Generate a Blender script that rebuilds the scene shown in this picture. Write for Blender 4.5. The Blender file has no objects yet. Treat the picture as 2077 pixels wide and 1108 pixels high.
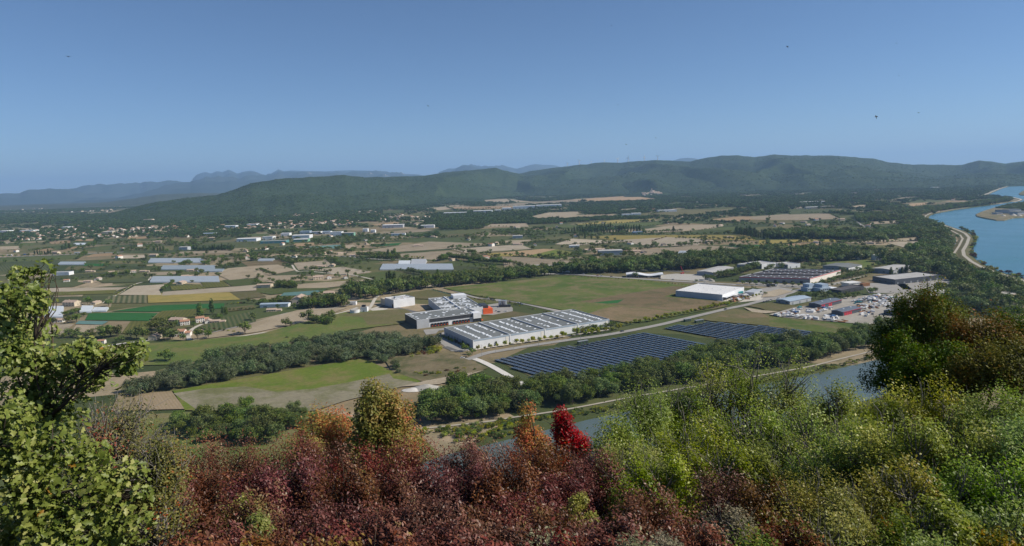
import bpy, bmesh, math, random
import numpy as np
from mathutils import Matrix, Vector

random.seed(7)
rng = np.random.default_rng(11)
scn = bpy.context.scene
COL = scn.collection

# ------------------------------------------------------------------ camera
F, CAMZ, HY, K = 1353.0, 170.0, 366.0, 0.03          # focal length in photo pixels, camera height, horizon row, horizon slope
_ro = math.atan(K); CR, SR = math.cos(_ro), math.sin(_ro)
_p = math.atan((554 - HY) * CR / F); CP, SP = math.cos(_p), math.sin(_p)
U_ = Vector((1, 0, 0)); V_ = Vector((0, SP, CP)); FW = Vector((0, CP, -SP))
cam_d = bpy.data.cameras.new('camera'); cam = bpy.data.objects.new('camera', cam_d); COL.objects.link(cam)
rc = CR * U_ - SR * V_; uc = SR * U_ + CR * V_; bk = -FW
cam.matrix_world = Matrix(((rc.x, uc.x, bk.x, 0), (rc.y, uc.y, bk.y, 0), (rc.z, uc.z, bk.z, CAMZ), (0, 0, 0, 1)))
cam_d.sensor_width = 36.0; cam_d.lens = 36.0 * F / 2077.0
cam_d.clip_start = 0.1; cam_d.clip_end = 120000
scn.camera = cam

# ------------------------------------------------------------------ sky and sun
SUN_EL, SUN_AZ = math.radians(39), math.radians(4)    # azimuth measured from +X towards -Y (sun a little behind the viewer, to the south-west)
sd = Vector((math.cos(SUN_EL) * math.cos(SUN_AZ), -math.cos(SUN_EL) * math.sin(SUN_AZ), math.sin(SUN_EL)))
world = bpy.data.worlds.new('World'); scn.world = world; world.use_nodes = True
wn = world.node_tree; wn.nodes.clear()
sky = wn.nodes.new('ShaderNodeTexSky'); sky.sky_type = 'NISHITA'; sky.sun_disc = False
sky.sun_elevation = SUN_EL; sky.sun_rotation = math.atan2(sd.x, sd.y)
sky.altitude = 250; sky.air_density = 0.75; sky.dust_density = 0.0; sky.ozone_density = 6.5
bg = wn.nodes.new('ShaderNodeBackground'); bg.inputs['Strength'].default_value = 0.082
wo = wn.nodes.new('ShaderNodeOutputWorld')
wn.links.new(sky.outputs[0], bg.inputs['Color']); wn.links.new(bg.outputs[0], wo.inputs['Surface'])
sun_d = bpy.data.lights.new('sun', 'SUN'); sun_d.energy = 5.0; sun_d.angle = math.radians(0.53); sun_d.color = (1.0, 0.93, 0.82)
sun = bpy.data.objects.new('sun', sun_d); COL.objects.link(sun)
sun.rotation_euler = (-sd).to_track_quat('-Z', 'Y').to_euler()
scn.view_settings.view_transform = 'Standard'; scn.view_settings.look = 'None'
scn.view_settings.exposure = 0.2; scn.view_settings.gamma = 1.0; scn.view_settings.use_curve_mapping = False
scn.render.engine = 'CYCLES'
cy = scn.cycles
cy.max_bounces = 5; cy.diffuse_bounces = 3; cy.glossy_bounces = 2; cy.transmission_bounces = 3; cy.volume_bounces = 1; cy.transparent_max_bounces = 8
cy.use_denoising = True; cy.sample_clamp_indirect = 4.0; cy.caustics_reflective = False; cy.caustics_refractive = False
scn.render.filter_size = 1.2 if hasattr(scn.render, 'filter_size') else 1.5

# ------------------------------------------------------------------ pixel <-> world
def ray(x, y):
    a = (np.asarray(x, float) - 1038.5) / F; b = (554 - np.asarray(y, float)) / F
    u = a * CR + b * SR; v = -a * SR + b * CR
    return np.stack([u, CP + SP * v, -SP + CP * v], -1)
def G(x, y, z=0.0):                                   # the ground point seen at photo pixel x, y
    r = ray(x, y); t = (z - CAMZ) / r[..., 2]
    return r * t[..., None] + np.array([0, 0, CAMZ])
def AT(x, y, Y):                                      # the point on that pixel's ray at forward distance Y
    r = ray(x, y); t = Y / r[..., 1]
    return r * np.asarray(t)[..., None] + np.array([0, 0, CAMZ])
def PX(w):
    d = np.asarray(w, float) - np.array([0, 0, CAMZ])
    yc = d[..., 1] * CP - d[..., 2] * SP; v = (d[..., 1] * SP + d[..., 2] * CP) / yc; u = d[..., 0] / yc
    return np.stack([1038.5 + F * (u * CR - v * SR), 554 - F * (u * SR + v * CR)], -1)
ZO = {'a': (0, 300, 3.994), 'b': (520, 300, 3.994), 'c': (1040, 300, 3.994), 'd': (1557, 300, 3.994),
      'e': (0, 540, 3.994), 'f': (520, 540, 3.994), 'g': (1040, 540, 3.994), 'h': (1557, 540, 3.994),
      'p': (740, 570, 6.923), 'q': (940, 600, 5.832), 'r': (1340, 520, 6.49), 's': (1560, 540, 6.923), '': (0, 0, 1.0)}
def Z(k, pts):                                        # survey notes were taken on enlarged crops: crop coordinates -> photo pixels
    x0, y0, s = ZO[k]
    return [(x0 + x / s, y0 + y / s) for x, y in pts]
def inside(poly, pts):
    poly = np.asarray(poly, float); x, y = pts[:, 0], pts[:, 1]
    c = np.zeros(len(pts), bool); n = len(poly); j = n - 1
    for i in range(n):
        xi, yi = poly[i]; xj, yj = poly[j]
        if yi != yj:
            c ^= ((yi > y) != (yj > y)) & (x < (xj - xi) * (y - yi) / (yj - yi) + xi)
        j = i
    return c
def vnoise(x, y, seed=0):                             # smooth value noise, 0..1
    x = np.asarray(x, float); y = np.asarray(y, float)
    xi = np.floor(x).astype(np.int64); yi = np.floor(y).astype(np.int64); fx = x - xi; fy = y - yi
    fx = fx * fx * (3 - 2 * fx); fy = fy * fy * (3 - 2 * fy)
    def h(i, j):
        n = (i * 374761393 + j * 668265263 + seed * 974711) & 0x7fffffff
        n = ((n ^ (n >> 13)) * 1274126177) & 0x7fffffff
        return ((n ^ (n >> 16)) & 0xffff) / 65535.0
    return (h(xi, yi) * (1 - fx) + h(xi + 1, yi) * fx) * (1 - fy) + (h(xi, yi + 1) * (1 - fx) + h(xi + 1, yi + 1) * fx) * fy
def fbm(x, y, seed=0, o=4):
    t = 0; a = .5; s = 0
    for i in range(o):
        t = t + a * vnoise(x * 2 ** i, y * 2 ** i, seed + i); s += a; a *= .5
    return t / s
def sm(t):
    t = np.clip(t, 0, 1); return t * t * (3 - 2 * t)

# ------------------------------------------------------------------ object helpers
def tag(o, label=None, cat=None, group=None, kind=None):
    if label: o['label'] = label
    if cat: o['category'] = cat
    if group: o['group'] = group
    if kind: o['kind'] = kind
    return o
def link(name, data, parent=None, loc=None):
    o = bpy.data.objects.new(name, data); COL.objects.link(o)
    if parent: o.parent = parent
    if loc is not None: o.location = loc
    return o
def empty(name, loc=(0, 0, 0), rz=0.0, sc=None):
    o = bpy.data.objects.new(name, None); COL.objects.link(o); o.location = loc; o.rotation_euler = (0, 0, rz)
    o.empty_display_size = .5
    if sc: o.scale = (sc, sc, sc)
    return o
def me_py(name, V, Fs, mats, mi=None, smooth=False):
    m = bpy.data.meshes.new(name); m.from_pydata([tuple(map(float, v)) for v in V], [], Fs)
    for k in (mats if isinstance(mats, (list, tuple)) else [mats]): m.materials.append(k)
    if mi is not None: m.polygons.foreach_set('material_index', mi)
    if smooth: m.polygons.foreach_set('use_smooth', [True] * len(m.polygons))
    m.update(); return m
def me_np(name, V, Q, mats, mi=None, tint=None, smooth=False):   # Q: (m, k) faces of k corners
    V = np.ascontiguousarray(V, dtype=np.float32); Q = np.ascontiguousarray(Q, dtype=np.int32)
    m = bpy.data.meshes.new(name); n, k = Q.shape
    m.vertices.add(len(V)); m.vertices.foreach_set('co', V.ravel())
    m.loops.add(n * k); m.loops.foreach_set('vertex_index', Q.ravel())
    m.polygons.add(n); m.polygons.foreach_set('loop_start', np.arange(0, n * k, k, dtype=np.int32))
    for q in (mats if isinstance(mats, (list, tuple)) else [mats]): m.materials.append(q)
    if mi is not None: m.polygons.foreach_set('material_index', np.asarray(mi, dtype=np.int32))
    if smooth: m.polygons.foreach_set('use_smooth', np.ones(n, bool))
    if tint is not None:
        a = m.attributes.new('tint', 'FLOAT', 'FACE'); a.data.foreach_set('value', np.asarray(tint, dtype=np.float32))
    m.update(calc_edges=True); m.validate()
    return m
class MB:                                             # collects simple solids
    def __init__(s): s.V = []; s.F = []; s.M = []
    def quad(s, a, b, c, d, m=0):
        n = len(s.V); s.V += [a, b, c, d]; s.F.append((n, n + 1, n + 2, n + 3)); s.M.append(m)
    def poly(s, pts, m=0):
        n = len(s.V); s.V += list(pts); s.F.append(tuple(range(n, n + len(pts)))); s.M.append(m)
    def box(s, x0, x1, y0, y1, z0, z1, m=0, top=None):
        n = len(s.V)
        s.V += [(x0, y0, z0), (x1, y0, z0), (x1, y1, z0), (x0, y1, z0), (x0, y0, z1), (x1, y0, z1), (x1, y1, z1), (x0, y1, z1)]
        for k, f in enumerate(((0, 3, 2, 1), (4, 5, 6, 7), (0, 1, 5, 4), (1, 2, 6, 5), (2, 3, 7, 6), (3, 0, 4, 7))):
            s.F.append(tuple(n + i for i in f)); s.M.append(top if (k == 1 and top is not None) else m)
    def cyl(s, x, y, z0, z1, r0, r1=None, n=10, m=0, axis='z'):
        r1 = r0 if r1 is None else r1; b = len(s.V)
        for z, r in ((z0, r0), (z1, r1)):
            for i in range(n):
                a = 2 * math.pi * i / n; p, q = r * math.cos(a), r * math.sin(a)
                s.V.append((x + p, y + q, z) if axis == 'z' else ((z, y + p, x + q) if axis == 'x' else (x + p, z, y + q)))
        for i in range(n):
            j = (i + 1) % n; s.F.append((b + i, b + j, b + n + j, b + n + i)); s.M.append(m)
        s.F.append(tuple(b + n + i for i in range(n))); s.M.append(m); s.F.append(tuple(b + n - 1 - i for i in range(n))); s.M.append(m)
    def mesh(s, name, mats): return me_py(name, s.V, s.F, mats, s.M)
    def obj(s, name, mats, parent=None, loc=None): return link(name, s.mesh(name, mats), parent, loc)

# ------------------------------------------------------------------ materials
class NT:
    def __init__(s, name):
        s.m = bpy.data.materials.new(name); s.m.use_nodes = True; s.t = s.m.node_tree; s.t.nodes.clear()
        s.out = s.n('ShaderNodeOutputMaterial')
    def n(s, typ, **kw):
        x = s.t.nodes.new(typ)
        for k, v in kw.items():
            if k[0] == '_': x.inputs[int(k[1:])].default_value = v
            else: setattr(x, k, v)
        return x
    def l(s, a, b): s.t.links.new(a, b)
    def coord(s, kind='geo'):
        return s.n('ShaderNodeNewGeometry').outputs['Position'] if kind == 'geo' else s.n('ShaderNodeTexCoord').outputs['Object']
    def noise(s, co, scale, detail=4, rough=.55):
        x = s.n('ShaderNodeTexNoise'); x.inputs['Scale'].default_value = scale; x.inputs['Detail'].default_value = detail; x.inputs['Roughness'].default_value = rough
        s.l(co, x.inputs['Vector']); return x.outputs['Fac']
    def ramp(s, fac, cols, interp='LINEAR'):
        r = s.n('ShaderNodeValToRGB'); r.color_ramp.interpolation = interp; e = r.color_ramp.elements
        while len(e) < len(cols): e.new(.5)
        for i, (p, c) in enumerate(cols): e[i].position = p; e[i].color = (*c, 1)
        s.l(fac, r.inputs['Fac']); return r.outputs['Color']
    def mix(s, fac, a, b, mode='MIX'):
        x = s.n('ShaderNodeMix'); x.data_type = 'RGBA'; x.blend_type = mode
        for i, v in ((0, fac), (6, a), (7, b)):
            if hasattr(v, 'is_linked') or isinstance(v, bpy.types.NodeSocket): s.l(v, x.inputs[i])
            elif i == 0: x.inputs[i].default_value = v
            else: x.inputs[i].default_value = (*v, 1)
        return x.outputs[2]
    def math(s, op, a, b=None, c=None):
        x = s.n('ShaderNodeMath'); x.operation = op
        for i, v in enumerate((a, b, c)):
            if v is None: continue
            if isinstance(v, bpy.types.NodeSocket): s.l(v, x.inputs[i])
            else: x.inputs[i].default_value = v
        return x.outputs[0]
    def bsdf(s, col, rough=.8, spec=.25, metal=0, bump=None, bstr=.3, bdist=.1):
        b = s.n('ShaderNodeBsdfPrincipled')
        if isinstance(col, bpy.types.NodeSocket): s.l(col, b.inputs['Base Color'])
        else: b.inputs['Base Color'].default_value = (*col, 1)
        if isinstance(rough, bpy.types.NodeSocket): s.l(rough, b.inputs['Roughness'])
        else: b.inputs['Roughness'].default_value = rough
        b.inputs['Specular IOR Level'].default_value = spec; b.inputs['Metallic'].default_value = metal
        if bump is not None:
            k = s.n('ShaderNodeBump'); k.inputs['Strength'].default_value = bstr; k.inputs['Distance'].default_value = bdist
            s.l(bump, k.inputs['Height']); s.l(k.outputs[0], b.inputs['Normal'])
        s.b = b; return b.outputs[0]
    def done(s, sh): s.l(sh, s.out.inputs['Surface']); return s.m
MATS = {}
def plain_mat(name, col, rough=.75, spec=.25, var=.18, scale=.4, metal=0):
    if name in MATS: return MATS[name]
    t = NT(name); f = t.noise(t.coord('obj'), scale, 5)
    c = t.ramp(f, [(.25, tuple(v * (1 - var) for v in col)), (.75, tuple(min(1, v * (1 + var)) for v in col))])
    MATS[name] = t.done(t.bsdf(c, rough, spec, metal)); return MATS[name]
def clad_mat(name, col, rib=1.0, rough=.5, var=.05, ang=None):        # ribbed sheet cladding
    if name in MATS: return MATS[name]
    t = NT(name); co = t.coord('geo')
    f = t.noise(co, .15, 4)
    c = t.ramp(f, [(.3, tuple(v * (1 - var * 2) for v in col)), (.7, tuple(min(1, v * (1 + var)) for v in col))])
    sx = t.n('ShaderNodeSeparateXYZ'); t.l(co, sx.inputs[0])
    w = t.math('SINE', t.math('MULTIPLY', t.math('ADD', sx.outputs[0], t.math('MULTIPLY', sx.outputs[1], .77)), 6.283 / rib))
    st = t.noise(co, .6, 3)                                            # streaks of dirt
    c = t.mix(t.math('MULTIPLY', st, .22), c, tuple(v * .6 for v in col))
    MATS[name] = t.done(t.bsdf(c, rough, .4, 0, w, .25, .05)); return MATS[name]
def leaf_mat(name, cols, trans=.3, rough=.5, objvar=.25, spec=.35, huev=.05):    # cols: ramp over the per-leaf tint
    t = NT(name); a = t.n('ShaderNodeAttribute'); a.attribute_name = 'tint'
    c = t.ramp(a.outputs['Fac'], cols)
    oi = t.n('ShaderNodeObjectInfo')
    hs = t.n('ShaderNodeHueSaturation')
    t.l(c, hs.inputs['Color'])
    t.l(t.math('ADD', t.math('MULTIPLY', oi.outputs['Random'], huev), .5 - huev / 2), hs.inputs['Hue'])
    t.l(t.math('ADD', t.math('MULTIPLY', oi.outputs['Random'], objvar * 2), 1.05 - objvar), hs.inputs['Value'])
    t.l(t.math('ADD', t.math('MULTIPLY', t.math('FRACT', t.math('MULTIPLY', oi.outputs['Random'], 7.31)), .3), .92), hs.inputs['Saturation'])
    sh = t.bsdf(hs.outputs[0], rough, spec)
    tr = t.n('ShaderNodeBsdfTranslucent'); t.l(hs.outputs[0], tr.inputs['Color'])
    ms = t.n('ShaderNodeMixShader'); ms.inputs[0].default_value = trans
    t.l(sh, ms.inputs[1]); t.l(tr.outputs[0], ms.inputs[2])
    return t.done(ms.outputs[0])
M = {}
M['white'] = clad_mat('white cladding', (.78, .79, .80), 1.0)
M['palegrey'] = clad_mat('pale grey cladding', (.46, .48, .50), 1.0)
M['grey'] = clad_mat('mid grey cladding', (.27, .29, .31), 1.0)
M['ribgrey_shaded'] = clad_mat('shaded grey ribbed steel', (.42, .45, .49), 2.4)  # ribbed steel grey, with the shade of left walls put into the colour
M['dark'] = clad_mat('anthracite cladding', (.045, .047, .052), 1.2)
M['slate'] = clad_mat('slate blue cladding', (.075, .085, .105), 1.2)
M['blueroof'] = clad_mat('pale blue sheet', (.36, .44, .52), 1.0)
M['greensheet'] = clad_mat('pale green sheet', (.22, .42, .30), 1.2)
M['tealsheet'] = clad_mat('teal sheet', (.12, .30, .30), 1.2)
M['roofgrey'] = plain_mat('grey membrane roof', (.16, .17, .165), .8, .2, .16, .05)
M['roofwhite'] = plain_mat('white membrane roof', (.66, .65, .63), .7, .25, .1, .05)
M['roofdark'] = plain_mat('dark bitumen roof', (.088, .082, .085), .85, .2, .22, .06)
M['rooflight'] = plain_mat('weathered fibre cement roof', (.40, .39, .37), .8, .2, .15, .08)
M['skylight'] = plain_mat('milky skylight', (.74, .77, .80), .25, .5, .06, .3)
M['orange'] = plain_mat('orange panel', (.78, .13, .035), .5, .35, .06)
M['red'] = plain_mat('red sheet', (.50, .03, .05), .5, .35, .08)
M['black'] = plain_mat('black panel', (.018, .018, .02), .4, .4, .1)
M['glass'] = plain_mat('dark window glass', (.03, .035, .04), .08, .6, .1)
M['cream'] = plain_mat('cream render', (.56, .48, .36), .85, .15, .12, .3)
M['ochre'] = plain_mat('ochre render', (.56, .45, .33), .85, .15, .12, .3)
M['whitew'] = plain_mat('white render', (.72, .69, .63), .85, .15, .08, .3)
M['tile'] = plain_mat('clay tile roof', (.40, .22, .145), .85, .15, .28, .7)
M['tileold'] = plain_mat('faded tile roof', (.42, .32, .25), .85, .15, .25, .7)
M['concrete'] = plain_mat('concrete', (.40, .38, .34), .85, .2, .15, .3)
M['asphalt'] = plain_mat('asphalt', (.13, .128, .125), .9, .2, .18, .15)
M['oldasphalt'] = plain_mat('pale old asphalt', (.30, .285, .26), .9, .2, .15, .1)
M['gravel'] = plain_mat('pale gravel', (.50, .46, .39), .95, .1, .15, .2)
M['dirt'] = plain_mat('pale dirt', (.38, .345, .285), .95, .1, .15, .2)
M['chalk'] = plain_mat('white crushed stone', (.60, .57, .52), .95, .1, .12, .2)
M['steel'] = plain_mat('galvanised steel', (.42, .44, .46), .4, .5, .1, .5, .6)
M['bark'] = plain_mat('bark', (.085, .068, .052), .95, .1, .35, 6)
M['greybark'] = plain_mat('pale grey bark', (.20, .185, .165), .95, .1, .3, 9)
M['blue'] = plain_mat('blue paint', (.05, .16, .38), .4, .5, .08)
M['teal'] = plain_mat('teal paint', (.05, .27, .29), .45, .5, .08)
M['greenbox'] = plain_mat('dark green steel', (.045, .085, .055), .6, .3, .15)
M['wood'] = plain_mat('brown timber', (.25, .12, .055), .8, .2, .2)
_t = NT('mixed yard paint'); _o = _t.n('ShaderNodeObjectInfo')
M['yardpaint'] = _t.done(_t.bsdf(_t.ramp(_o.outputs['Random'], [(0, (.72, .72, .71)), (.40, (.50, .51, .52)), (.56, (.30, .29, .27)), (.66, (.66, .62, .54)), (.76, (.06, .26, .29)), (.82, (.07, .17, .36)), (.88, (.42, .20, .10)), (.95, (.08, .085, .095))], 'CONSTANT'), .5, .4))
M['paintwhite'] = plain_mat('white paint', (.75, .75, .74), .4, .5, .05)
# ------------------------------------------------------------------ ground materials
def field_mat(name, c1, c2, c3=None, row=None, rowcol=None, rowamt=.6, big=.006, fine=.25, bump=.0):
    t = NT(name); co = t.coord('obj'); oi = t.n('ShaderNodeObjectInfo')
    ad = t.n('ShaderNodeVectorMath'); ad.operation = 'ADD'; t.l(co, ad.inputs[0])
    cb = t.n('ShaderNodeCombineXYZ'); t.l(t.math('MULTIPLY', oi.outputs['Random'], 900.), cb.inputs[0]); t.l(cb.outputs[0], ad.inputs[1])
    p = ad.outputs[0]
    f1 = t.noise(p, big, 6, .6); f2 = t.noise(p, fine, 5, .7); f3 = t.noise(p, .03, 5, .65)
    c = t.ramp(f1, [(.36, c1), (.62, c2)])
    if c3: c = t.mix(t.ramp(f3, [(.46, (0, 0, 0)), (.62, (.9, .9, .9))]), c, c3)
    c = t.mix(.55, c, t.ramp(f2, [(.25, (.35, .35, .35)), (.75, (1, 1, 1))]), 'MULTIPLY')
    if row:
        sx = t.n('ShaderNodeSeparateXYZ'); t.l(co, sx.inputs[0])
        wob = t.math('MULTIPLY', t.noise(co, .2, 2), row * .35)
        w = t.math('SINE', t.math('MULTIPLY', t.math('ADD', sx.outputs[1], wob), 6.283 / row))
        w = t.math('MULTIPLY', t.math('ADD', w, 1.), .5 * rowamt)
        c = t.mix(w, c, rowcol)
    hs = t.n('ShaderNodeHueSaturation'); t.l(c, hs.inputs['Color'])
    t.l(t.math('ADD', t.math('MULTIPLY', oi.outputs['Random'], .34), .83), hs.inputs['Value'])
    return t.done(t.bsdf(hs.outputs[0], .95, .08, 0, f2, .25, .3))
FM = {
 'tan': field_mat('stubble', (.34, .28, .195), (.41, .34, .24), (.29, .235, .155), 5, (.31, .255, .175), .5),
 'pale': field_mat('pale dry soil', (.43, .37, .275), (.50, .43, .33), (.38, .32, .23), 6, (.37, .31, .22), .4),
 'orange': field_mat('orange brown soil', (.36, .255, .145), (.42, .31, .19), None, 6, (.32, .20, .10), .4),
 'brown': field_mat('dry brown grass', (.21, .16, .09), (.27, .20, .115), (.15, .14, .065)),
 'plough': field_mat('ploughed strips', (.30, .23, .15), (.36, .28, .18), (.24, .20, .11), 2.4, (.22, .17, .10), .6),
 'green': field_mat('green crop', (.075, .105, .032), (.11, .135, .042), (.12, .125, .05), 4, (.06, .08, .026), .4),
 'vivid': field_mat('lush green crop', (.028, .115, .030), (.040, .14, .038), None, 6, (.025, .095, .026), .4),
 'orchard': field_mat('orchard rows', (.045, .072, .026), (.065, .09, .033), None, 5.5, (.13, .125, .06), .65),
 'orchardpale': field_mat('young orchard rows', (.17, .16, .085), (.20, .18, .10), None, 7.5, (.035, .055, .02), .85),
 'vine': field_mat('vineyard rows', (.15, .155, .042), (.19, .18, .05), None, 5, (.075, .085, .028), .6),
 'yellow': field_mat('yellow ripening crop', (.33, .26, .075), (.40, .31, .10), (.26, .23, .07), 7, (.28, .235, .07), .4),
 'olive': field_mat('dry olive grass', (.125, .125, .05), (.165, .15, .065), (.19, .155, .085), 8, (.12, .12, .05), .3),
 'meadow': field_mat('green meadow', (.080, .128, .028), (.14, .165, .046), (.20, .17, .085), None, None, 0, .012),
 'bright': field_mat('fresh green grass', (.105, .165, .022), (.155, .19, .036), (.21, .185, .07), None, None, 0, .012),
 'pasture': field_mat('smooth pasture', (.10, .15, .036), (.14, .175, .046), (.18, .17, .065), None, None, 0, .010),
 'tarp': field_mat('plastic covered rows', (.36, .42, .45), (.44, .49, .51), None, 4, (.18, .21, .19), .65),
 'tealtarp': field_mat('green blue netting', (.13, .24, .22), (.16, .28, .26), None, 4, (.10, .19, .17), .4),
 'scrub': field_mat('brown scrub ground', (.20, .165, .095), (.27, .22, .135), (.11, .12, .05), None, None, 0, .02),
 'yard': field_mat('gravel yard', (.36, .33, .28), (.42, .39, .34), (.30, .275, .235), None, None, 0, .02),
 'dry': field_mat('dry patchy grass', (.25, .225, .15), (.31, .28, .195), (.17, .175, .075), None, None, 0, .02),
 'soil': field_mat('bare earth', (.36, .30, .21), (.45, .38, .28), None, None, None, 0, .02),
}
def ground_mat():
    t = NT('plain land'); co = t.coord('geo')
    v = t.n('ShaderNodeTexVoronoi'); v.feature = 'F1'; v.distance = 'CHEBYCHEV'; v.inputs['Scale'].default_value = 1.0
    mp = t.n('ShaderNodeMapping'); mp.inputs['Scale'].default_value = (1 / 170., 1 / 120., 1); mp.inputs['Rotation'].default_value = (0, 0, math.radians(24)); t.l(co, mp.inputs['Vector'])
    t.l(mp.outputs[0], v.inputs['Vector'])
    s = t.n('ShaderNodeSeparateColor'); t.l(v.outputs['Color'], s.inputs[0])
    pal = t.ramp(s.outputs[0], [(0, (.075, .095, .034)), (.16, (.12, .13, .05)), (.30, (.33, .25, .155)), (.42, (.055, .075, .028)), (.56, (.16, .15, .065)),
                                (.68, (.42, .33, .22)), (.80, (.09, .115, .04)), (.92, (.26, .20, .115))], 'CONSTANT')
    f = t.noise(co, .03, 6, .65); f2 = t.noise(co, .3, 4, .7); f3 = t.noise(co, .0012, 4)
    c = t.mix(t.ramp(f, [(.45, (0, 0, 0)), (.7, (.7, .7, .7))]), pal, (.10, .11, .045))
    c = t.mix(t.ramp(f3, [(.4, (0, 0, 0)), (.62, (.55, .55, .55))]), c, (.07, .09, .035))
    c = t.mix(.5, c, t.ramp(f2, [(.25, (.4, .4, .4)), (.75, (1, 1, 1))]), 'MULTIPLY')
    return t.done(t.bsdf(c, .95, .08))
gs = 50000
plain = link('ground', me_py('ground', [(-gs, -2400, 0), (gs, -2400, 0), (gs, 57000, 0), (-gs, 57000, 0)], [(0, 1, 2, 3)], ground_mat()))
tag(plain, 'wide flat valley floor of grass and farmland', None, None, 'structure')

FIELDS = []                                           # pixel outlines kept so that trees and houses stay off them
_fz = [0.05]
def sheet(name, px, mat, z, kind='structure', keep=True):
    w = G(np.array(px)[:, 0], np.array(px)[:, 1])
    e = [np.linalg.norm(w[(i + 1) % len(w)] - w[i]) for i in range(len(w))]; i = int(np.argmax(e)); d = w[(i + 1) % len(w)] - w[i]
    ang = math.atan2(d[1], d[0]); c, s = math.cos(ang), math.sin(ang); o = w.mean(0)
    loc = [((q[0] - o[0]) * c + (q[1] - o[1]) * s, -(q[0] - o[0]) * s + (q[1] - o[1]) * c, 0) for q in w]
    area = sum(loc[k][0] * loc[(k + 1) % len(loc)][1] - loc[(k + 1) % len(loc)][0] * loc[k][1] for k in range(len(loc)))
    if area < 0: loc = loc[::-1]
    ob = link(name, me_py(name, loc, [tuple(range(len(loc)))], mat)); ob.location = (o[0], o[1], z); ob.rotation_euler = (0, 0, ang)
    ob['kind'] = kind
    if keep: FIELDS.append(np.array(px))
    return ob
def field(k, typ, pts, keep=True):
    _fz[0] += .006
    return sheet('field', Z(k, pts), FM[typ], _fz[0], keep=keep)
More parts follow.
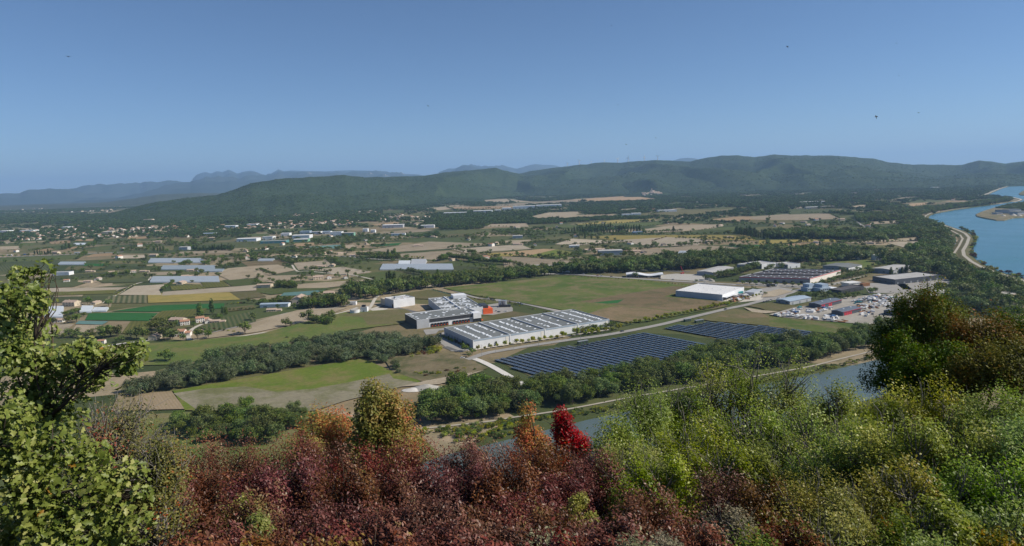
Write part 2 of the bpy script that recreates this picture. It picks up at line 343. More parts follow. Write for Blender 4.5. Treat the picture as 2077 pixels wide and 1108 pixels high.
FLD = [
 ('','meadow',[(180,850),(340,838),(600,826),(840,870),(900,930),(900,990),(180,990)]),
 ('a','tan',[(0,760),(90,755),(60,780),(0,781)]),('a','tan',[(0,800),(180,795),(160,820),(0,825)]),('a','tan',[(105,655),(255,650),(260,670),(115,678)]),
 ('a','tan',[(310,640),(540,620),(540,630),(350,650)]),('a','orange',[(390,765),(570,750),(570,770),(420,780)]),('a','orange',[(250,838),(400,815),(440,820),(390,840)]),
 ('a','orange',[(510,825),(610,800),(680,800),(540,830)]),('a','orange',[(690,882),(760,860),(940,850),(920,872),(720,886)]),('a','pale',[(905,890),(1000,872),(1180,868),(1170,895),(950,897)]),
 ('a','olive',[(770,937),(900,915),(1170,918),(1160,940)]),('a','vivid',[(670,957),(700,940),(880,938),(860,960)]),('a','green',[(0,888),(700,864),(620,905),(0,930)]),
 ('a','green',[(1370,900),(1650,872),(1660,895),(1380,908)]),('a','green',[(1660,882),(1990,852),(1995,878),(1680,890)]),('a','tan',[(1440,862),(1450,842),(1830,830),(1900,850)]),
 ('a','olive',[(1280,762),(1420,735),(1640,745),(1500,772)]),('a','orange',[(1030,740),(1040,726),(1250,715),(1200,735)]),('a','tan',[(1040,582),(1200,560),(1220,570),(1060,590)]),
 ('a','orchard',[(0,955),(330,940),(420,1000),(0,1002)]),('a','olive',[(560,960),(860,962),(820,985),(520,990)]),('a','green',[(700,830),(820,795),(960,790),(880,830)]),
 ('a','olive',[(1010,770),(1110,745),(1180,770),(1100,790)]),('a','orchard',[(420,1040),(900,1005),(1150,1010),(800,1050),(420,1075)]),('a','tan',[(1160,1035),(1200,1010),(1480,1000),(1420,1028)]),
 ('a','orange',[(600,755),(640,742),(820,735),(760,755)]),('a','pale',[(0,690),(60,688),(50,700),(0,702)]),('a','green',[(1930,715),(1960,700),(2077,695),(2077,720)]),
 ('a','green',[(120,790),(180,770),(300,770),(260,795)]),('a','olive',[(1030,830),(1090,805),(1230,800),(1180,825)]),('a','olive',[(1240,830),(1270,800),(1420,795),(1400,830)]),
 ('b','tan',[(0,1000),(150,1037),(330,1025),(400,1050),(160,1100),(0,1045)]),('b','orchard',[(30,990),(300,978),(620,1025),(350,1030),(160,1036)]),('b','pale',[(400,990),(700,965),(940,1005),(780,1028),(620,1022),(560,1000)]),
 ('b','soil',[(300,935),(560,905),(620,960),(340,990)]),('b','vine',[(250,905),(540,893),(540,915),(310,932)]),('b','green',[(560,897),(720,890),(850,940),(700,950)]),
 ('b','brown',[(0,925),(180,905),(300,950),(0,962)]),('b','green',[(780,1030),(1100,995),(1300,1045),(1000,1077)]),('b','orchard',[(1120,990),(1640,957),(1960,985),(1400,1042)]),
 ('b','tan',[(880,832),(1400,760),(1980,780),(1500,822),(1100,847)]),('b','pale',[(1580,822),(2077,782),(2077,820),(1700,852)]),('b','tan',[(1130,862),(1560,835),(1760,870),(1450,912),(1180,887)]),
 ('b','vivid',[(915,787),(1180,770),(1150,790),(940,802)]),('b','tan',[(700,790),(780,785),(830,812),(730,822)]),('b','tealtarp',[(410,802),(680,785),(700,815),(450,817)]),
 ('b','orange',[(290,777),(460,768),(520,785),(320,802)]),('b','tan',[(1000,692),(1250,660),(1450,665),(1350,682)]),('b','orange',[(900,627),(1130,600),(1230,615),(1060,634)]),
 ('b','tan',[(1380,492),(1640,465),(1760,480),(1480,507)]),('b','orange',[(1540,482),(2077,468),(2077,492),(1600,500)]),('b','tan',[(1700,432),(2030,413),(2077,440),(1740,446)]),
 ('b','green',[(1020,512),(1220,500),(1200,530),(1020,542)]),('b','tan',[(290,445),(420,430),(420,440),(310,452)]),('b','tan',[(490,468),(620,430),(760,425),(700,440),(520,470)]),
 ('b','tan',[(720,450),(860,445),(850,458),(740,460)]),('b','vine',[(330,1108),(560,1085),(760,1068),(800,1075),(420,1108)]),('b','green',[(0,1108),(0,1060),(110,1108)]),
 ('b','olive',[(780,770),(1080,735),(1250,740),(900,775)]),('b','olive',[(1470,730),(1560,700),(1860,690),(1700,720)]),('b','tan',[(1850,640),(1900,620),(2077,612),(2077,640)]),
 ('b','green',[(40,680),(100,660),(480,650),(380,680)]),('b','yellow',[(1850,860),(2077,835),(2077,870),(1960,885)]),('b','tan',[(1990,755),(2077,745),(2077,775),(2010,775)]),
 ('c','tan',[(0,462),(480,420),(740,400),(480,447),(0,477)]),('c','orange',[(480,422),(960,388),(1240,425),(700,442)]),('c','tan',[(130,562),(290,525),(560,518),(480,562),(200,587)]),
 ('c','yellow',[(500,622),(830,585),(1180,578),(1000,600),(560,642)]),('c','green',[(200,642),(560,622),(1160,602),(1240,620),(1000,642),(600,652)]),('c','tan',[(1060,662),(1260,632),(1700,620),(1640,652),(1380,677),(1060,692)]),
 ('c','green',[(1260,692),(1800,662),(1790,697),(1400,712)]),('c','yellow',[(600,722),(800,710),(1900,705),(1970,752),(1300,737),(800,747)]),('c','pale',[(340,782),(480,737),(900,762),(500,792)]),
 ('c','pale',[(840,750),(1250,725),(1560,740),(1500,792),(1100,800)]),('c','tan',[(950,832),(1500,792),(1760,800),(1960,832),(1600,852),(980,872)]),('c','vivid',[(1740,800),(2077,778),(2077,805),(1880,810)]),
 ('c','bright',[(110,882),(330,820),(520,850),(440,887),(200,892)]),('c','orange',[(0,852),(250,820),(350,825),(110,880)]),('c','tan',[(0,882),(200,892),(620,932),(400,962),(0,982)]),
 ('c','orange',[(430,942),(960,900),(1240,895),(1220,917),(700,962)]),('c','green',[(740,902),(1200,870),(1190,892),(850,917)]),('c','orange',[(1750,835),(2077,805),(2077,830),(1860,842)]),
 ('c','tan',[(1100,545),(1260,515),(1400,530),(1180,555)]),('c','orange',[(1600,580),(1800,560),(2077,550),(2077,590),(1760,600)]),('c','olive',[(1000,540),(1300,500),(1800,500),(1760,520),(1300,560)]),
 ('c','tan',[(300,362),(540,350),(640,360),(400,372)]),('c','tan',[(1780,395),(1900,385),(2077,390),(1900,402)]),('c','yellow',[(1740,320),(1860,305),(1960,312),(1900,325)]),
 ('c','green',[(1640,650),(1800,640),(1800,665),(1500,672)]),('c','tan',[(820,505),(1000,490),(1020,508),(880,518)]),
 ('d','tan',[(0,562),(270,528),(500,535),(590,577),(300,587),(0,582)]),('d','olive',[(0,584),(300,588),(200,612),(0,617)]),('d','green',[(500,642),(640,625),(900,692),(720,702),(560,672)]),
 ('d','green',[(860,632),(1080,620),(1050,652),(900,662)]),('d','orange',[(0,812),(270,770),(550,780),(620,812),(400,822),(0,830)]),('d','tan',[(570,777),(1300,718),(1240,750),(800,772)]),
 ('d','pale',[(970,772),(1270,755),(1250,800),(1180,837),(1080,802)]),('d','meadow',[(270,942),(820,908),(920,950),(740,982)]),('d','tan',[(820,602),(1100,588),(1080,610),(830,622)]),
 ('d','tan',[(580,372),(730,363),(730,380)]),('d','pale',[(600,397),(830,388),(700,407)]),('d','tan',[(960,432),(1090,403),(1270,405),(1000,437)]),('d','orange',[(1150,457),(1290,443),(1290,460),(1130,482)]),
 ('d','orchard',[(160,512),(560,500),(500,530),(180,542)]),('d','tan',[(60,382),(410,365),(280,387)]),('d','yellow',[(0,750),(540,742),(560,765),(250,762),(0,790)]),('d','tan',[(0,330),(180,322),(100,340),(0,342)]),
 ('d','tan',[(940,520),(1060,510),(1060,528),(950,532)]),('d','pale',[(1570,410),(1640,398),(1560,418),(1440,416)]),('d','tan',[(640,480),(800,460),(820,480),(700,495)]),('d','tan',[(1580,292),(1750,283),(1730,298)]),
 ('e','soil',[(360,470),(600,475),(490,562),(370,545)]),('e','tealtarp',[(640,447),(880,450),(830,478),(610,472)]),('e','tan',[(620,480),(830,480),(770,542),(560,547)]),
 ('e','plough',[(880,457),(1060,455),(990,547),(790,540)]),('e','vivid',[(720,387),(940,378),(1280,385),(1210,447),(690,440)]),('e','vivid',[(900,370),(1240,322),(1820,305),(1810,345),(1260,373)]),
 ('e','vine',[(1285,387),(1310,367),(1680,345),(1600,447),(1225,447)]),('e','vine',[(1060,449),(1240,451),(1200,562),(985,547)]),('e','orchardpale',[(880,247),(1190,235),(1190,302),(840,302)]),
 ('e','yellow',[(1195,227),(1860,215),(1950,275),(1200,302)]),('e','pale',[(1310,242),(1320,212),(2077,155),(2077,200)]),('e','pale',[(960,237),(1090,165),(1340,150),(1290,200),(1310,237)]),
 ('e','pale',[(380,182),(990,175),(1040,170),(940,205),(370,212)]),('e','vine',[(330,245),(340,217),(950,195),(920,225)]),('e','orchard',[(320,252),(880,247),(840,292),(330,302)]),
 ('e','orchard',[(730,177),(1080,150),(1000,172)]),('e','vine',[(1390,197),(1380,165),(1620,150),(1670,187)]),('e','vine',[(1620,127),(1800,120),(1860,167),(1660,180)]),
 ('e','green',[(1800,117),(2077,100),(2077,155),(1880,167)]),('e','tan',[(1740,62),(1850,20),(2077,0),(2250,-10),(2400,35),(2077,97),(1860,117)]),('e','orchard',[(1630,502),(1820,420),(2030,372),(2077,452),(1700,542)]),
 ('e','tan',[(1600,600),(1650,580),(2077,455),(2410,360),(2820,340),(2480,455),(2077,540)]),('e','green',[(390,592),(660,590),(600,692),(390,692)]),('e','plough',[(830,662),(1100,640),(1000,760),(800,760)]),
 ('e','pasture',[(1060,640),(1500,612),(2077,562),(2480,455),(2780,380),(3280,350),(3260,470),(2840,520),(2680,580),(2077,652),(1480,802),(1100,810)]),
 ('e','pasture',[(330,710),(830,670),(800,800),(560,860),(330,800)]),('e','plough',[(960,1047),(1390,1020),(1500,1165),(900,1180)]),
 ('e','bright',[(1400,1015),(2077,900),(2930,750),(3160,850),(3410,940),(3330,970),(2880,960),(2280,1090),(2000,1180),(1500,1175)]),
 ('','dry',[(352,800),(420,790),(500,786),(560,797),(640,790),(720,797),(800,770),(850,778),(800,790),(700,815),(640,835),(520,840),(400,834)]),('','dry',[(640,790),(720,775),(790,760),(800,772),(720,797)]),
 ('e','olive',[(1860,215),(2077,205),(2160,250),(1950,275)]),('e','green',[(2080,215),(2260,180),(2640,170),(2660,190),(2200,235)]),('e','tealtarp',[(2270,245),(2300,220),(2640,195),(2500,240)]),
 ('e','orchard',[(360,150),(560,120),(700,140),(590,172),(370,178)]),('e','orchard',[(800,125),(1000,108),(1200,95),(1200,130),(840,140)]),('e','olive',[(1840,345),(2050,320),(2077,345),(1850,372)]),
 ('f','scrub',[(1000,700),(1600,720),(1880,830),(1560,960),(1340,940),(1100,860)]),('f','olive',[(1090,242),(1400,193),(1660,258),(1500,275),(1290,268)]),('f','olive',[(660,400),(1200,350),(1260,380),(1190,470),(900,480),(860,420)]),
 ('f','olive',[(1820,420),(2077,370),(2260,395),(2000,450),(1820,465)]),('f','tan',[(330,150),(880,112),(930,140),(560,180),(330,185)]),('f','soil',[(1160,985),(1380,935),(1850,850),(1700,900),(1480,965)]),
 ('','meadow',[(898,585),(1150,561),(1290,567),(1402,578),(1362,603),(1465,613),(1508,610),(1470,624),(1300,656),(1248,652),(1160,634),(1035,611),(960,600)]),
 ('g','brown',[(540,292),(1300,167),(1480,172),(1225,252),(1700,292),(1740,330),(1400,377),(880,322)]),('g','brown',[(560,402),(850,322),(1300,372),(1150,432),(900,460)]),
 ('g','vivid',[(650,300),(900,275),(850,305),(760,310)]),('g','olive',[(1500,430),(1620,390),(1800,350),(2077,400),(2077,490),(1600,450)]),('g','brown',[(1640,410),(2000,375),(2077,420),(1800,430)]),
 ('r','olive',[(1130,660),(1500,610),(1780,660),(2040,590),(2200,590),(1800,700),(1450,740),(1300,690)]),('r','soil',[(1090,680),(1300,715),(1560,740),(1380,760),(1200,740)]),
 ('r','soil',[(1370,480),(1560,440),(1740,470),(1500,540),(1330,545)]),('s','yard',[(0,690),(350,590),(820,520),(1100,440),(1900,380),(2077,500),(2077,740),(1400,830),(900,790),(200,730)]),
 ('s','meadow',[(0,715),(200,735),(900,800),(1400,835),(1500,960),(1300,1050),(700,940),(0,860)]),('s','brown',[(1060,225),(1400,130),(1720,110),(1730,200),(1400,245)]),
 ('s','olive',[(430,560),(700,500),(600,580)]),
]
_fr = random.Random(3)
for k, typ, pts in FLD:                               # fields run on past the edge of the crop they were noted on
    q = [(x + (60 + 110 * _fr.random() if x >= 2077 and k in 'abc' else (-60 - 110 * _fr.random() if x <= 0 and k in 'bcd' else 0)), y) for x, y in pts] if k in tuple('abcd') else pts
    field(k, typ, q)

# ------------------------------------------------------------------ roads, tracks and yards
ROADS = []
def strip(name, px, width, mat, z, closed=False, world=None):
    w = world if world is not None else G(np.array(px)[:, 0], np.array(px)[:, 1])
    pts = [w[0]]
    for i in range(len(w) - 1):                       # smooth the polyline a little
        p0 = w[max(i - 1, 0)]; p1 = w[i]; p2 = w[i + 1]; p3 = w[min(i + 2, len(w) - 1)]
        for t in (.25, .5, .75, 1.):
            pts.append(.5 * ((2 * p1) + (-p0 + p2) * t + (2 * p0 - 5 * p1 + 4 * p2 - p3) * t * t + (-p0 + 3 * p1 - 3 * p2 + p3) * t ** 3))
    w = np.array(pts); d = np.gradient(w, axis=0); d[:, 2] = 0; d /= np.linalg.norm(d, axis=1)[:, None] + 1e-9
    nrm = np.stack([-d[:, 1], d[:, 0], np.zeros(len(d))], 1)
    L = w + nrm * width / 2; R = w - nrm * width / 2; n = len(w)
    V = np.concatenate([L, R]); V[:, 2] = z
    o = link(name, me_py(name, V, [(n + i, n + i + 1, i + 1, i) for i in range(n - 1)], mat)); o['kind'] = 'structure'
    ROADS.append((w, width)); return o
strip('road', [(930,728),(950,729),(983,718),(1026,710),(1094,699),(1163,689),(1223,681),(1280,671),(1340,659),(1386,648),(1432,637),(1479,626),(1509,620),(1540,612),(1571,604),(1602,595),(1614,590),(1640,584)], 8.5, M['oldasphalt'], .42)
strip('track', [(958,727),(975,733),(1000,745),(1040,768),(1062,782)], 6.5, M['chalk'], .40)
strip('verge_path', [(948,712),(1026,700),(1094,690),(1163,680),(1236,669)], 3.5, M['gravel'], .30)
strip('highway', [(1100,556),(1160,557),(1250,563),(1340,569),(1409,573),(1479,577),(1540,580),(1610,583),(1660,582),(1712,572),(1762,560),(1806,555),(1835,545)], 11, M['oldasphalt'], .44)
strip('highway', [(1300,548),(1400,552),(1420,551),(1330,546)][:2], 8, M['asphalt'], .40)
strip('road', [(1135,633),(1100,625),(1040,612),(1000,608),(960,603),(912,586)], 6, M['oldasphalt'], .36)
strip('track', [(1248,652),(1160,635.5),(1060,616)], 3.0, M['gravel'], .33)
strip('track', [(1173,611),(1250,597),(1300,588),(1370,578)], 2.5, M['gravel'], .31)
strip('track', [(1173,611),(1250,620),(1370,631)], 2.5, M['soil'] if 'soil' in M else M['gravel'], .32)
strip('lane', Z('e', [(250,700),(590,692),(830,657),(1000,627),(1180,607),(1250,592)]), 4, M['chalk'], .38)
strip('lane', Z('e', [(1560,604),(1800,590),(2077,550),(2280,515),(2480,455),(2620,410),(2780,375),(2900,335)]), 4, M['gravel'], .38)
strip('lane', Z('e', [(1600,560),(1750,530),(2077,455),(2400,365),(2700,340),(2830,315)]), 4.5, M['oldasphalt'], .36)
strip('lane', Z('e', [(1535,600),(1530,560),(1560,510),(1640,470)]), 5, M['gravel'], .37)
strip('lane', Z('e', [(930,240),(1090,150),(1190,120),(1230,85)]), 4, M['gravel'], .34)
strip('lane', Z('e', [(840,300),(930,240)]), 5, M['gravel'], .34)
strip('lane', Z('b', [(290,950),(330,1000),(420,1000),(640,1022),(780,1032),(1000,1080)]), 4, M['gravel'], .34)
strip('lane', Z('a', [(0,888),(230,878),(480,868),(700,858),(1000,845)]), 14, M['oldasphalt'], .36)
strip('lane', Z('b', [(0,895),(350,880),(700,880),(1000,905),(1170,905)]), 7, M['oldasphalt'], .35)
strip('lane', Z('d', [(720,600),(770,630),(850,665),(960,695)]), 8, M['oldasphalt'], .35)
strip('track', [(740,634),(752,622),(762,605),(775,598),(800,592),(900,576)], 5, M['gravel'], .35)
strip('ditch', Z('f', [(1420,190),(1560,225),(1700,258)]), 5, M['greenbox'], .34)
strip('towpath', [(780,884),(848,872),(930,863),(1000,855),(1040,848),(1110,838),(1180,826),(1290,805),(1450,778),(1630,747),(1712,727),(1795,708),(1900,690),(2077,658)], 2.4, M['dirt'], .5)
for nm, k, pts, mt, z in (('yard', 'p', [(950,790),(1040,745),(1110,720),(1520,960),(1380,1000),(1210,990)], 'oldasphalt', .30), ('yard', 'p', [(820,690),(920,680),(1060,670),(1500,620),(1480,650),(1040,700),(1000,740),(860,760)], 'oldasphalt', .29),
                       ('yard', 'p', [(1700,340),(1960,300),(2077,380),(2077,440),(1800,480),(1640,475)], 'oldasphalt', .28), ('yard', 'p', [(180,380),(300,330),(460,370),(900,470),(1000,500),(860,500),(460,390)], 'asphalt', .28),
                       ('yard', 'p', [(1800,230),(1990,195),(2010,250),(1850,290)], 'oldasphalt', .28), ('yard', 'p', [(60,400),(220,350),(330,395),(150,440)], 'gravel', .28), ('yard', 'p', [(1090,935),(1160,920),(1310,975),(1200,980)], 'asphalt', .36),
                       ('yard', 'r', [(700,600),(830,560),(1130,490),(1380,520),(1320,580),(900,620)], 'gravel', .28), ('yard', 'r', [(0,250),(200,230),(480,240),(700,300),(720,340),(0,300)], 'concrete', .28),
                       ('yard', 's', [(1050,230),(1500,240),(1900,240),(2077,380),(1400,380),(1350,300),(1100,300)], 'oldasphalt', .28), ('yard', 'r', [(1000,340),(1040,330),(1960,390),(2077,330),(2150,360),(1980,410),(1500,400)], 'oldasphalt', .28),
                       ('yard', 'h', [(1020,130),(1350,60),(1550,150),(1500,200),(1100,190)], 'oldasphalt', .28), ('yard', 'r', [(1100,470),(1250,440),(1480,400),(1740,430),(1620,560),(1330,600),(1100,560)], 'oldasphalt', .27)):
    o = sheet(nm, Z(k, pts), M[mt], z)

# ------------------------------------------------------------------ water
def water_mat(name, col, deep, scale, rough):
    t = NT(name); co = t.coord('geo'); f = t.noise(co, scale, 5, .6); f2 = t.noise(co, .008, 5, .65); f3 = t.noise(co, scale * 6, 3)
    c = t.ramp(f2, [(.35, deep), (.7, col)])
    r = t.math('ADD', t.math('MULTIPLY', f2, .22), rough)
    return t.done(t.bsdf(c, r, .5, 0, t.math('ADD', f, t.math('MULTIPLY', f3, .3)), .16, .5))
WATER = []
def water(px, mat, z, name='river'):
    o = sheet(name, px, mat, z); WATER.append(np.array(px)); return o
river_px = Z('d', [(2077,290),(1980,305),(1880,335),(1760,385),(1850,393),(1990,405),(2055,422),(1980,440),(1850,460),(1700,481),(1500,505),(1380,530),(1310,548),(1285,572),(1330,600),(1400,622),(1520,653),(1600,672),(1655,710),(1650,760),(1630,830),(1645,870),(1720,930),(1830,990),(1960,1030),(2077,1062),(2400,1150),(2700,1200),(2700,250)])
water(river_px, water_mat('wide turquoise river', (.035, .15, .17), (.022, .115, .14), .12, .12), .30)
canal_px = [(700,1000),(900,925),(1050,888),(1190,853),(1290,832),(1450,798),(1632,764),(1790,728),(2077,672),(2400,610),(2400,650),(2077,728),(1790,805),(1632,845),(1250,925),(1000,1000),(800,1080)]
water(canal_px, water_mat('calm canal water', (.115, .145, .120), (.085, .115, .100), .25, .08), .32, 'canal')
water(Z('d', [(1512,720),(1528,740),(1526,775),(1514,785)]), MATS.get('x') or bpy.data.materials['calm canal water'], .34, 'pond')
isl = Z('d', [(1680,545),(1740,515),(1830,490),(1950,465),(2077,445),(2300,420),(2500,470),(2300,575),(2077,568),(1990,572),(1915,592),(1850,592),(1750,574),(1690,560)])
def bank(name, px, mat, z0, z1, inset):               # a low raised piece of land with sloping sides
    w = G(np.array(px)[:, 0], np.array(px)[:, 1]); c = w.mean(0); n = len(w)
    a2 = sum(w[i][0] * w[(i + 1) % n][1] - w[(i + 1) % n][0] * w[i][1] for i in range(n))
    if a2 < 0: w = w[::-1]
    t = w + (c - w) / np.linalg.norm(c - w, axis=1)[:, None] * inset
    V = np.concatenate([w, t]); V[:n, 2] = z0; V[n:, 2] = z1
    o = link(name, me_py(name, V, [(i, (i + 1) % n, n + (i + 1) % n, n + i) for i in range(n)] + [tuple(range(n, 2 * n))], mat)); o['kind'] = 'structure'; return o
bank('island', isl, FM['scrub'], .2, 3.0, 6)
bank('island', Z('d', [(2030,375),(2077,347),(2300,330),(2400,380),(2200,396),(2045,386)]), FM['olive'], .2, 3.0, 6)
def dike(name, px, top, side, h, mt, ms):             # raised river dike: crest track and grassy flanks
    w = G(np.array(px)[:, 0], np.array(px)[:, 1]); d = np.gradient(w, axis=0); d /= np.linalg.norm(d, axis=1)[:, None]
    nn = np.stack([-d[:, 1], d[:, 0], 0 * d[:, 0]], 1); n = len(w); V = []; Fs = []; mi = []
    for off, z in ((-top / 2 - side, .1), (-top / 2 - 1.5, h), (-top / 2, h + .05), (top / 2, h + .05), (top / 2 + 1.5, h), (top / 2 + side, .1)):
        q = w + nn * off; q[:, 2] = z; V.append(q)
    for k in range(5):
        for i in range(n - 1): Fs.append((k * n + i, k * n + i + 1, (k + 1) * n + i + 1, (k + 1) * n + i)); mi.append(0 if k == 2 else 1)
    o = link(name, me_py(name, np.concatenate(V), [f[::-1] for f in Fs], [mt, ms], mi)); o['kind'] = 'structure'; ROADS.append((w, top + side)); return o
dike('dike', Z('d', [(1620,488),(1500,503),(1400,522),(1320,536),(1278,555),(1270,572),(1300,592),(1340,604),(1440,638),(1540,673),(1600,700),(1632,735),(1612,790),(1583,840),(1590,880),(1650,930),(1740,980),(1850,1020),(1960,1055),(2100,1095)]), 6, 10, 2.2, M['dirt'], FM['olive'])
dike('dike', Z('d', [(1240,560),(1225,568),(1260,590),(1400,630),(1500,680),(1558,710),(1580,740),(1550,800),(1510,860),(1525,900)]), 4, 6, 1.2, M['dirt'], FM['olive'])
dike('dike', Z('d', [(1700,400),(1762,382),(1880,332),(1980,303),(2077,287)]), 8, 10, 2, M['gravel'], FM['olive'])
dike('dike', Z('d', [(1990,404),(2056,420),(2030,432),(1980,441)]), 8, 6, 1.6, M['gravel'], FM['scrub'])
# ------------------------------------------------------------------ hills and mountains
def hill_mat(name, c1, c2, rock, rockamt, sc):
    t = NT(name); co = t.coord('geo'); f = t.noise(co, sc, 7, .65); f2 = t.noise(co, .02, 4, .7); f3 = t.noise(co, sc * 2.3, 6, .7)
    c = t.ramp(f, [(.35, c1), (.65, c2)])
    c = t.mix(.6, c, t.ramp(f2, [(.3, (.3, .3, .3)), (.7, (1, 1, 1))]), 'MULTIPLY')
    g = t.n('ShaderNodeNewGeometry'); sx = t.n('ShaderNodeSeparateXYZ'); t.l(g.outputs['True Normal'], sx.inputs[0])
    steep = t.math('SUBTRACT', 1., sx.outputs[2])
    r = t.math('ADD', t.math('MULTIPLY', steep, rockamt), t.math('MULTIPLY', f3, .9))
    c = t.mix(t.ramp(r, [(.70, (0, 0, 0)), (.82, (1, 1, 1))]), c, rock)
    return t.done(t.bsdf(c, .95, .05, 0, f2, .35, 8.))
RIDGES = {}
def ridge(name, prof, front, crest, amp, mat, sp, seed, step=3, nv=46, power=1.25, label=None):
    """prof: crest line in photo pixels; front: (pixel x, forward distance of the foot); crest: (pixel x, forward distance of the crest)"""
    prof = np.array(prof, float); px = np.arange(prof[0, 0], prof[-1, 0] + .1, step)
    py = np.interp(px, prof[:, 0], prof[:, 1])
    py = py + (fbm(px / 17., px * 0, seed + 9, 3) - .5) * (1.2 if name == 'mountain' else 2.2)
    Df = np.interp(px, *zip(*front)); Dc = np.interp(px, *zip(*crest))
    top = AT(px, py, Dc); zc = np.maximum(top[:, 2], 5)
    vs = np.concatenate([np.linspace(0, 1, nv), [1.06, 1.15, 1.3]])
    P = np.zeros((len(vs), len(px), 3))
    for i, v in enumerate(vs):
        Y = Df + (Dc - Df) * v; X = top[:, 0] / Dc * Y
        s = v ** power if v <= 1 else 1 - (v - 1) ** 1.3 * 1.2
        b = 1 - abs(2 * fbm(X / sp, Y / (sp * 1.7), seed, 4) - 1)           # ridged: spurs and gullies
        b2 = fbm(X / (sp * .35), Y / (sp * .5), seed + 5, 3) - .5
        w = 4 * v * (1 - v) * (1 - .75 * v * v) if v <= 1 else 0
        z = zc * s + w * (amp * (b - .66) * 4.2 + amp * .6 * b2) * np.clip(zc / 200, .3, 1.4)
        if v < .02: z = z * 0 - 1
        P[i] = np.stack([X, Y, np.maximum(z, -1 if v < .05 else .5)], 1)
    nvv, n = len(vs), len(px)
    idx = np.arange(nvv * n).reshape(nvv, n)
    Q = np.stack([idx[:-1, :-1], idx[:-1, 1:], idx[1:, 1:], idx[1:, :-1]], -1).reshape(-1, 4)
    o = link(name, me_np(name, P.reshape(-1, 3), Q, mat, smooth=True)); tag(o, label, None, None, 'structure')
    RIDGES[name + str(seed)] = (px, vs, P); return o
green_hill = hill_mat('wooded hillside', (.036, .060, .024), (.058, .084, .032), (.26, .21, .15), .25, .0016)
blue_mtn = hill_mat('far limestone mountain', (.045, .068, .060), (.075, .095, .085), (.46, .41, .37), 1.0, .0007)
snow = plain_mat('snowy far peaks', (.75, .72, .72), .9, .1, .1, .001)
L1 = [(175,443),(190,440),(250,426),(300,413),(380,401),(440,396),(470,386),(510,372),(560,363.5),(620,360),(670,357),(700,355.5),(740,360),(790,358.5),(860,357),(900,350.5),(960,344.5),(1005,341),(1040,350),(1075,358),(1130,368),(1180,376)]
ridge('hill', L1, [(175,3900),(300,3900),(520,4000),(700,4700),(850,5400),(1000,6500),(1180,7800)], [(175,4600),(400,5400),(700,6200),(1000,8300),(1180,9000)], 55, green_hill, 1100., 3, label='long low wooded hill behind the town')
L1b = [(425,443),(445,436),(500,410),(560,396),(620,392),(680,398),(720,396),(790,387),(850,392),(900,398),(960,404),(985,412)]
ridge('hill', L1b, [(425,3700),(700,4300),(960,5600)], [(425,4300),(700,5000),(960,6300)], 40, green_hill, 600., 23, label='low wooded spur in front of the long hill')
L2 = [(1010,362),(1040,355),(1080,347),(1120,341),(1160,336.5),(1220,330),(1260,330),(1290,327),(1330,325),(1380,327),(1400,328),(1430,320),(1470,316),(1500,316),(1530,318.5),(1570,314),(1600,316),(1650,315.5),(1700,316),(1740,320),(1770,321.5),(1800,329),(1850,334.5),(1900,334),(1950,334.5),(1985,326),(2010,328),(2040,332),(2077,327),(2140,322),(2250,330)]
ridge('hill', L2, [(1010,7000),(1200,6700),(1400,6300),(1700,6000),(1900,6200),(2250,6200)], [(1010,10500),(1300,9500),(1600,8800),(1900,8600),(2250,8600)], 95, green_hill, 1250., 41, power=1.45, label='high wooded range with rounded summits')
L2b = [(1165,393),(1180,388),(1230,374),(1270,366),(1310,357),(1350,351),(1400,352),(1440,350),(1480,356),(1530,357),(1580,352),(1640,350),(1700,355),(1760,354),(1830,356),(1900,360),(1960,352),(2010,349),(2077,352),(2200,356)]
ridge('hill', L2b, [(1180,6600),(1400,5900),(1700,5500),(2200,5400)], [(1180,7800),(1400,7400),(1700,7000),(2200,7000)], 70, green_hill, 950., 57, label='wooded foothills below the high range')
L3 = [(-140,400),(-60,399),(0,397),(40,396),(60,393),(100,391),(150,389),(200,384),(240,381),(262,379),(275,377.5),(285,382),(296,374),(310,377),(330,380.5),(360,372.5),(385,374),(390,364),(398,355),(410,350),(418,349),(428,352),(440,347),(452,349),(464,344),(476,350),(482,353),(492,349),(505,346.5),(515,347),(528,352),(540,357),(555,349),(565,343.5),(575,347),(590,346),(620,347),(650,348),(700,345.5),(760,347.5),(800,350.5),(850,355),(880,360),(910,364)]
ridge('mountain', L3, [(-140,9500),(300,11500),(910,14000)], [(-140,25000),(300,27000),(400,29000),(910,31000)], 200, blue_mtn, 2600., 71, step=3, power=1.5, label='distant blue mountain chain with a cliffed triple summit')
ridge('mountain', [(890,356),(905,351),(925,341),(938,337),(952,335),(965,337),(980,340),(1000,343),(1030,341),(1045,346),(1060,340),(1075,335),(1086,333),(1100,334),(1122,335),(1140,339),(1170,344)], [(890,16000),(1170,16000)], [(890,29000),(1170,29000)], 300, blue_mtn, 2600., 83, step=2, power=1.5, label='distant bare topped mountain behind the wooded hills')
ridge('mountain', [(1355,330),(1368,325),(1380,321.5),(1395,320.5),(1410,321.5),(1425,326),(1440,331)], [(1355,15000),(1440,15000)], [(1355,25000),(1440,25000)], 120, blue_mtn, 1500., 91, step=2, label='small distant blue summit behind the wooded range')
ridge('mountain', [(-140,394),(-60,392),(-20,395),(5,396),(20,392),(30,393.5),(45,389),(52,387.5),(60,389.5),(72,388.5),(90,393),(110,397)], [(-140,38000),(110,38000)], [(-140,44000),(110,44000)], 100, snow, 1500., 97, step=2, label='far snow capped peaks above the blue chain')
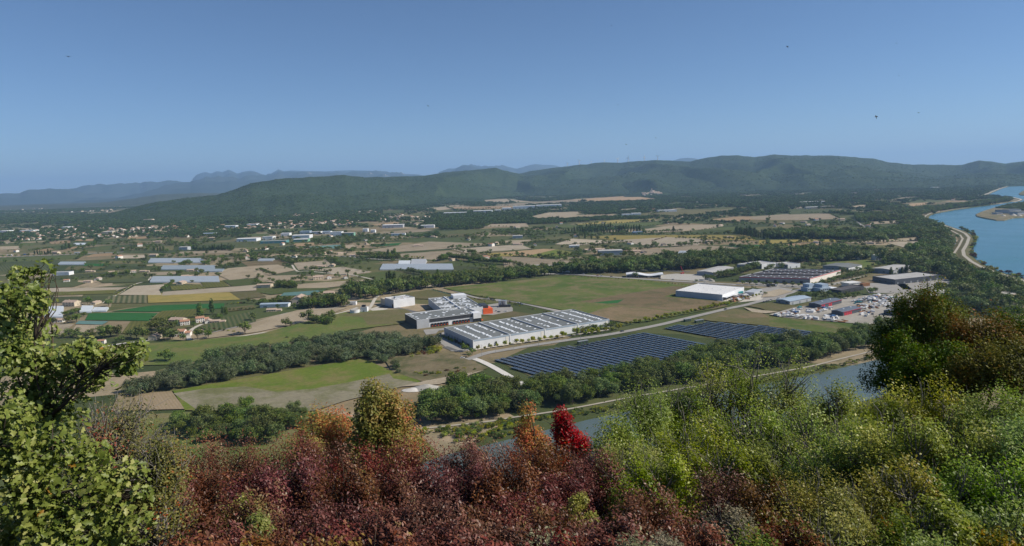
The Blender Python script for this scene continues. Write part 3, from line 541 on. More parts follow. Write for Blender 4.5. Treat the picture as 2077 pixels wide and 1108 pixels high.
# broad blue foothills across the far plain
ridge('hill', [(-140,424),(-40,420),(40,416),(120,414),(200,412),(260,404),(320,395),(400,392),(460,392),(520,392)], [(-140,7600),(520,7600)], [(-140,9800),(520,9800)], 50, hill_mat('far foothills', (.06, .08, .045), (.10, .105, .06), (.3, .26, .2), .3, .002), 900., 103, label='hazy foothills below the distant mountain chain')

def hill_z(x, y):                                     # the slope that falls from the viewpoint to the plain
    x = np.asarray(x, float); y = np.asarray(y, float)
    z = 168.2 - .62 * np.clip(y - 1, 0, 7) - .41 * np.clip(y - 8, 0, 17) - .575 * np.clip(y - 25, 0, None)
    z = z + 5.5 * sm((x - 10) / 16) * sm((y - 16) / 16) * (1 - sm((y - 70) / 80))
    z = z + (fbm(x / 9., y / 9., 5, 4) - .5) * 1.1 * sm((y - 3) / 8)
    return np.maximum(z, -3.)
xs = np.concatenate([np.arange(-420, -60, 12.), np.arange(-60, 60, 1.2), np.arange(60, 421, 12.)]); ys = np.concatenate([np.arange(-60, 0, 6.), np.arange(0, 60, 1.0), np.arange(60, 330, 6.)])
XX, YY = np.meshgrid(xs, ys); n0, n1 = XX.shape
ix = np.arange(n0 * n1).reshape(n0, n1)
Qh = np.stack([ix[:-1, :-1], ix[:-1, 1:], ix[1:, 1:], ix[1:, :-1]], -1).reshape(-1, 4)
t = NT('hillside soil'); co = t.coord('geo'); f = t.noise(co, .6, 6, .7); f2 = t.noise(co, 6, 4, .7)
cc = t.ramp(f, [(.3, (.05, .042, .026)), (.55, (.085, .075, .04)), (.75, (.055, .065, .026))])
hs_mat = t.done(t.bsdf(cc, .95, .08, 0, f2, .6, .12))
o = link('hillside', me_np('hillside', np.stack([XX, YY, hill_z(XX, YY)], -1).reshape(-1, 3), Qh, hs_mat, smooth=True)); tag(o, 'steep overgrown slope falling from the viewpoint to the plain', None, None, 'structure')

# ------------------------------------------------------------------ vegetation tools
def leaves(P, N, size, rnd, shape='diamond', fold=.25, aspect=.55, up=None):
    """one small folded leaf per row of P with normal N; returns verts, quads"""
    n = len(P); N = N / (np.linalg.norm(N, axis=1)[:, None] + 1e-9)
    T = rnd.normal(size=(n, 3)) if up is None else up
    T = T - (T * N).sum(1)[:, None] * N; T /= np.linalg.norm(T, axis=1)[:, None] + 1e-9
    B = np.cross(N, T); s = np.asarray(size)[:, None] if np.ndim(size) else np.full((n, 1), size)
    if shape == 'diamond':
        V = np.stack([P - T * s * .5, P + B * s * aspect * .5 + N * s * fold * .3 - T * s * .05, P + T * s * .5 - N * s * fold * .25, P - B * s * aspect * .5 + N * s * fold * .3 - T * s * .05], 1)
        return V.reshape(-1, 3), np.arange(n * 4).reshape(n, 4)
    # lobed oak leaf: two halves of quads along the mid rib
    prof = [(-.5, .05), (-.26, .28), (-.10, .15), (.10, .36), (.24, .20), (.5, .08)]
    W = []; Qs = []; k = len(prof)
    for a, w in prof:
        droop = -.35 * max(a, 0) ** 2
        W += [P + T * s * a + N * s * droop, P + T * s * (a + .03) + B * s * w * aspect * 1.6 + N * s * (fold * w + droop), P + T * s * (a + .03) - B * s * w * aspect * 1.6 + N * s * (fold * w + droop)]
    V = np.stack(W, 1).reshape(-1, 3); base = np.arange(n)[:, None] * (3 * k); q = []
    for i in range(k - 1):
        q += [[3 * i, 3 * i + 1, 3 * i + 4, 3 * i + 3], [3 * i, 3 * i + 3, 3 * i + 5, 3 * i + 2]]
    Q = (base[:, :, None] + np.array(q)[None]).reshape(-1, 4)
    return V, Q
def tubes(paths, sides=5):
    """paths: list of (points, radii) -> verts, quads"""
    V = []; Q = []; b = 0
    for pts, rad in paths:
        pts = np.asarray(pts, float); n = len(pts); d = np.gradient(pts, axis=0); d /= np.linalg.norm(d, axis=1)[:, None] + 1e-9
        ref = np.array([0, 0, 1.]) if abs(d[0, 2]) < .9 else np.array([1., 0, 0])
        x = np.cross(d, ref); x /= np.linalg.norm(x, axis=1)[:, None] + 1e-9; y = np.cross(d, x)
        a = np.arange(sides) * 2 * math.pi / sides
        ring = pts[:, None] + (x[:, None] * np.cos(a)[None, :, None] + y[:, None] * np.sin(a)[None, :, None]) * np.asarray(rad)[:, None, None]
        V.append(ring.reshape(-1, 3))
        for i in range(n - 1):
            for j in range(sides):
                Q.append((b + i * sides + j, b + i * sides + (j + 1) % sides, b + (i + 1) * sides + (j + 1) % sides, b + (i + 1) * sides + j))
        b += n * sides
    return np.concatenate(V), np.array(Q, dtype=np.int32)
def bend(p0, p1, rnd, k=4, amt=.08, sag=0.):
    p0 = np.asarray(p0, float); p1 = np.asarray(p1, float); L = np.linalg.norm(p1 - p0); t = np.linspace(0, 1, k)[:, None]
    return p0 + (p1 - p0) * t + np.sin(t * math.pi) * (rnd.normal(size=3) * amt * L + np.array([0, 0, sag * L]))
def crown(lumps, n, size, rnd, shell=.45, upb=.35, gap=.25, freq=1.6):
    """leaf centres and normals spread through the outer part of overlapping lumps, in uneven clumps with gaps"""
    L = np.array(lumps, float); w = (L[:, 3] * L[:, 4] * L[:, 5]) ** (2 / 3); w /= w.sum()
    m = int(n * 1.9); k = rnd.choice(len(L), m, p=w)
    d = rnd.normal(size=(m, 3)); d /= np.linalg.norm(d, axis=1)[:, None]
    r = (1 - shell * rnd.random(m) ** 1.4) * (1 + .12 * rnd.normal(size=m))
    nz = fbm(d[:, 0] * 2.1 + k * 7.3, d[:, 1] * 2.1 + d[:, 2] * 1.7 + k * 3.1, 13, 3)
    r *= .78 + .45 * nz
    P = L[k, :3] + d * r[:, None] * L[k, 3:6]
    R = L[:, 3:6].mean()
    g = fbm(P[:, 0] / R * freq + P[:, 2] / R * freq * .7, P[:, 1] / R * freq - P[:, 2] / R * freq, 29, 3)
    keep = g > gap + .12 * rnd.random(m)
    P, d, g = P[keep][:n], d[keep][:n], g[keep][:n]
    N = d * .5 + rnd.normal(size=P.shape) * .5 + np.array([0, 0, upb]) + np.array(sd) * .3
    return P, N, g
def tree_proto(name, seed, lumps, n, size, leafm, barkm, trunk_h, trunk_r, tint_spread=1., shell=.45, gap=.25, aspect=.8, limb_r=.35, twigs=0):
    """unit-height tree: returns (trunk mesh, crown mesh, joined mesh)"""
    rnd = np.random.default_rng(seed)
    P, N, g = crown(lumps, n, size, rnd, shell, gap=gap)
    V, Q = leaves(P, N, size * (.6 + .8 * rnd.random(len(P))), rnd, aspect=aspect)
    tint = np.clip(.5 + (g - .5) * 1.3 * tint_spread + rnd.normal(size=len(P)) * .17, 0, 1)
    paths = [(np.array([[0, 0, -.03], [.004, .003, trunk_h * .5], [0, 0, trunk_h], [.01, -.01, trunk_h + .25]]), [trunk_r * 1.25, trunk_r, trunk_r * .8, trunk_r * .3])]
    for l in lumps:
        b = bend((0, 0, trunk_h * (.6 + .4 * rnd.random())), (l[0], l[1], l[2]), rnd, 4, .05)
        paths.append((b, np.linspace(trunk_r * limb_r * 1.4, trunk_r * .12, 4)))
        for _ in range(twigs):
            d = rnd.normal(size=3); d[2] = abs(d[2]) * .8; d /= np.linalg.norm(d)
            paths.append((bend(b[2], np.array(l[:3]) + d * np.array(l[3:6]) * .92, rnd, 3, .08), np.linspace(trunk_r * .16, trunk_r * .04, 3)))
    TV, TQ = tubes(paths, 5)
    tm = me_np(name + '_trunk', TV, TQ, barkm, smooth=True); cm = me_np(name + '_crown', V, Q, leafm, tint=tint)
    jm = me_np(name, np.concatenate([TV, V]), np.concatenate([TQ, Q + len(TV)]), [barkm, leafm], mi=[0] * len(TQ) + [1] * len(Q), tint=np.concatenate([np.zeros(len(TQ)), tint]))
    return tm, cm, jm
def round_lumps(seed, k=9, rx=.30, rz=.34, zc=.60, lr=.19):
    r = np.random.default_rng(seed); out = [(0, 0, zc, rx * .62, rx * .62, rz * .7)]
    for i in range(k):
        a = 2 * math.pi * (i / k + .12 * r.normal()); el = r.uniform(-.55, .95); q = r.uniform(.75, 1.05)
        out.append((rx * math.cos(a) * math.cos(el) * q, rx * math.sin(a) * math.cos(el) * q, zc + rz * .78 * math.sin(el), lr * r.uniform(.7, 1.2), lr * r.uniform(.7, 1.2), lr * r.uniform(.6, 1.0)))
    return out
def col_lumps(seed, rx=.07, k=8, z0=.16):
    r = np.random.default_rng(seed)
    return [(r.normal() * .012, r.normal() * .012, z0 + (1 - z0) * (i + .5) / k, rx * (1.1 - .55 * (i / k) ** 2) * r.uniform(.85, 1.15), rx * (1.1 - .55 * (i / k) ** 2), .6 / k + .05) for i in range(k)]
lm_mid = leaf_mat('broadleaf foliage', [(.0, (.040, .066, .018)), (.45, (.090, .135, .034)), (.75, (.15, .19, .05)), (1., (.23, .25, .075))], .2, .55, .3, .2)
lm_grove = leaf_mat('silver green foliage', [(.0, (.045, .068, .028)), (.45, (.095, .130, .055)), (.8, (.165, .195, .10)), (1., (.24, .255, .15))], .2, .55, .25, .2)
lm_pop = leaf_mat('poplar foliage', [(.0, (.035, .06, .016)), (.5, (.08, .12, .03)), (1., (.15, .18, .05))], .2, .55, .25, .2)
lm_young = leaf_mat('yellow green young foliage', [(.0, (.17, .20, .025)), (.5, (.30, .32, .045)), (1., (.42, .41, .08))], .3, .55, .2, .2)
lm_far = leaf_mat('dark woodland foliage', [(.0, (.034, .058, .018)), (.5, (.070, .105, .03)), (1., (.125, .155, .05))], .15, .6, .35, .1)
lm_red = leaf_mat('rusty scrub foliage', [(.0, (.05, .022, .014)), (.5, (.11, .045, .025)), (1., (.18, .08, .04))], .2, .6, .25, .2)
PR = {}
PR['near'] = [tree_proto('broadleaf_tree', 100 + i, round_lumps(100 + i, 14, .34 + .03 * (i % 3), .40, .52, .19), 3000, .045, lm_mid, M['bark'], .30, .018, gap=.30, twigs=3) for i in range(4)]
PR['grove'] = [tree_proto('silver_tree', 120 + i, round_lumps(120 + i, 14, .38 + .03 * (i % 3), .42, .48, .20), 2600, .05, lm_grove, M['bark'], .26, .018, gap=.28, twigs=2) for i in range(4)]
PR['broad'] = [tree_proto('field_tree', 140 + i, round_lumps(140 + i, 9, .34 + .04 * (i % 3), .33, .57, .2), 620, .085, lm_mid, M['bark'], .26, .02, gap=.26) for i in range(5)]
PR['poplar'] = [tree_proto('poplar_tree', 160 + i, col_lumps(160 + i, .085 + .02 * i), 900, .05, lm_pop, M['bark'], .2, .013, gap=.24) for i in range(3)]
PR['young'] = [tree_proto('young_tree', 170 + i, round_lumps(170 + i, 8, .30, .30, .60, .18), 800, .09, lm_young, M['bark'], .36, .016, gap=.26) for i in range(3)]
PR['shrub'] = [tree_proto('low_shrub', 180 + i, round_lumps(180 + i, 8, .52, .34, .42, .26), 700, .10, m, M['bark'], .1, .02, gap=.26) for i, m in enumerate((lm_mid, lm_young, lm_red))]
PR['far'] = [tree_proto('woodland_tree', 190 + i, round_lumps(190 + i, 6, .40, .30, .52, .26), 130, .20, lm_far, M['bark'], .2, .02, gap=.2) for i in range(4)]
PR['clump'] = [tree_proto('forest_clump', 200 + i, round_lumps(200 + i, 7, .62, .24, .30, .34), 110, .30, lm_far, M['bark'], .1, .02, gap=.15) for i in range(3)]

_protocols = {}
def proto_collection(key, datas):
    c = bpy.data.collections.new('source_' + key)
    for i, d in enumerate(datas):
        ob = bpy.data.objects.new('%s_source_%02d' % (key, i), d); c.objects.link(ob)
    return c
def scatter(name, label, cat, key, datas, P, sc, rz, idx, kind='stuff'):
    """many alike far things as ONE object: instances on points"""
    m = bpy.data.meshes.new(name); n = len(P); m.vertices.add(n); m.vertices.foreach_set('co', np.asarray(P, np.float32).ravel())
    for nm, typ, val in (('sc', 'FLOAT_VECTOR', sc), ('rz', 'FLOAT', rz), ('pi', 'INT', idx)):
        a = m.attributes.new(nm, typ, 'POINT')
        a.data.foreach_set('vector' if typ == 'FLOAT_VECTOR' else 'value', np.asarray(val, np.int32 if typ == 'INT' else np.float32).ravel())
    o = link(name, m); tag(o, label, cat, None, kind)
    if key not in _protocols: _protocols[key] = proto_collection(key, datas)
    g = bpy.data.node_groups.new('scatter_' + name, 'GeometryNodeTree')
    g.interface.new_socket('Geometry', in_out='INPUT', socket_type='NodeSocketGeometry'); g.interface.new_socket('Geometry', in_out='OUTPUT', socket_type='NodeSocketGeometry')
    N = g.nodes; gi = N.new('NodeGroupInput'); go = N.new('NodeGroupOutput'); ip = N.new('GeometryNodeInstanceOnPoints'); ci = N.new('GeometryNodeCollectionInfo')
    ci.inputs['Collection'].default_value = _protocols[key]; ci.inputs['Separate Children'].default_value = True; ci.inputs['Reset Children'].default_value = True
    def att(nm, typ):
        a = N.new('GeometryNodeInputNamedAttribute'); a.data_type = typ; a.inputs['Name'].default_value = nm
        return [s for s in a.outputs if s.name == 'Attribute' and s.enabled][0]
    cx = N.new('ShaderNodeCombineXYZ'); g.links.new(att('rz', 'FLOAT'), cx.inputs[2])
    g.links.new(gi.outputs[0], ip.inputs['Points']); g.links.new(ci.outputs[0], ip.inputs['Instance']); ip.inputs['Pick Instance'].default_value = True
    g.links.new(att('pi', 'INT'), ip.inputs['Instance Index']); g.links.new(cx.outputs[0], ip.inputs['Rotation']); g.links.new(att('sc', 'FLOAT_VECTOR'), ip.inputs['Scale'])
    g.links.new(ip.outputs[0], go.inputs[0])
    md = o.modifiers.new('scatter', 'NODES'); md.node_group = g
    return o
# ------------------------------------------------------------------ industrial buildings
BLD = []
def frame3(A, B, C, square=True):
    """base corners in photo pixels: A the corner both visible walls share, B the other end of one wall, C of the other"""
    a, b, c = G(*A), G(*B), G(*C); u = b - a; v = c - a; Lu = np.linalg.norm(u); u /= Lu; Lv = np.linalg.norm(v)
    if square:
        n = np.array([-u[1], u[0], 0]); n = n if n @ v > 0 else -n; v = n
    else: v = v / Lv
    return a, u, v, Lu, Lv
def building(name, label, cat, A, B, C, h, walls, roof, rooftype='flat', rise=1.5, bays=1, lights=None, parapet=.8, trim=None, group=None, square=True, z0=0.):
    """walls: material (or dict by side a=A-B, c=A-C, b=far sides). Local frame: x along A-B, y along A-C."""
    a, u, v, Lu, Lv = frame3(A, B, C, square)
    root = empty(name, (a[0], a[1], z0)); tag(root, label, cat, group)
    BLD.append(PX(np.array([a - 4 * u - 4 * v, a + u * (Lu + 4) - 4 * v, a + u * (Lu + 4) + v * (Lv + 4), a - 4 * u + v * (Lv + 4)])))
    Wm = walls if isinstance(walls, dict) else {'a': walls, 'b': walls, 'c': walls}
    def T(x, y, z): q = u * x + v * y; return (q[0], q[1], z)
    mats = list({m.name: m for m in [Wm['a'], Wm['b'], Wm['c'], trim or Wm['a']]}.values()); ixm = {m.name: i for i, m in enumerate(mats)}
    mb = MB(); th = .4
    if rooftype == 'gable':                            # ridge along x
        hr = h + rise
        for (p, q), k in (((0, 0), 'a'), ((Lu, 0), 'b'), ((Lu, Lv), 'b'), ((0, Lv), 'c')): pass
        mb.poly([T(0, 0, 0), T(Lu, 0, 0), T(Lu, 0, h), T(0, 0, h)], ixm[Wm['a'].name])
        mb.poly([T(Lu, Lv, 0), T(0, Lv, 0), T(0, Lv, h), T(Lu, Lv, h)], ixm[Wm['b'].name])
        mb.poly([T(Lu, 0, 0), T(Lu, Lv, 0), T(Lu, Lv, h), T(Lu, Lv / 2, hr), T(Lu, 0, h)], ixm[Wm['b'].name])
        mb.poly([T(0, Lv, 0), T(0, 0, 0), T(0, 0, h), T(0, Lv / 2, hr), T(0, Lv, h)], ixm[Wm['c'].name])
        mb.obj('wall', mats, root)
        rb = MB(); e = .5; tk = .25
        for y0, y1, za, zb in ((-e, Lv / 2, h - .15, hr), (Lv + e, Lv / 2, h - .15, hr)):
            P8 = [T(-e, y0, za), T(Lu + e, y0, za), T(Lu + e, y1, zb), T(-e, y1, zb)]
            Q8 = [(p[0], p[1], p[2] + tk) for p in P8]
            rb.poly(Q8 if y0 < y1 else Q8[::-1]); rb.poly(P8[::-1] if y0 < y1 else P8)
            for i in range(4): j = (i + 1) % 4; rb.poly([P8[i], P8[j], Q8[j], Q8[i]])
        ro = rb.obj('roof', [roof], root)
    else:
        for x0, x1, y0, y1, k in ((0, Lu, 0, th, 'a'), (0, th, th, Lv, 'c'), (Lu - th, Lu, th, Lv, 'b'), (th, Lu - th, Lv - th, Lv, 'b')):
            n = len(mb.V); P4 = [(x0, y0), (x1, y0), (x1, y1), (x0, y1)]
            mb.V += [T(x, y, 0) for x, y in P4] + [T(x, y, h) for x, y in P4]
            for f in ((4, 5, 6, 7), (0, 1, 5, 4), (1, 2, 6, 5), (2, 3, 7, 6), (3, 0, 4, 7)):
                mb.F.append(tuple(n + i for i in f)); mb.M.append(ixm[(trim or Wm[k]).name] if f[0] == 4 else ixm[Wm[k].name])
        mb.obj('wall', mats, root)
        rb = MB(); zt = h - parapet; rb.poly([T(th + .01, th + .01, zt), T(Lu - th - .01, th + .01, zt), T(Lu - th - .01, Lv - th - .01, zt), T(th + .01, Lv - th - .01, zt)])
        ro = rb.obj('roof', [roof], root)
        if bays > 1:                                   # fire walls standing between the bays
            for i in range(1, bays):
                x = Lu * i / bays; f = MB(); n = 0
                f.V += [T(x + dx, y, z) for dx, y, z in ((-.7, th, zt), (.7, th, zt), (.7, Lv - th, zt), (-.7, Lv - th, zt), (-.7, th, h + .35), (.7, th, h + .35), (.7, Lv - th, h + .35), (-.7, Lv - th, h + .35))]
                for q in ((4, 5, 6, 7), (0, 1, 5, 4), (1, 2, 6, 5), (2, 3, 7, 6), (3, 0, 4, 7)): f.F.append(q); f.M.append(0)
                f.obj('fire_wall', [trim or M['blueroof']], root)
        if lights:
            s = MB()
            for (x, y, w, d) in lights(Lu, Lv):
                n = len(s.V); zz = zt + .02
                s.V += [T(x, y, zz), T(x + w, y, zz), T(x + w, y + d, zz), T(x, y + d, zz), T(x + .2, y + .2, zz + .5), T(x + w - .2, y + .2, zz + .5), T(x + w - .2, y + d - .2, zz + .5), T(x + .2, y + d - .2, zz + .5)]
                for q in ((4, 5, 6, 7), (0, 1, 5, 4), (1, 2, 6, 5), (2, 3, 7, 6), (3, 0, 4, 7)): s.F.append(tuple(n + i for i in q)); s.M.append(0)
            so = s.obj('skylights', [M['skylight']], root); so['kind'] = 'stuff'
    root['_L'] = (float(Lu), float(Lv)); return root, T, Lu, Lv
def slab(root, T, name, mat, x0, x1, y0, y1, z0, z1):   # a box part in the building's own frame
    f = MB(); P4 = [(x0, y0), (x1, y0), (x1, y1), (x0, y1)]
    f.V += [T(x, y, z0) for x, y in P4] + [T(x, y, z1) for x, y in P4]
    for q in ((3, 2, 1, 0), (4, 5, 6, 7), (0, 1, 5, 4), (1, 2, 6, 5), (2, 3, 7, 6), (3, 0, 4, 7)): f.F.append(q); f.M.append(0)
    return f.obj(name, [mat], root)
def rows_of_lights(nb):
    def fn(Lu, Lv):
        r = random.Random(4); out = []; w = Lu / nb
        for b in range(nb):
            for fx in (.2, .5, .8):
                solid = fx == .5 or r.random() < .45
                y = 5
                while y < Lv - 5:
                    if solid or r.random() < .5: out.append((b * w + w * fx + r.uniform(-.6, .6) + (1.2 if r.random() < .3 else 0), y, 3.0, 1.5))
                    y += 3.6 if solid else 4.2
        return out
    return fn
def random_lights(n, w, d, seed):
    def fn(Lu, Lv):
        r = random.Random(seed); return [(r.uniform(3, Lu - 5), r.uniform(3, Lv - 5), w, d) for _ in range(n)]
    return fn
def grid_lights(dx, dy, w, d):
    def fn(Lu, Lv): return [(x, y, w, d) for x in np.arange(dx / 2, Lu - 3, dx) for y in np.arange(dy / 2, Lv - 3, dy)]
    return fn
# the long warehouse of four bays by the solar farm
W1, T, Lu, Lv = building('warehouse', 'long white warehouse of four bays with grey roof beside the solar farm', 'warehouse', (960,709), (1236,664), (890,683), 9.7, {'a': M['white'], 'c': M['ribgrey_shaded'], 'b': M['palegrey']}, M['roofgrey'], bays=4, lights=rows_of_lights(4), trim=M['palegrey'])
for i in range(4):
    slab(W1, T, 'cornice', M['blueroof'], Lu * i / 4 + .9, Lu * (i + 1) / 4 - .9, -.14, 0, 8.1, 9.6)
    slab(W1, T, 'downpipe', M['palegrey'], Lu * (i + 1) / 4 - 1.0, Lu * (i + 1) / 4 - .4, -.3, 0, 0, 9.5)
    slab(W1, T, 'wall_pilaster', M['whitew'], Lu * (i + 1) / 4 - 5.2, Lu * (i + 1) / 4 - 2.2, -.2, 0, 0, 8.05)
for i in range(9): slab(W1, T, 'dock_door', M['grey'], -.18, 0, 8 + i * 7.2, 11.4 + i * 7.2, .8, 4.6)
slab(W1, T, 'base_band', M['grey'], -.1, 0, 0, Lv, 0, .75)
# the loading hall with orange docks
W2, T, Lu, Lv = building('loading_hall', 'loading hall with black band above a row of orange dock doors', 'warehouse', (846,667.5), (974,651), (816.6,654), 10.5, {'a': M['white'], 'c': M['dark'], 'b': M['white']}, M['roofgrey'], lights=random_lights(26, 3, 1.6, 5), trim=M['white'])
slab(W2, T, 'grey_panel', M['palegrey'], 0, Lu * .19, -.15, 0, 0, 10.4)
slab(W2, T, 'black_band', M['dark'], Lu * .195, Lu * .875, -.5, 0, 6.2, 10.2)
slab(W2, T, 'corner_block', M['white'], Lu * .88, Lu + .5, -2.5, 9, 4.2, 11.0)
slab(W2, T, 'entrance_glazing', M['glass'], Lu * .885, Lu + .2, -1.8, 8, 0, 4.15)
for i in range(12):
    x = Lu * (.215 + .047 * i + (.06 if i > 5 else 0)); d = slab(W2, T, 'dock_door', M['black'], x, x + 2.9, -.7, 0, .2, 4.4); slab(W2, T, 'dock_leveller', M['orange'], x + .8, x + 2.1, -.85, -.71, 1.0, 1.9)
slab(W2, T, 'sign_panel', M['orange'], Lu + .6, Lu + 2.6, -3.2, -2.6, 0, 2.2)
# the deep production hall behind
W3, T, Lu, Lv = building('production_hall', 'deep white production hall with orange front block behind the loading hall', 'factory', (900,645.5), (980,638), (822,625), 10.0, {'a': M['white'], 'c': M['ribgrey_shaded'], 'b': M['white']}, M['roofgrey'], lights=random_lights(150, 2.6, 1.5, 8), trim=M['white'])  # left wall's blue shade is painted in through its darker grey
slab(W3, T, 'orange_block', M['orange'], Lu + .1, Lu + 13, -.5, 16, 0, 7.2)
slab(W3, T, 'black_block', M['dark'], Lu + .1, Lu + 8, 3, 22, 7.25, 10.8)
slab(W3, T, 'rear_block', M['white'], Lu * .62, Lu * .98, Lv * .82, Lv * .99, 9.2, 13.5)
slab(W3, T, 'roof_wall', M['white'], Lu * .42, Lu * .44, .5, Lv - .5, 9.2, 11.0)
slab(W3, T, 'roof_wall', M['white'], .5, Lu * .42, Lv * .28, Lv * .29, 9.2, 10.9); slab(W3, T, 'roof_wall', M['white'], .5, Lu * .42, Lv * .6, Lv * .61, 9.2, 10.9)
for i in range(9): slab(W3, T, 'window', M['skylight'], -.12, 0, Lv * (.12 + .09 * i), Lv * (.12 + .09 * i) + 1.6, 6.6, 7.4)
W4, T, Lu, Lv = building('cold_store', 'tall white block at the end of the production hall', 'factory', (799,625.5), (842,619), (783,620), 11.5, {'a': M['white'], 'c': M['ribgrey_shaded'], 'b': M['white']}, M['rooflight'], lights=random_lights(14, 2.5, 1.5, 3), trim=M['white'])
slab(W4, T, 'low_annex', M['cream'], 1, 12, Lv + .1, Lv + 16, 0, 9.0); slab(W4, T, 'roof_plant', M['palegrey'], Lu * .3, Lu * .6, Lv * .5, Lv * .7, 10.7, 12.8); slab(W4, T, 'door', M['dark'], -.3, 0, 1, 5, 0, 5)
# tanks
q = G(720, 635); o = empty('storage_tank', (q[0], q[1], 0)); tag(o, 'low round white water tank on gravel by the track', 'tank')
m = MB(); m.cyl(0, 0, 0, 4.6, 6.4, n=28); m.obj('shell', [M['white']], o); m = MB(); m.cyl(0, 0, 4.61, 5.1, 6.5, 5.9, n=28); m.obj('lid', [M['concrete']], o)
q = G(738, 634); o = empty('pump_house', (q[0], q[1], 0)); tag(o, 'white pump house with black box on its roof by the tank', 'pump house')
m = MB(); m.box(-4.5, 4.5, 0, 9, 0, 7); m.obj('wall', [M['white']], o); m = MB(); m.box(-3, 2, 2, 6, 7.01, 9.6); m.obj('roof_box', [M['black']], o); m = MB(); m.box(-4.8, 4.8, -.3, 9.3, 6.99, 7.005); m.obj('roof', [M['rooflight']], o); m = MB(); m.box(-1, 1, -.12, 0, 0, 3); m.obj('door', [M['grey']], o)
q = G(1018, 622); o = empty('metal_silo', (q[0], q[1], 0)); tag(o, 'steel silo tower with dark low shed beside the factory car park', 'silo')
m = MB(); m.cyl(3.5, 0, 0, 8.5, 3.6, n=20); m.obj('silo_tank', [M['steel']], o); m = MB(); m.box(-4.6, -.4, -3, 3, 0, 9); m.obj('stair_tower', [M['palegrey']], o); m = MB(); m.box(-3, 12, -7, -3.2, 0, 3.4); m.obj('shed', [M['dark']], o)
# white warehouse across the meadow
W6, T, Lu, Lv = building('warehouse', 'white flat roofed warehouse standing alone across the green meadow', 'warehouse', (1465,610.6), (1509,594), (1364,604), 8.6, {'a': M['white'], 'c': M['ribgrey_shaded'], 'b': M['palegrey']}, M['roofwhite'], lights=grid_lights(17, 13, 1.6, 1.2), trim=M['white'])  # A-C wall of this white hall: shade is put into its bluish grey
slab(W6, T, 'loading_opening', M['black'], 3, Lu * .5, -.15, 0, 0, 4.4); slab(W6, T, 'canopy', M['white'], 1, Lu * .56, -5.5, -.01, 4.6, 5.2); slab(W6, T, 'annex', M['palegrey'], Lu * .75, Lu * 1.15, -22, -8, 0, 5)
for i in range(4): slab(W6, T, 'canopy_post', M['steel'], 2 + i * Lu * .17, 2.4 + i * Lu * .17, -5.3, -4.9, 0, 4.59)
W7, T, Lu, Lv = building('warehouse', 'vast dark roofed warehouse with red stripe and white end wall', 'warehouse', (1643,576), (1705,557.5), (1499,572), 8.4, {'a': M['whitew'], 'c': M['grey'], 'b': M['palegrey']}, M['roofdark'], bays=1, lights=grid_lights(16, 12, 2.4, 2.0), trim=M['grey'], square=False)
slab(W7, T, 'red_stripe', M['red'], -.1, Lu, -.12, 0, 7.1, 8.0); slab(W7, T, 'red_stripe', M['red'], -.12, 0, 0, Lv, 7.1, 8.0)
for f in (.33, .66): slab(W7, T, 'fire_wall', M['dark'], Lu * f, Lu * f + .8, .5, Lv - .5, 7.61, 8.9)
for i in range(7): slab(W7, T, 'dock_door', M['dark'], -.14, 0, Lv * (.1 + .12 * i), Lv * (.1 + .12 * i) + 4, 0, 4.2)
INDUSTRY = [
 ('business park workshop, pale walls and shallow white roof', (1447,561), (1488,550), (1413,558.5), 6.5, 'grey', 'rooflight', 'gable'),
 ('white workshop with blue trim by the highway trees', (1517,546), (1541,542), (1501,543), 7, 'white', 'roofgrey', 'flat'),
 ('tall white store behind the dark roofed warehouse', (1545,546), (1573,542.5), (1540,541), 9, 'white', 'rooflight', 'flat'),
 ('white depot with blue black end beside the tall store', (1598,545), (1623,542.5), (1574,541), 7, 'white', 'rooflight', 'flat'),
 ('grey roofed store with white end wall beside the dark roofed warehouse', (1721,551), (1748,545), (1668,546.5), 6.5, 'white', 'roofgrey', 'gable'),
 ('pale grey boat storage shed beside the gravel yard', (1602,619.5), (1645,611), (1574,615), 5.0, 'palegrey', 'blueroof', 'gable'),
 ('dark low office building behind the tree screen', (1706,598), (1752,588), (1691,594), 6, 'dark', 'roofdark', 'flat'),
 ('grey works with dark fascia behind the storage yard', (1815,578), (1908,568), (1810,570), 8, 'slate', 'rooflight', 'flat'),
 ('pale twin roofed works by the row of cypresses', (1812,557), (1855,549), (1800,551), 7, 'palegrey', 'rooflight', 'gable'),
 ('white farm store with wide eaves among bushes', (1118,548.5), (1126,545), (1082,544), 6, 'white', 'rooflight', 'gable'),
 ('long white shed behind the storage yard', (1905,612), (1930,600), (1896,606), 6, 'white', 'rooflight', 'gable'),
 ('beige concrete block among the riverside woods', (2046,612), (2068,609), (2016,606), 9, 'cream', 'concrete', 'flat'),
]
for lab, A, B, C, h, wm, rm, rt in INDUSTRY:
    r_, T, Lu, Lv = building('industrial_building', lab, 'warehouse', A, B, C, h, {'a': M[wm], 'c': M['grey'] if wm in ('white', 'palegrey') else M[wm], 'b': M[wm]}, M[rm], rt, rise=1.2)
    n = max(2, int(Lu / 12))
    for i in range(n): slab(r_, T, 'door', M['grey' if wm != 'dark' else 'glass'], Lu * (i + .3) / n, Lu * (i + .3) / n + 3, -.12, 0, 0, 3.4)
    for i in range(max(2, int(Lv / 12))): slab(r_, T, 'window', M['glass'], -.12, 0, 3 + i * 11, 6 + i * 11, 2, 3.4)
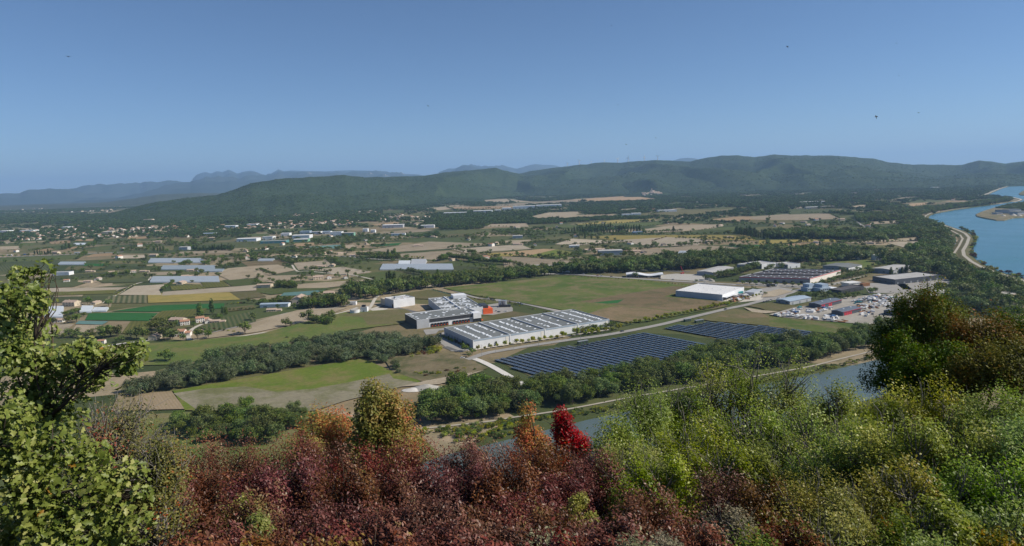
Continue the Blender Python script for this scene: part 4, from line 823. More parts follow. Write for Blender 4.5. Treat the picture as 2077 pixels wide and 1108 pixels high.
for lab, A, B, C in (('slate shed with red doors on the gravel yard, beside the boat storage shed', (1664,627.5), (1707,616.6), (1640.5,624)), ('slate shed with four red doors in the middle of the gravel yard', (1709.6,643), (1746,634), (1684,640)), ('slate shed with red door beside the tall trees', (1818,643), (1850,634), (1790,640))):
    r_, T, Lu, Lv = building('slate_shed', lab, 'shed', A, B, C, 5.6, M['slate'], M['blueroof'] if 0 else clad_mat('dark blue roof sheet', (.13, .15, .18), 1.0), 'gable', rise=1.1, group='slate sheds on the storage yard')
    for i in range(4): slab(r_, T, 'door', M['red'], 3 + i * 4.2 + (8 if lab.endswith('shed') and i > 1 else 0), 6.2 + i * 4.2 + (8 if lab.endswith('shed') and i > 1 else 0), -.13, 0, 0, 4.3)
    slab(r_, T, 'eaves_trim', M['red'], 0, Lu, -.65, -.52, 5.3, 5.75)
    for i in range(2): slab(r_, T, 'roof_vent', M['skylight'], Lu * (.3 + .4 * i), Lu * (.3 + .4 * i) + 1.6, Lv / 2 - .8, Lv / 2 + .8, 6.6, 7.5)
for lab, x, y, ws in (('stepped pale blue office block beside the highway', 1638, 592, 1), ('second stepped pale blue office block beside the dark office', 1664, 593, 1.25)):
    q = G(x, y); o = empty('office_block', (q[0], q[1], 0), math.radians(25)); tag(o, lab, 'office')
    for nm, b in (('low_wing', (0, 16, 0, 12, 0, 5.5)), ('tower', (5, 15, 2, 13, 5.51, 10)), ('side_wing', (16.01, 26, -3, 9, 0, 4))):
        m = MB(); b = [v * (ws if i < 4 else 1) for i, v in enumerate(b)]; m.box(*b); m.obj(nm, [M['blueroof'] if nm != 'side_wing' else M['white']], o)
    for i in range(5):
        m = MB(); m.box((1 + i * 3) * ws, (3 + i * 3) * ws, -.12, 0, 2, 3.6); m.obj('window', [M['glass']], o)
q = G(1722, 583); o = empty('timber_hall', (q[0], q[1], 0), math.radians(20)); tag(o, 'brown timber clad hall with white roof by the dry lawn', 'hall')
m = MB(); m.box(0, 22, 0, 14, 0, 5.5, 0); m.obj('wall', [M['whitew']], o); m = MB(); m.box(-.8, 22.8, -.8, 14.8, 5.51, 6.1); m.obj('roof', [M['roofwhite']], o); m = MB(); m.box(20, 34, -6, -.9, 0, 4.5); m.obj('timber_wing', [M['wood']], o)
q = G(1270, 563.5); o = empty('showroom', (q[0], q[1], 0), math.radians(-9)); tag(o, 'white showroom under a wavy roof beside the highway', 'showroom')
m = MB(); n = 26
pr = [(i / (n - 1) * 62, 5.6 + 1.5 * math.sin(i / (n - 1) * 7.5) - i * .05) for i in range(n)]
for i in range(n - 1):
    (x0, z0), (x1, z1) = pr[i], pr[i + 1]
    m.quad((x0, -2, z0), (x1, -2, z1), (x1, 22, z1), (x0, 22, z0)); m.quad((x0, 22, z0 - .7), (x1, 22, z1 - .7), (x1, -2, z1 - .7), (x0, -2, z0 - .7)); m.quad((x0, -2, z0 - .7), (x1, -2, z1 - .7), (x1, -2, z1), (x0, -2, z0)); m.quad((x1, 22, z1 - .7), (x0, 22, z0 - .7), (x0, 22, z0), (x1, 22, z1))
m.obj('roof', [M['white']], o)
for x in (1, 20, 42): b = MB(); b.box(x, x + 16, 1, 20, 0, 3.3); w = b.obj('wall', [M['white']], o); b = MB(); b.box(x + .5, x + 15.5, .85, .99, .4, 3.0); b.obj('window', [M['glass']], w)
# white and coloured sheds of the far business parks: left px, right px, base row, depth, height, wall, roof
FARSH = [('b',600,690,717,30,11,'white','rooflight'),('b',692,790,716,25,8,'greensheet','rooflight'),('b',290,430,737,40,8,'white','roofwhite'),('b',352,432,700,30,8,'blueroof','blueroof'),('b',448,522,702,30,7,'white','rooflight'),('b',536,600,700,25,7,'white','blueroof'),
 ('b',30,240,778,30,6,'tealsheet','rooflight'),('b',300,412,764,30,6,'greensheet','roofwhite'),('b',1020,1188,652,45,9,'palegrey','roofwhite'),('b',862,902,682,20,9,'white','roofwhite'),('b',926,962,688,20,7,'white','roofwhite'),('b',1092,1204,712,18,5,'white','rooflight'),
 ('b',200,268,717,25,8,'white','roofwhite'),('b',50,132,747,30,8,'white','rooflight'),('b',1332,1440,652,30,8,'white','roofwhite'),('b',1516,1700,546,60,9,'white','roofwhite'),('b',1756,1912,532,60,10,'white','roofwhite'),('b',1930,1980,522,40,9,'white','roofwhite'),('b',1990,2066,507,60,10,'white','roofwhite'),
 ('c',0,182,497,70,12,'white','roofwhite'),('c',192,396,487,70,12,'white','roofwhite'),('c',890,960,552,30,6,'white','roofwhite'),('c',964,1040,546,30,6,'white','roofwhite'),('c',700,890,875,28,8,'palegrey','rooflight'),('c',1180,1330,522,40,7,'white','roofwhite'),('c',460,540,810,14,4,'white','roofwhite'),('c',0,80,736,25,6,'palegrey','rooflight'),
 ('c',976,1052,698,18,5,'blueroof','blueroof'),('a',1450,1520,832,20,7,'palegrey','rooflight'),('a',1916,2077,762,40,7,'white','roofwhite'),('a',420,560,1037,16,5.5,'white','rooflight'),('a',0,60,692,40,8,'white','roofwhite'),('a',160,270,690,40,8,'white','roofwhite'),('a',826,912,700,40,8,'cream','roofwhite'),
 ('a',500,550,660,40,8,'white','roofwhite'),('f',30,258,338,12,3.6,'white','blueroof'),('f',745,806,318,8,3.5,'white','rooflight'),('f',0,115,178,14,4,'cream','tileold'),('d',270,470,455,25,8,'white','roofwhite'),('d',440,550,490,22,7,'cream','roofwhite'),('d',312,412,498,22,7,'cream','roofwhite'),
 ('d',870,916,912,14,7,'white','roofwhite'),('d',1560,1640,320,40,10,'white','roofwhite'),('d',1340,1400,332,40,9,'white','roofwhite'),('a',1820,1910,655,30,9,'white','roofwhite'),('a',2000,2077,640,40,9,'white','tileold'),('a',1160,1230,598,30,9,'cream','tileold'),('a',1640,1730,712,30,6,'white','blueroof')]
_used = {}
for i, (k, x0, x1, yb, dep, h, wm, rm) in enumerate(FARSH):
    (p0, p1) = Z(k, [(x0, yb), (x1, yb)]); a = G(*p0); u = G(p1[0], p1[1] - (p1[0] - p0[0]) * .03); d = u - a; n = np.array([-d[1], d[0], 0]); c = PX(a + n / np.linalg.norm(n) * dep)
    colr = {'white': 'white', 'palegrey': 'pale grey', 'greensheet': 'green walled', 'blueroof': 'pale blue', 'tealsheet': 'teal walled', 'cream': 'cream'}[wm]
    place = {'a': 'near the old town', 'b': 'in the business park among fields', 'c': 'beyond the tan fields', 'd': 'beside the riverside farmland', 'f': 'beside the dark hedge'}[k]
    wide = 'long' if (x1 - x0) > 130 else ('small' if (x1 - x0) < 75 else 'mid sized'); rf = 'gabled' if i % 3 else 'flat roofed'; tall = ('tall ' if h >= 9 else ('low ' if h <= 6 else ''))
    r_, T, Lu, Lv = building('industrial_shed', '%s %s%s %s industrial shed %s' % (wide, tall, rf, colr, place), 'shed', p0, (p1[0], p1[1] - (p1[0] - p0[0]) * .03), tuple(c), h * 1.3, M[wm], M[rm], 'gable' if i % 3 else 'flat', rise=1.0, group='%s sheds %s' % (colr, place))
    for j in range(max(1, min(5, int(Lu / 25)))): slab(r_, T, 'door', M['grey'], Lu * (.12 + .18 * j), Lu * (.12 + .18 * j) + 5, -.12, 0, 0, h * .6)
# greenhouses and plastic tunnels
def greenhouse(k, x0, x1, yb, yt, label, ns, mat, h=3.6):
    P = Z(k, [(x0, yb), (x1, yb), (x0, yt)]); a, b, c = G(*P[0]), G(*P[1]), G(P[2][0] + 6, P[2][1])
    u = b - a; Lu = np.linalg.norm(u); u /= Lu; v = c - a; Lv = np.linalg.norm(v); v /= Lv; root = empty('greenhouse', (a[0], a[1], 0)); tag(root, label, 'greenhouse')
    BLD.append(np.array(Z(k, [(x0, yb), (x1, yb), (x1 + (P[2][0] - P[0][0]) * 4, yt), (x0, yt)])))
    w = Lv / ns
    for i in range(ns):                                # one vaulted span
        f = MB(); sec = [(0, 0), (.06, 1.6), (.22, 2.8), (.5, h), (.78, 2.8), (.94, 1.6), (1, 0)]
        pts = [(i * w + s * w * .94, z) for s, z in sec]
        A_ = [tuple((v * y)[:2]) + (z,) for y, z in pts]; B_ = [tuple((u * Lu + v * y)[:2]) + (z,) for y, z in pts]
        for j in range(6): f.quad(A_[j], B_[j], B_[j + 1], A_[j + 1])
        f.poly(A_); f.poly(B_[::-1]); f.obj('span', [mat], root)
    return root
ghm = plain_mat('greenhouse film', (.37, .41, .435), .35, .5, .1, .2); ghw = plain_mat('whitewashed greenhouse glass', (.62, .66, .68), .4, .45, .08, .2); ghn = plain_mat('blue grey netting', (.28, .33, .36), .6, .3, .12, .1)
greenhouse('a',1200,1650,934,902,'pale blue plastic tunnels lying beyond the tan fields',5,ghm)
greenhouse('a',1300,1740,992,962,'blue grey net houses beside a farmhouse',6,ghn); greenhouse('a',1600,1800,1008,990,'short blue grey net house by the bare tan field',3,ghn)
greenhouse('e',1215,1780,134,90,'long grey blue plastic greenhouse in front of a hedge',4,ghm); greenhouse('a',470,680,950,930,'pale greenhouse at the edge of a green strip',3,ghm)
greenhouse('e',305,510,418,340,'whitewashed greenhouse of many spans beside a clipped hedge',7,ghw,4.2); greenhouse('e',645,740,378,330,'white glasshouse beside the farm sheds',3,ghw); greenhouse('e',748,862,370,345,'white and green polytunnel next to the lush green field',2,ghw)
greenhouse('b',1000,1600,992,948,'wide spread of clear plastic tunnels behind the dark hedge',6,ghm,2.6); greenhouse('b',1145,1240,955,922,'white arched tunnel store by the clear tunnels',1,ghw,7); greenhouse('b',1248,1368,950,918,'grey arched hall by the clear tunnels',1,M['palegrey'],9); greenhouse('b',10,130,920,905,'grey tunnels at a tan field',2,ghm)
greenhouse('c',1330,1660,872,843,'low grey greenhouse in front of the tan fields',4,ghm); greenhouse('a',590,680,788,776,'small pale greenhouse near poplars',2,ghw)
# ------------------------------------------------------------------ solar farm
pv = NT('solar panel glass'); co = pv.coord('geo'); f = pv.noise(co, .3, 3)
pvm = pv.done(pv.bsdf(pv.ramp(f, [(.3, (.018, .022, .032)), (.7, (.027, .032, .045))]), .22, .4))
pvb = plain_mat('solar panel backing', (.060, .072, .105), .5, .4, .15, .3); pvf = plain_mat('panel frame alloy', (.26, .30, .36), .4, .5, .1)
SOLAR = [([(1004,731),(1055,721),(1094,713),(1150,703.5),(1168,704),(1207,694),(1280,681),(1303,676.5),(1345,684),(1428,700),(1440,704),(1330,745),(1240,790),(1160,800),(1099,775),(1050,752)], 'solar panel row on the long field beside the warehouse road', 'solar rows on the long field'),
         ([(1343,668),(1373,660.5),(1402,661.5),(1436,654),(1560,664),(1642,674),(1660,682),(1600,695),(1518,702),(1458,690),(1400,676)], 'solar panel row on the field below the storage yard', 'solar rows below the storage yard')]
a0, a1 = G(1303, 676.5), G(1428, 700); RD = (a1 - a0) / np.linalg.norm(a1 - a0); RN = np.array([-RD[1], RD[0], 0]); RN = RN if RN[1] > 0 else -RN   # panels face RN (south)
_tm = {}
def table_mesh(y1, zl, zh):                            # one table of modules: glass face, backing, alloy rim and module joints
    if y1 in _tm: return _tm[y1]
    pm = MB(); sgn = 1 if y1 > 0 else -1; e = 11.2
    A = [(0, y1, zl), (e, y1, zl), (e, -y1, zh), (0, -y1, zh)]; B = [(p[0], p[1], p[2] - .1) for p in A]
    pm.poly(A if sgn < 0 else A[::-1], 0); pm.poly(B[::-1] if sgn < 0 else B, 1)
    for i in range(4): j = (i + 1) % 4; pm.poly([A[i], B[i], B[j], A[j]], 2)
    for f in (0, .33, .66, .985):                      # rails between the module rows, a little proud of the glass
        q = [(x, y1 + (-2 * y1) * g, zl + (zh - zl) * g + .02) for x, g in ((0, f), (e, f), (e, f + .015), (0, f + .015))]; pm.poly(q if sgn < 0 else q[::-1], 2)
    _tm[y1] = pm.mesh('panel_table', [pvm, pvb, pvf]); return _tm[y1]
for poly, lab, grp in SOLAR:
    FIELDS.append(np.array(poly)); sheet('field', [(x, y) for x, y in poly], FM['olive'], .26 if 'long' in lab else .27, keep=False)
    w = G(np.array(poly)[:, 0], np.array(poly)[:, 1]); s = w @ RN; r0, r1 = s.min(), s.max(); tt = w @ RD
    for row in np.arange(r0 + 3, r1 - 1, 6.9):
        ts = np.arange(tt.min(), tt.max(), 1.5); pts = RN[None] * row + RD[None] * ts[:, None]
        ok = inside(w[:, :2], pts[:, :2])
        if ok.sum() < 6: continue
        t0, t1 = ts[ok].min(), ts[ok].max()
        base = RN * row + RD * t0; o = empty('solar_row', (base[0], base[1], 0), math.atan2(RD[1], RD[0])); tag(o, lab, 'solar panels', grp)
        lg = MB(); L = t1 - t0; sgn = 1 if (np.cross(RD, RN)[2] > 0) else -1
        x = 0.; hw = 2.7; zl, zh = 1.0, 1.5
        while x < L - 4:
            e = min(x + 11.2, L); tbl = link('panel_table', table_mesh(hw * sgn, zl, zh), o, (x, 0, 0)); tbl.scale = ((e - x) / 11.2, 1, 1)
            for lx in (x + 2, (x + e) / 2, e - 2):
                lg.box(lx - .06, lx + .06, -.06 - .9 * sgn, .06 - .9 * sgn, 0, 1.3); lg.box(lx - .06, lx + .06, -.06 + .9 * sgn, .06 + .9 * sgn, 0, 1.1)
            x = e + .5
        c = lg.obj('supports', [M['steel']], o); c['kind'] = 'stuff'
for x, y, wd, lab in ((1174,699.5,12,'green transformer kiosk beside the long solar field'),(1390,653.5,9,'green transformer kiosk beside the road above the second solar field'),(1412,656,12,'green transformer kiosk with annex between road and solar rows')):
    q = G(x, y); o = empty('transformer_kiosk', (q[0], q[1], 0), math.radians(28)); tag(o, lab, 'kiosk')
    m = MB(); m.box(0, wd, 0, 3, 0, 3); m.obj('body', [M['greenbox']], o); m = MB(); m.box(-.2, wd + .2, -.2, 3.2, 3.01, 3.2); m.obj('roof', [M['grey']], o)
    for i in range(3): m = MB(); m.box(.8 + i * wd / 3, 2.4 + i * wd / 3, -.08, 0, .2, 2.5); m.obj('door', [M['dark']], o)

# ------------------------------------------------------------------ houses
def house_mesh(w, d, h, wing, wallm, roofm, key):
    m = MB(); r = MB(); e = .45; rise = d * .19
    def gable(x0, x1, y0, y1, h):
        ym = (y0 + y1) / 2; hr = h + rise
        m.poly([(x0, y0, 0), (x1, y0, 0), (x1, y0, h), (x0, y0, h)]); m.poly([(x1, y1, 0), (x0, y1, 0), (x0, y1, h), (x1, y1, h)])
        m.poly([(x1, y0, 0), (x1, y1, 0), (x1, y1, h), (x1, ym, hr), (x1, y0, h)]); m.poly([(x0, y1, 0), (x0, y0, 0), (x0, y0, h), (x0, ym, hr), (x0, y1, h)])
        for ya, s in ((y0 - e, 1), (y1 + e, -1)):
            zz = h - e * .38; P = [(x0 - e, ya, zz), (x1 + e, ya, zz), (x1 + e, ym, hr), (x0 - e, ym, hr)]; Q = [(p[0], p[1], p[2] + .22) for p in P]
            r.poly(Q if s > 0 else Q[::-1]); r.poly(P[::-1] if s > 0 else P)
            for i in range(4): j = (i + 1) % 4; r.poly([P[i], P[j], Q[j], Q[i]])
    gable(-w / 2, w / 2, -d / 2, d / 2, h)
    if wing: gable(w / 2 + .02, w / 2 + w * .55, -d / 2 + .8, d / 2 - .9, h * .62)
    r.box(-w * .25, -w * .25 + .6, .3, .9, h + rise * .5, h + rise + .9)
    n = len(m.V); jm = me_py('house_' + key, m.V + r.V, m.F + [tuple(n + i for i in f) for f in r.F], [wallm, roofm], [0] * len(m.F) + [1] * len(r.F))
    return m.mesh('house_wall_' + key, [wallm]), r.mesh('house_roof_' + key, [roofm]), jm, (w, d, h)
HP = [house_mesh(12, 9, 5.6, False, M['whitew'], M['tile'], 'a'), house_mesh(15, 9, 3.4, True, M['cream'], M['tileold'], 'b'), house_mesh(10, 8.5, 5.8, True, M['whitew'], M['tile'], 'c'), house_mesh(18, 11, 5.2, False, M['cream'], M['tileold'], 'd'), house_mesh(13, 9, 3.3, False, M['whitew'], M['tileold'], 'e')]
wing_m = MB(); wing_m.box(-.55, .55, -.09, .0, 0, 1.35); win_mesh = wing_m.mesh('house_window', [M['glass']]); dm = MB(); dm.box(-.6, .6, -.09, 0, 0, 2.2); door_mesh = dm.mesh('house_door', [M['wood']])
HOUSES = []                                            # (x, y, rot, sc, proto) ; nearest get windows
def put_house(x, y, z, rz, sc, k, label, group, detail):
    o = empty('house', (x, y, z), rz, sc); tag(o, label, 'house', group); wm, rm, jm, (w, d, h) = HP[k]
    wo = link('wall', wm, o); link('roof', rm, o)
    if detail:
        for fl in range(2 if h > 5 else 1):
            for i in range(4):
                if fl == 0 and i == 1: link('door', door_mesh, o, (-w / 2 + w * (i + .5) / 4, -d / 2, 0)); continue
                link('window', win_mesh, o, (-w / 2 + w * (i + .5) / 4, -d / 2, 1.0 + fl * 2.6))
        for s in (-1, 1):
            q = link('window', win_mesh, o, (s * w / 2, 0, 1.2)); q.rotation_euler = (0, 0, s * math.pi / 2)
    return o
HL = [('e',1445,462,3,1.05,'cream farmhouse with tiled roof beside the vineyard'),('e',1500,474,0,.9,'smaller cream house adjoining the vineyard farmhouse'),('e',1622,452,2,1,'white house with red roof below the tall poplars'),('e',1690,458,4,.9,'low white house between poplars and the dark orchard'),('e',1745,458,1,.8,'low long house at the corner of the dark orchard'),
 ('e',1465,566,2,1.1,'white house with solar panels on its roof beside the lane'),('e',1258,590,3,.85,'tan roofed house half hidden by a green tree'),('e',826,626,0,.62,'tiny cream tower house beside the white lane'),('e',585,320,3,1.2,'long terracotta farmhouse above the whitewashed greenhouse'),('e',768,308,1,.9,'red roofed barn among trees above the glasshouse'),
 ('e',480,452,4,.95,'pale house next to the round dark shrubs and bare soil'),('e',1465,146,1,1.1,'low house on the lawn in front of the grey blue greenhouse'),('e',1500,90,1,.9,'house with pale walls behind the long greenhouse'),('e',1545,42,1,.9,'red roofed house amid the net houses'),('e',720,48,1,.8,'orange roofed house in the orchards'),('e',905,55,1,.8,'brown roofed house beside the orchard rows'),
 ('e',1075,52,4,1,'long white house along the orchard lane'),('e',1160,48,1,.8,'small red roofed house by a dark round tree'),('e',542,130,0,.8,'white cube house in the green crop'),('e',715,136,3,.75,'cream house with yard at the orchards'),('e',795,112,4,1,'grey roofed barn house beside green trees'),('e',90,110,0,.8,'cream house among the reddish field edge'),
 ('f',125,366,1,.85,'cream house in front of the clipped hedges'),('f',352,296,3,1.5,'long terracotta barn beside the dark conifer block'),('f',590,236,3,.9,'tan barn roof rising behind the conifer block'),('b',500,1066,3,1.0,'pink roofed farm in front of the tan field'),('b',590,1062,2,.9,'white wing house of the pink roofed farm'),('b',725,1060,0,.75,'small tiled house by a slim cypress'),
 ('b',615,962,1,1.1,'maroon roofed farmhouse beside the green vineyard'),('b',505,968,1,.9,'pale farmhouse on the bare soil plot'),('b',310,888,4,1.1,'pale bungalow among bushes'),('b',600,852,0,.9,'cream villa behind the road trees'),('b',680,862,1,.9,'red roofed villa behind the road trees'),('b',780,878,4,1,'white house beside the tall tree group'),('b',1855,900,2,1,'pink walled house behind the long dark hedge'),
 ('b',1300,800,1,1.1,'lone farm in the wide tan field'),('c',1222,792,3,.8,'cream farmhouse next to a round dark tree'),('c',1590,772,3,1,'farm beside a russet tree in the tan fields'),('c',1740,730,1,.9,'white farm beyond the yellow field'),('c',600,836,1,1,'farmhouse beside the grey barn'),('c',690,832,1,1.1,'long red roofed house behind the grey barn'),('c',1065,852,1,1,'white roofed farm near the round bush'),('c',980,846,1,1,'farm buildings next to the grey barn'),
 ('c',180,795,0,.8,'yellow house behind the dark hedge'),('c',30,788,1,1.1,'farmhouse with pale annex behind poplars'),('c',730,614,0,1,'lone white house on the yellow field'),('d',300,606,1,1,'villa with pink roof among dark trees'),('d',325,628,4,1,'white bungalow below the villa'),('d',600,590,3,1,'large old farm with pale roof'),('d',480,664,4,1,'white house by the green meadow'),('d',650,798,1,1,'farm by the riverside fields'),('d',852,778,1,.9,'house under the large round tree'),('d',985,900,2,1.1,'pink roofed villa at the avenue of trees'),('d',895,905,0,1,'white villa half hidden at the avenue')]
for i, (k, x, y, pk, sc, lab) in enumerate(HL):
    (px, py), = Z(k, [(x, y)]); q = G(px, py); put_house(q[0], q[1], 0, math.radians(random.choice((8, 22, -12, 30, 95, 112))), sc, pk, lab, None, k in 'ef' or (k == 'b' and y > 940))
    BLD.append(np.array([(px - 9, py - 7), (px + 9, py - 7), (px + 9, py + 4), (px - 9, py + 4)])); HOUSES.append(q[:2])
q = G(*Z('e', [(1465, 566)])[0])
TOWN = [(Z('a', [(1000,690),(1100,640),(1350,620),(1600,640),(1900,630),(2077,625),(2077,660),(1850,690),(1500,700),(1200,710)]), 150), (Z('a', [(420,690),(600,630),(900,650),(1150,690),(1400,700),(1100,725),(800,735),(500,720)]), 80), (Z('a', [(0,720),(200,680),(400,670),(480,720),(300,750),(100,750)]), 30),
        (Z('b', [(0,520),(150,520),(450,510),(500,540),(300,560),(0,560)]), 55), (Z('b', [(0,640),(180,610),(500,590),(800,590),(780,630),(400,650),(60,660)]), 90), (Z('b', [(520,500),(740,460),(950,470),(1000,530),(850,560),(560,560)]), 70), (Z('b', [(940,560),(1060,530),(1200,545),(1060,600)]), 30),
        (Z('c', [(0,340),(60,320),(400,330),(700,370),(400,390),(0,400)]), 40), (Z('a', [(1950,540),(2077,520),(2077,545),(1960,550)]), 14), (Z('a', [(1620,550),(1760,540),(1740,560)]), 10), (Z('c', [(1100,370),(1340,385),(1320,400),(1120,395)]), 14), (Z('d', [(620,330),(1000,325),(1000,350),(640,350)]), 22),
        (Z('a', [(0,505),(130,500),(450,490),(700,505),(900,500),(950,520),(600,522),(0,530)]), 60), (Z('d', [(1320,320),(1420,318),(1400,350),(1320,352)]), 10), (Z('b', [(1060,560),(1400,560),(1420,600),(1100,590)]), 14), (Z('a', [(1100,430),(1000,460),(800,500),(900,500),(1080,465)]), 30), (Z('b', [(1680,330),(2000,325),(2000,345),(1640,355)]), 22)]
cand = []
for poly, n in TOWN:
    poly = np.array(poly); mn, mx = poly.min(0), poly.max(0); got = 0; tries = 0
    while got < n and tries < n * 30:
        tries += 1; p = mn + (mx - mn) * np.random.default_rng(tries * 7 + n * 131 + int(mn[0])).random(2)
        if not inside(poly, p[None])[0]: continue
        if any(inside(fp, p[None])[0] for fp in FIELDS): continue
        q = G(p[0], p[1]); 
        if any((q[0] - c[0]) ** 2 + (q[1] - c[1]) ** 2 < (17 ** 2) for c in cand[-160:]): continue
        cand.append((q[0], q[1], 0., got)); got += 1
r2 = np.random.default_rng(77); got = 0
while got < 130:                                       # scattered farms
    p = np.array([r2.uniform(0, 2000), 400 + 130 * r2.random() ** 1.3])
    if any(inside(fp, p[None])[0] for fp in FIELDS) or any(inside(fp, p[None])[0] for fp in BLD) or any(inside(fp, p[None])[0] for fp in WATER): continue
    q = G(p[0], p[1])
    if q[1] > 5200: continue
    cand.append((q[0], q[1], 0., got)); got += 1
# the hill village: stone houses stepping up a knoll
vil = []
for i in range(46):
    t_ = i / 46; px = 1303 + 38 * r2.random(); top = 366.5 + abs(px - 1320) * .35; py = top + (378 - top) * r2.random(); Y = 5650 + (378 - py) * 9 + r2.uniform(-20, 20)
    q = AT(px, py, Y); vil.append(q)
cand.sort(key=lambda c: c[0] ** 2 + c[1] ** 2)
_hl = [('plain white house with a clay tile roof', 0), ('low cream house with faded tile roof and wing', 1), ('white house with clay tile roof and side wing', 2), ('cream house with long faded roof', 3), ('low white house with faded tile roof', 4)]
npl = 300 - len(HL) - len(vil)
for i, (x, y, z, _) in enumerate(cand[:npl]):
    k = r2.integers(0, 5); put_house(x, y, z, r2.uniform(0, 6.28), r2.uniform(.85, 1.25), k, _hl[k][0] + ' in the spread out town', 'town houses, ' + _hl[k][0], False)
    HOUSES.append(np.array([x, y]))
rest = cand[npl:]
scatter('far_town_houses', 'mass of tiny far off town houses', 'houses', 'house', [h[2] for h in HP], [(c[0], c[1], c[2]) for c in rest], [(s, s, s) for s in r2.uniform(.9, 1.35, len(rest))], r2.uniform(0, 6.28, len(rest)), r2.integers(0, 5, len(rest)))
kn = AT(1322, 380, 5700)
V = []; nn = 26
for rr, zz in ((230, -60), (150, 5), (90, 25), (40, 40), (8, 46)):
    for j in range(nn): a = 6.283 * j / nn; V.append((kn[0] + rr * 1.5 * math.cos(a), kn[1] + 60 + rr * math.sin(a), zz))
o = link('knoll', me_py('knoll', V, [(k * nn + j, k * nn + (j + 1) % nn, (k + 1) * nn + (j + 1) % nn, (k + 1) * nn + j) for k in range(4) for j in range(nn)] + [tuple(4 * nn + j for j in range(nn))], green_hill, smooth=True)); o['kind'] = 'structure'
for i, q in enumerate(vil):
    dx = (q[0] - kn[0]) / 1.5; rr = min(220, math.hypot(dx, q[1] - kn[1] - 60)); zz = float(np.interp(rr, [8, 40, 90, 150, 230], [46, 40, 25, 5, -60]))
    h_ = max(0, zz - 1); put_house(q[0], q[1], h_, r2.uniform(-.5, .5), r2.uniform(.9, 1.25), int((1, 3, 4, 3)[i % 4]), 'old stone house stacked in the hilltop village', 'houses of the hilltop village', False)
o = empty('church_tower', (kn[0] + 5, kn[1] + 30, 40)); tag(o, 'square church tower crowning the hilltop village', 'tower'); m = MB(); m.box(-5, 5, -5, 5, 0, 22); m.obj('wall', [M['cream']], o); m = MB(); m.cyl(0, 0, 22.01, 27, 7, .3, 4); m.obj('roof', [M['tileold']], o)

# ------------------------------------------------------------------ wind turbines on the ridge
tb = MB(); tb.cyl(0, 0, 0, 62, 6.0, 4.6, 10); tbm = tb.mesh('turbine_tower', [M['paintwhite']]); nb = MB(); nb.box(-4.5, 4.5, -3, 10, 58.5, 66.5); nbm = nb.mesh('turbine_nacelle', [M['paintwhite']])
hb = MB(); hb.cyl(0, 62.5, -5.5, -3.01, 1.0, 2.0, 10, axis='y'); hbm = hb.mesh('turbine_hub', [M['paintwhite']])
bl = MB(); 
for y in (0,): bl.poly([(-1.6, -.3, 0), (5.4, -.3, 6), (4.2, -.15, 20), (1.6, 0, 36), (-.8, 0, 36), (-2.6, -.15, 14)]); bl.poly([(-2.6, .15, 14), (-.8, .2, 36), (1.6, .2, 36), (4.2, .25, 20), (5.4, .3, 6), (-1.6, .3, 0)])
blm = bl.mesh('turbine_blade', [M['paintwhite']])
pxr, vsr, PR2 = RIDGES['hill41']
for px, yh in ((1152,331.5),(1176,326.5),(1199.5,328),(1225,326),(1253,322.5),(1275,320.5),(1308,318.5),(1334.5,317.5)):
    i = int(np.argmin(abs(pxr - px))); c = PR2[-5, i]; c = PR2[[k for k, v in enumerate(vsr) if v == 1.0][0], i]; hub = AT(px, yh, c[1])
    s = min(1.5, max(.55, (hub[2] - c[2] + 4) / 62.5)); o = empty('wind_turbine', (c[0], c[1], c[2] - 4), random.uniform(-.4, .4), s); tag(o, 'white three bladed wind turbine on the wooded ridge', 'wind turbine', 'wind turbines along the ridge')
    link('tower', tbm, o); link('nacelle', nbm, o); link('hub', hbm, o); a = random.uniform(0, 2.1)
    for j in range(3): b = link('blade', blm, o, (0, -4.2, 62.5)); b.rotation_euler = (0, a + j * 2.094, 0)
# ------------------------------------------------------------------ trees on the plain
TREES = []                                             # (x, y, z, height, kind, group index)
GRP = [('broadleaf_tree', 'leafy green tree in the belt between solar farm and canal', 'trees between solar farm and canal'),
       ('silver_tree', 'silvery green tree in the grove above the fresh green field', 'grove above the fresh green field'),
       ('field_tree', 'dark green tree in the hedge belt behind the meadow', 'tree belt behind the meadow'),
       ('field_tree', 'round green tree lining the streets of the business park', 'trees of the business park'),
       ('field_tree', 'green tree of the riverside woods along the dike', 'riverside woods'),
       ('field_tree', 'green tree standing among the farm fields', 'trees among the farm fields'),
       ('broadleaf_tree', 'dark leafy tree beside the garden plots at the foot of the slope', 'trees at the foot of the slope')]
rt = np.random.default_rng(5)
def free(pxy):
    m = np.ones(len(pxy), bool)
    for fp in FIELDS + BLD + WATER:
        mn, mx = fp.min(0), fp.max(0); s = (pxy[:, 0] > mn[0]) & (pxy[:, 0] < mx[0]) & (pxy[:, 1] > mn[1]) & (pxy[:, 1] < mx[1]) & m
        if s.any(): k = np.where(s)[0]; m[k[inside(fp, pxy[k])]] = False
    return m
def off_road(P, extra=1.5):
    m = np.ones(len(P), bool)
    for w, wd in ROADS:
        for i in range(len(w) - 1):
            a, b = w[i][:2], w[i + 1][:2]; d = b - a; L2 = d @ d + 1e-9; t = np.clip(((P[:, :2] - a) @ d) / L2, 0, 1); q = a + t[:, None] * d
            m &= np.hypot(P[:, 0] - q[:, 0], P[:, 1] - q[:, 1]) > wd / 2 + extra
    return m
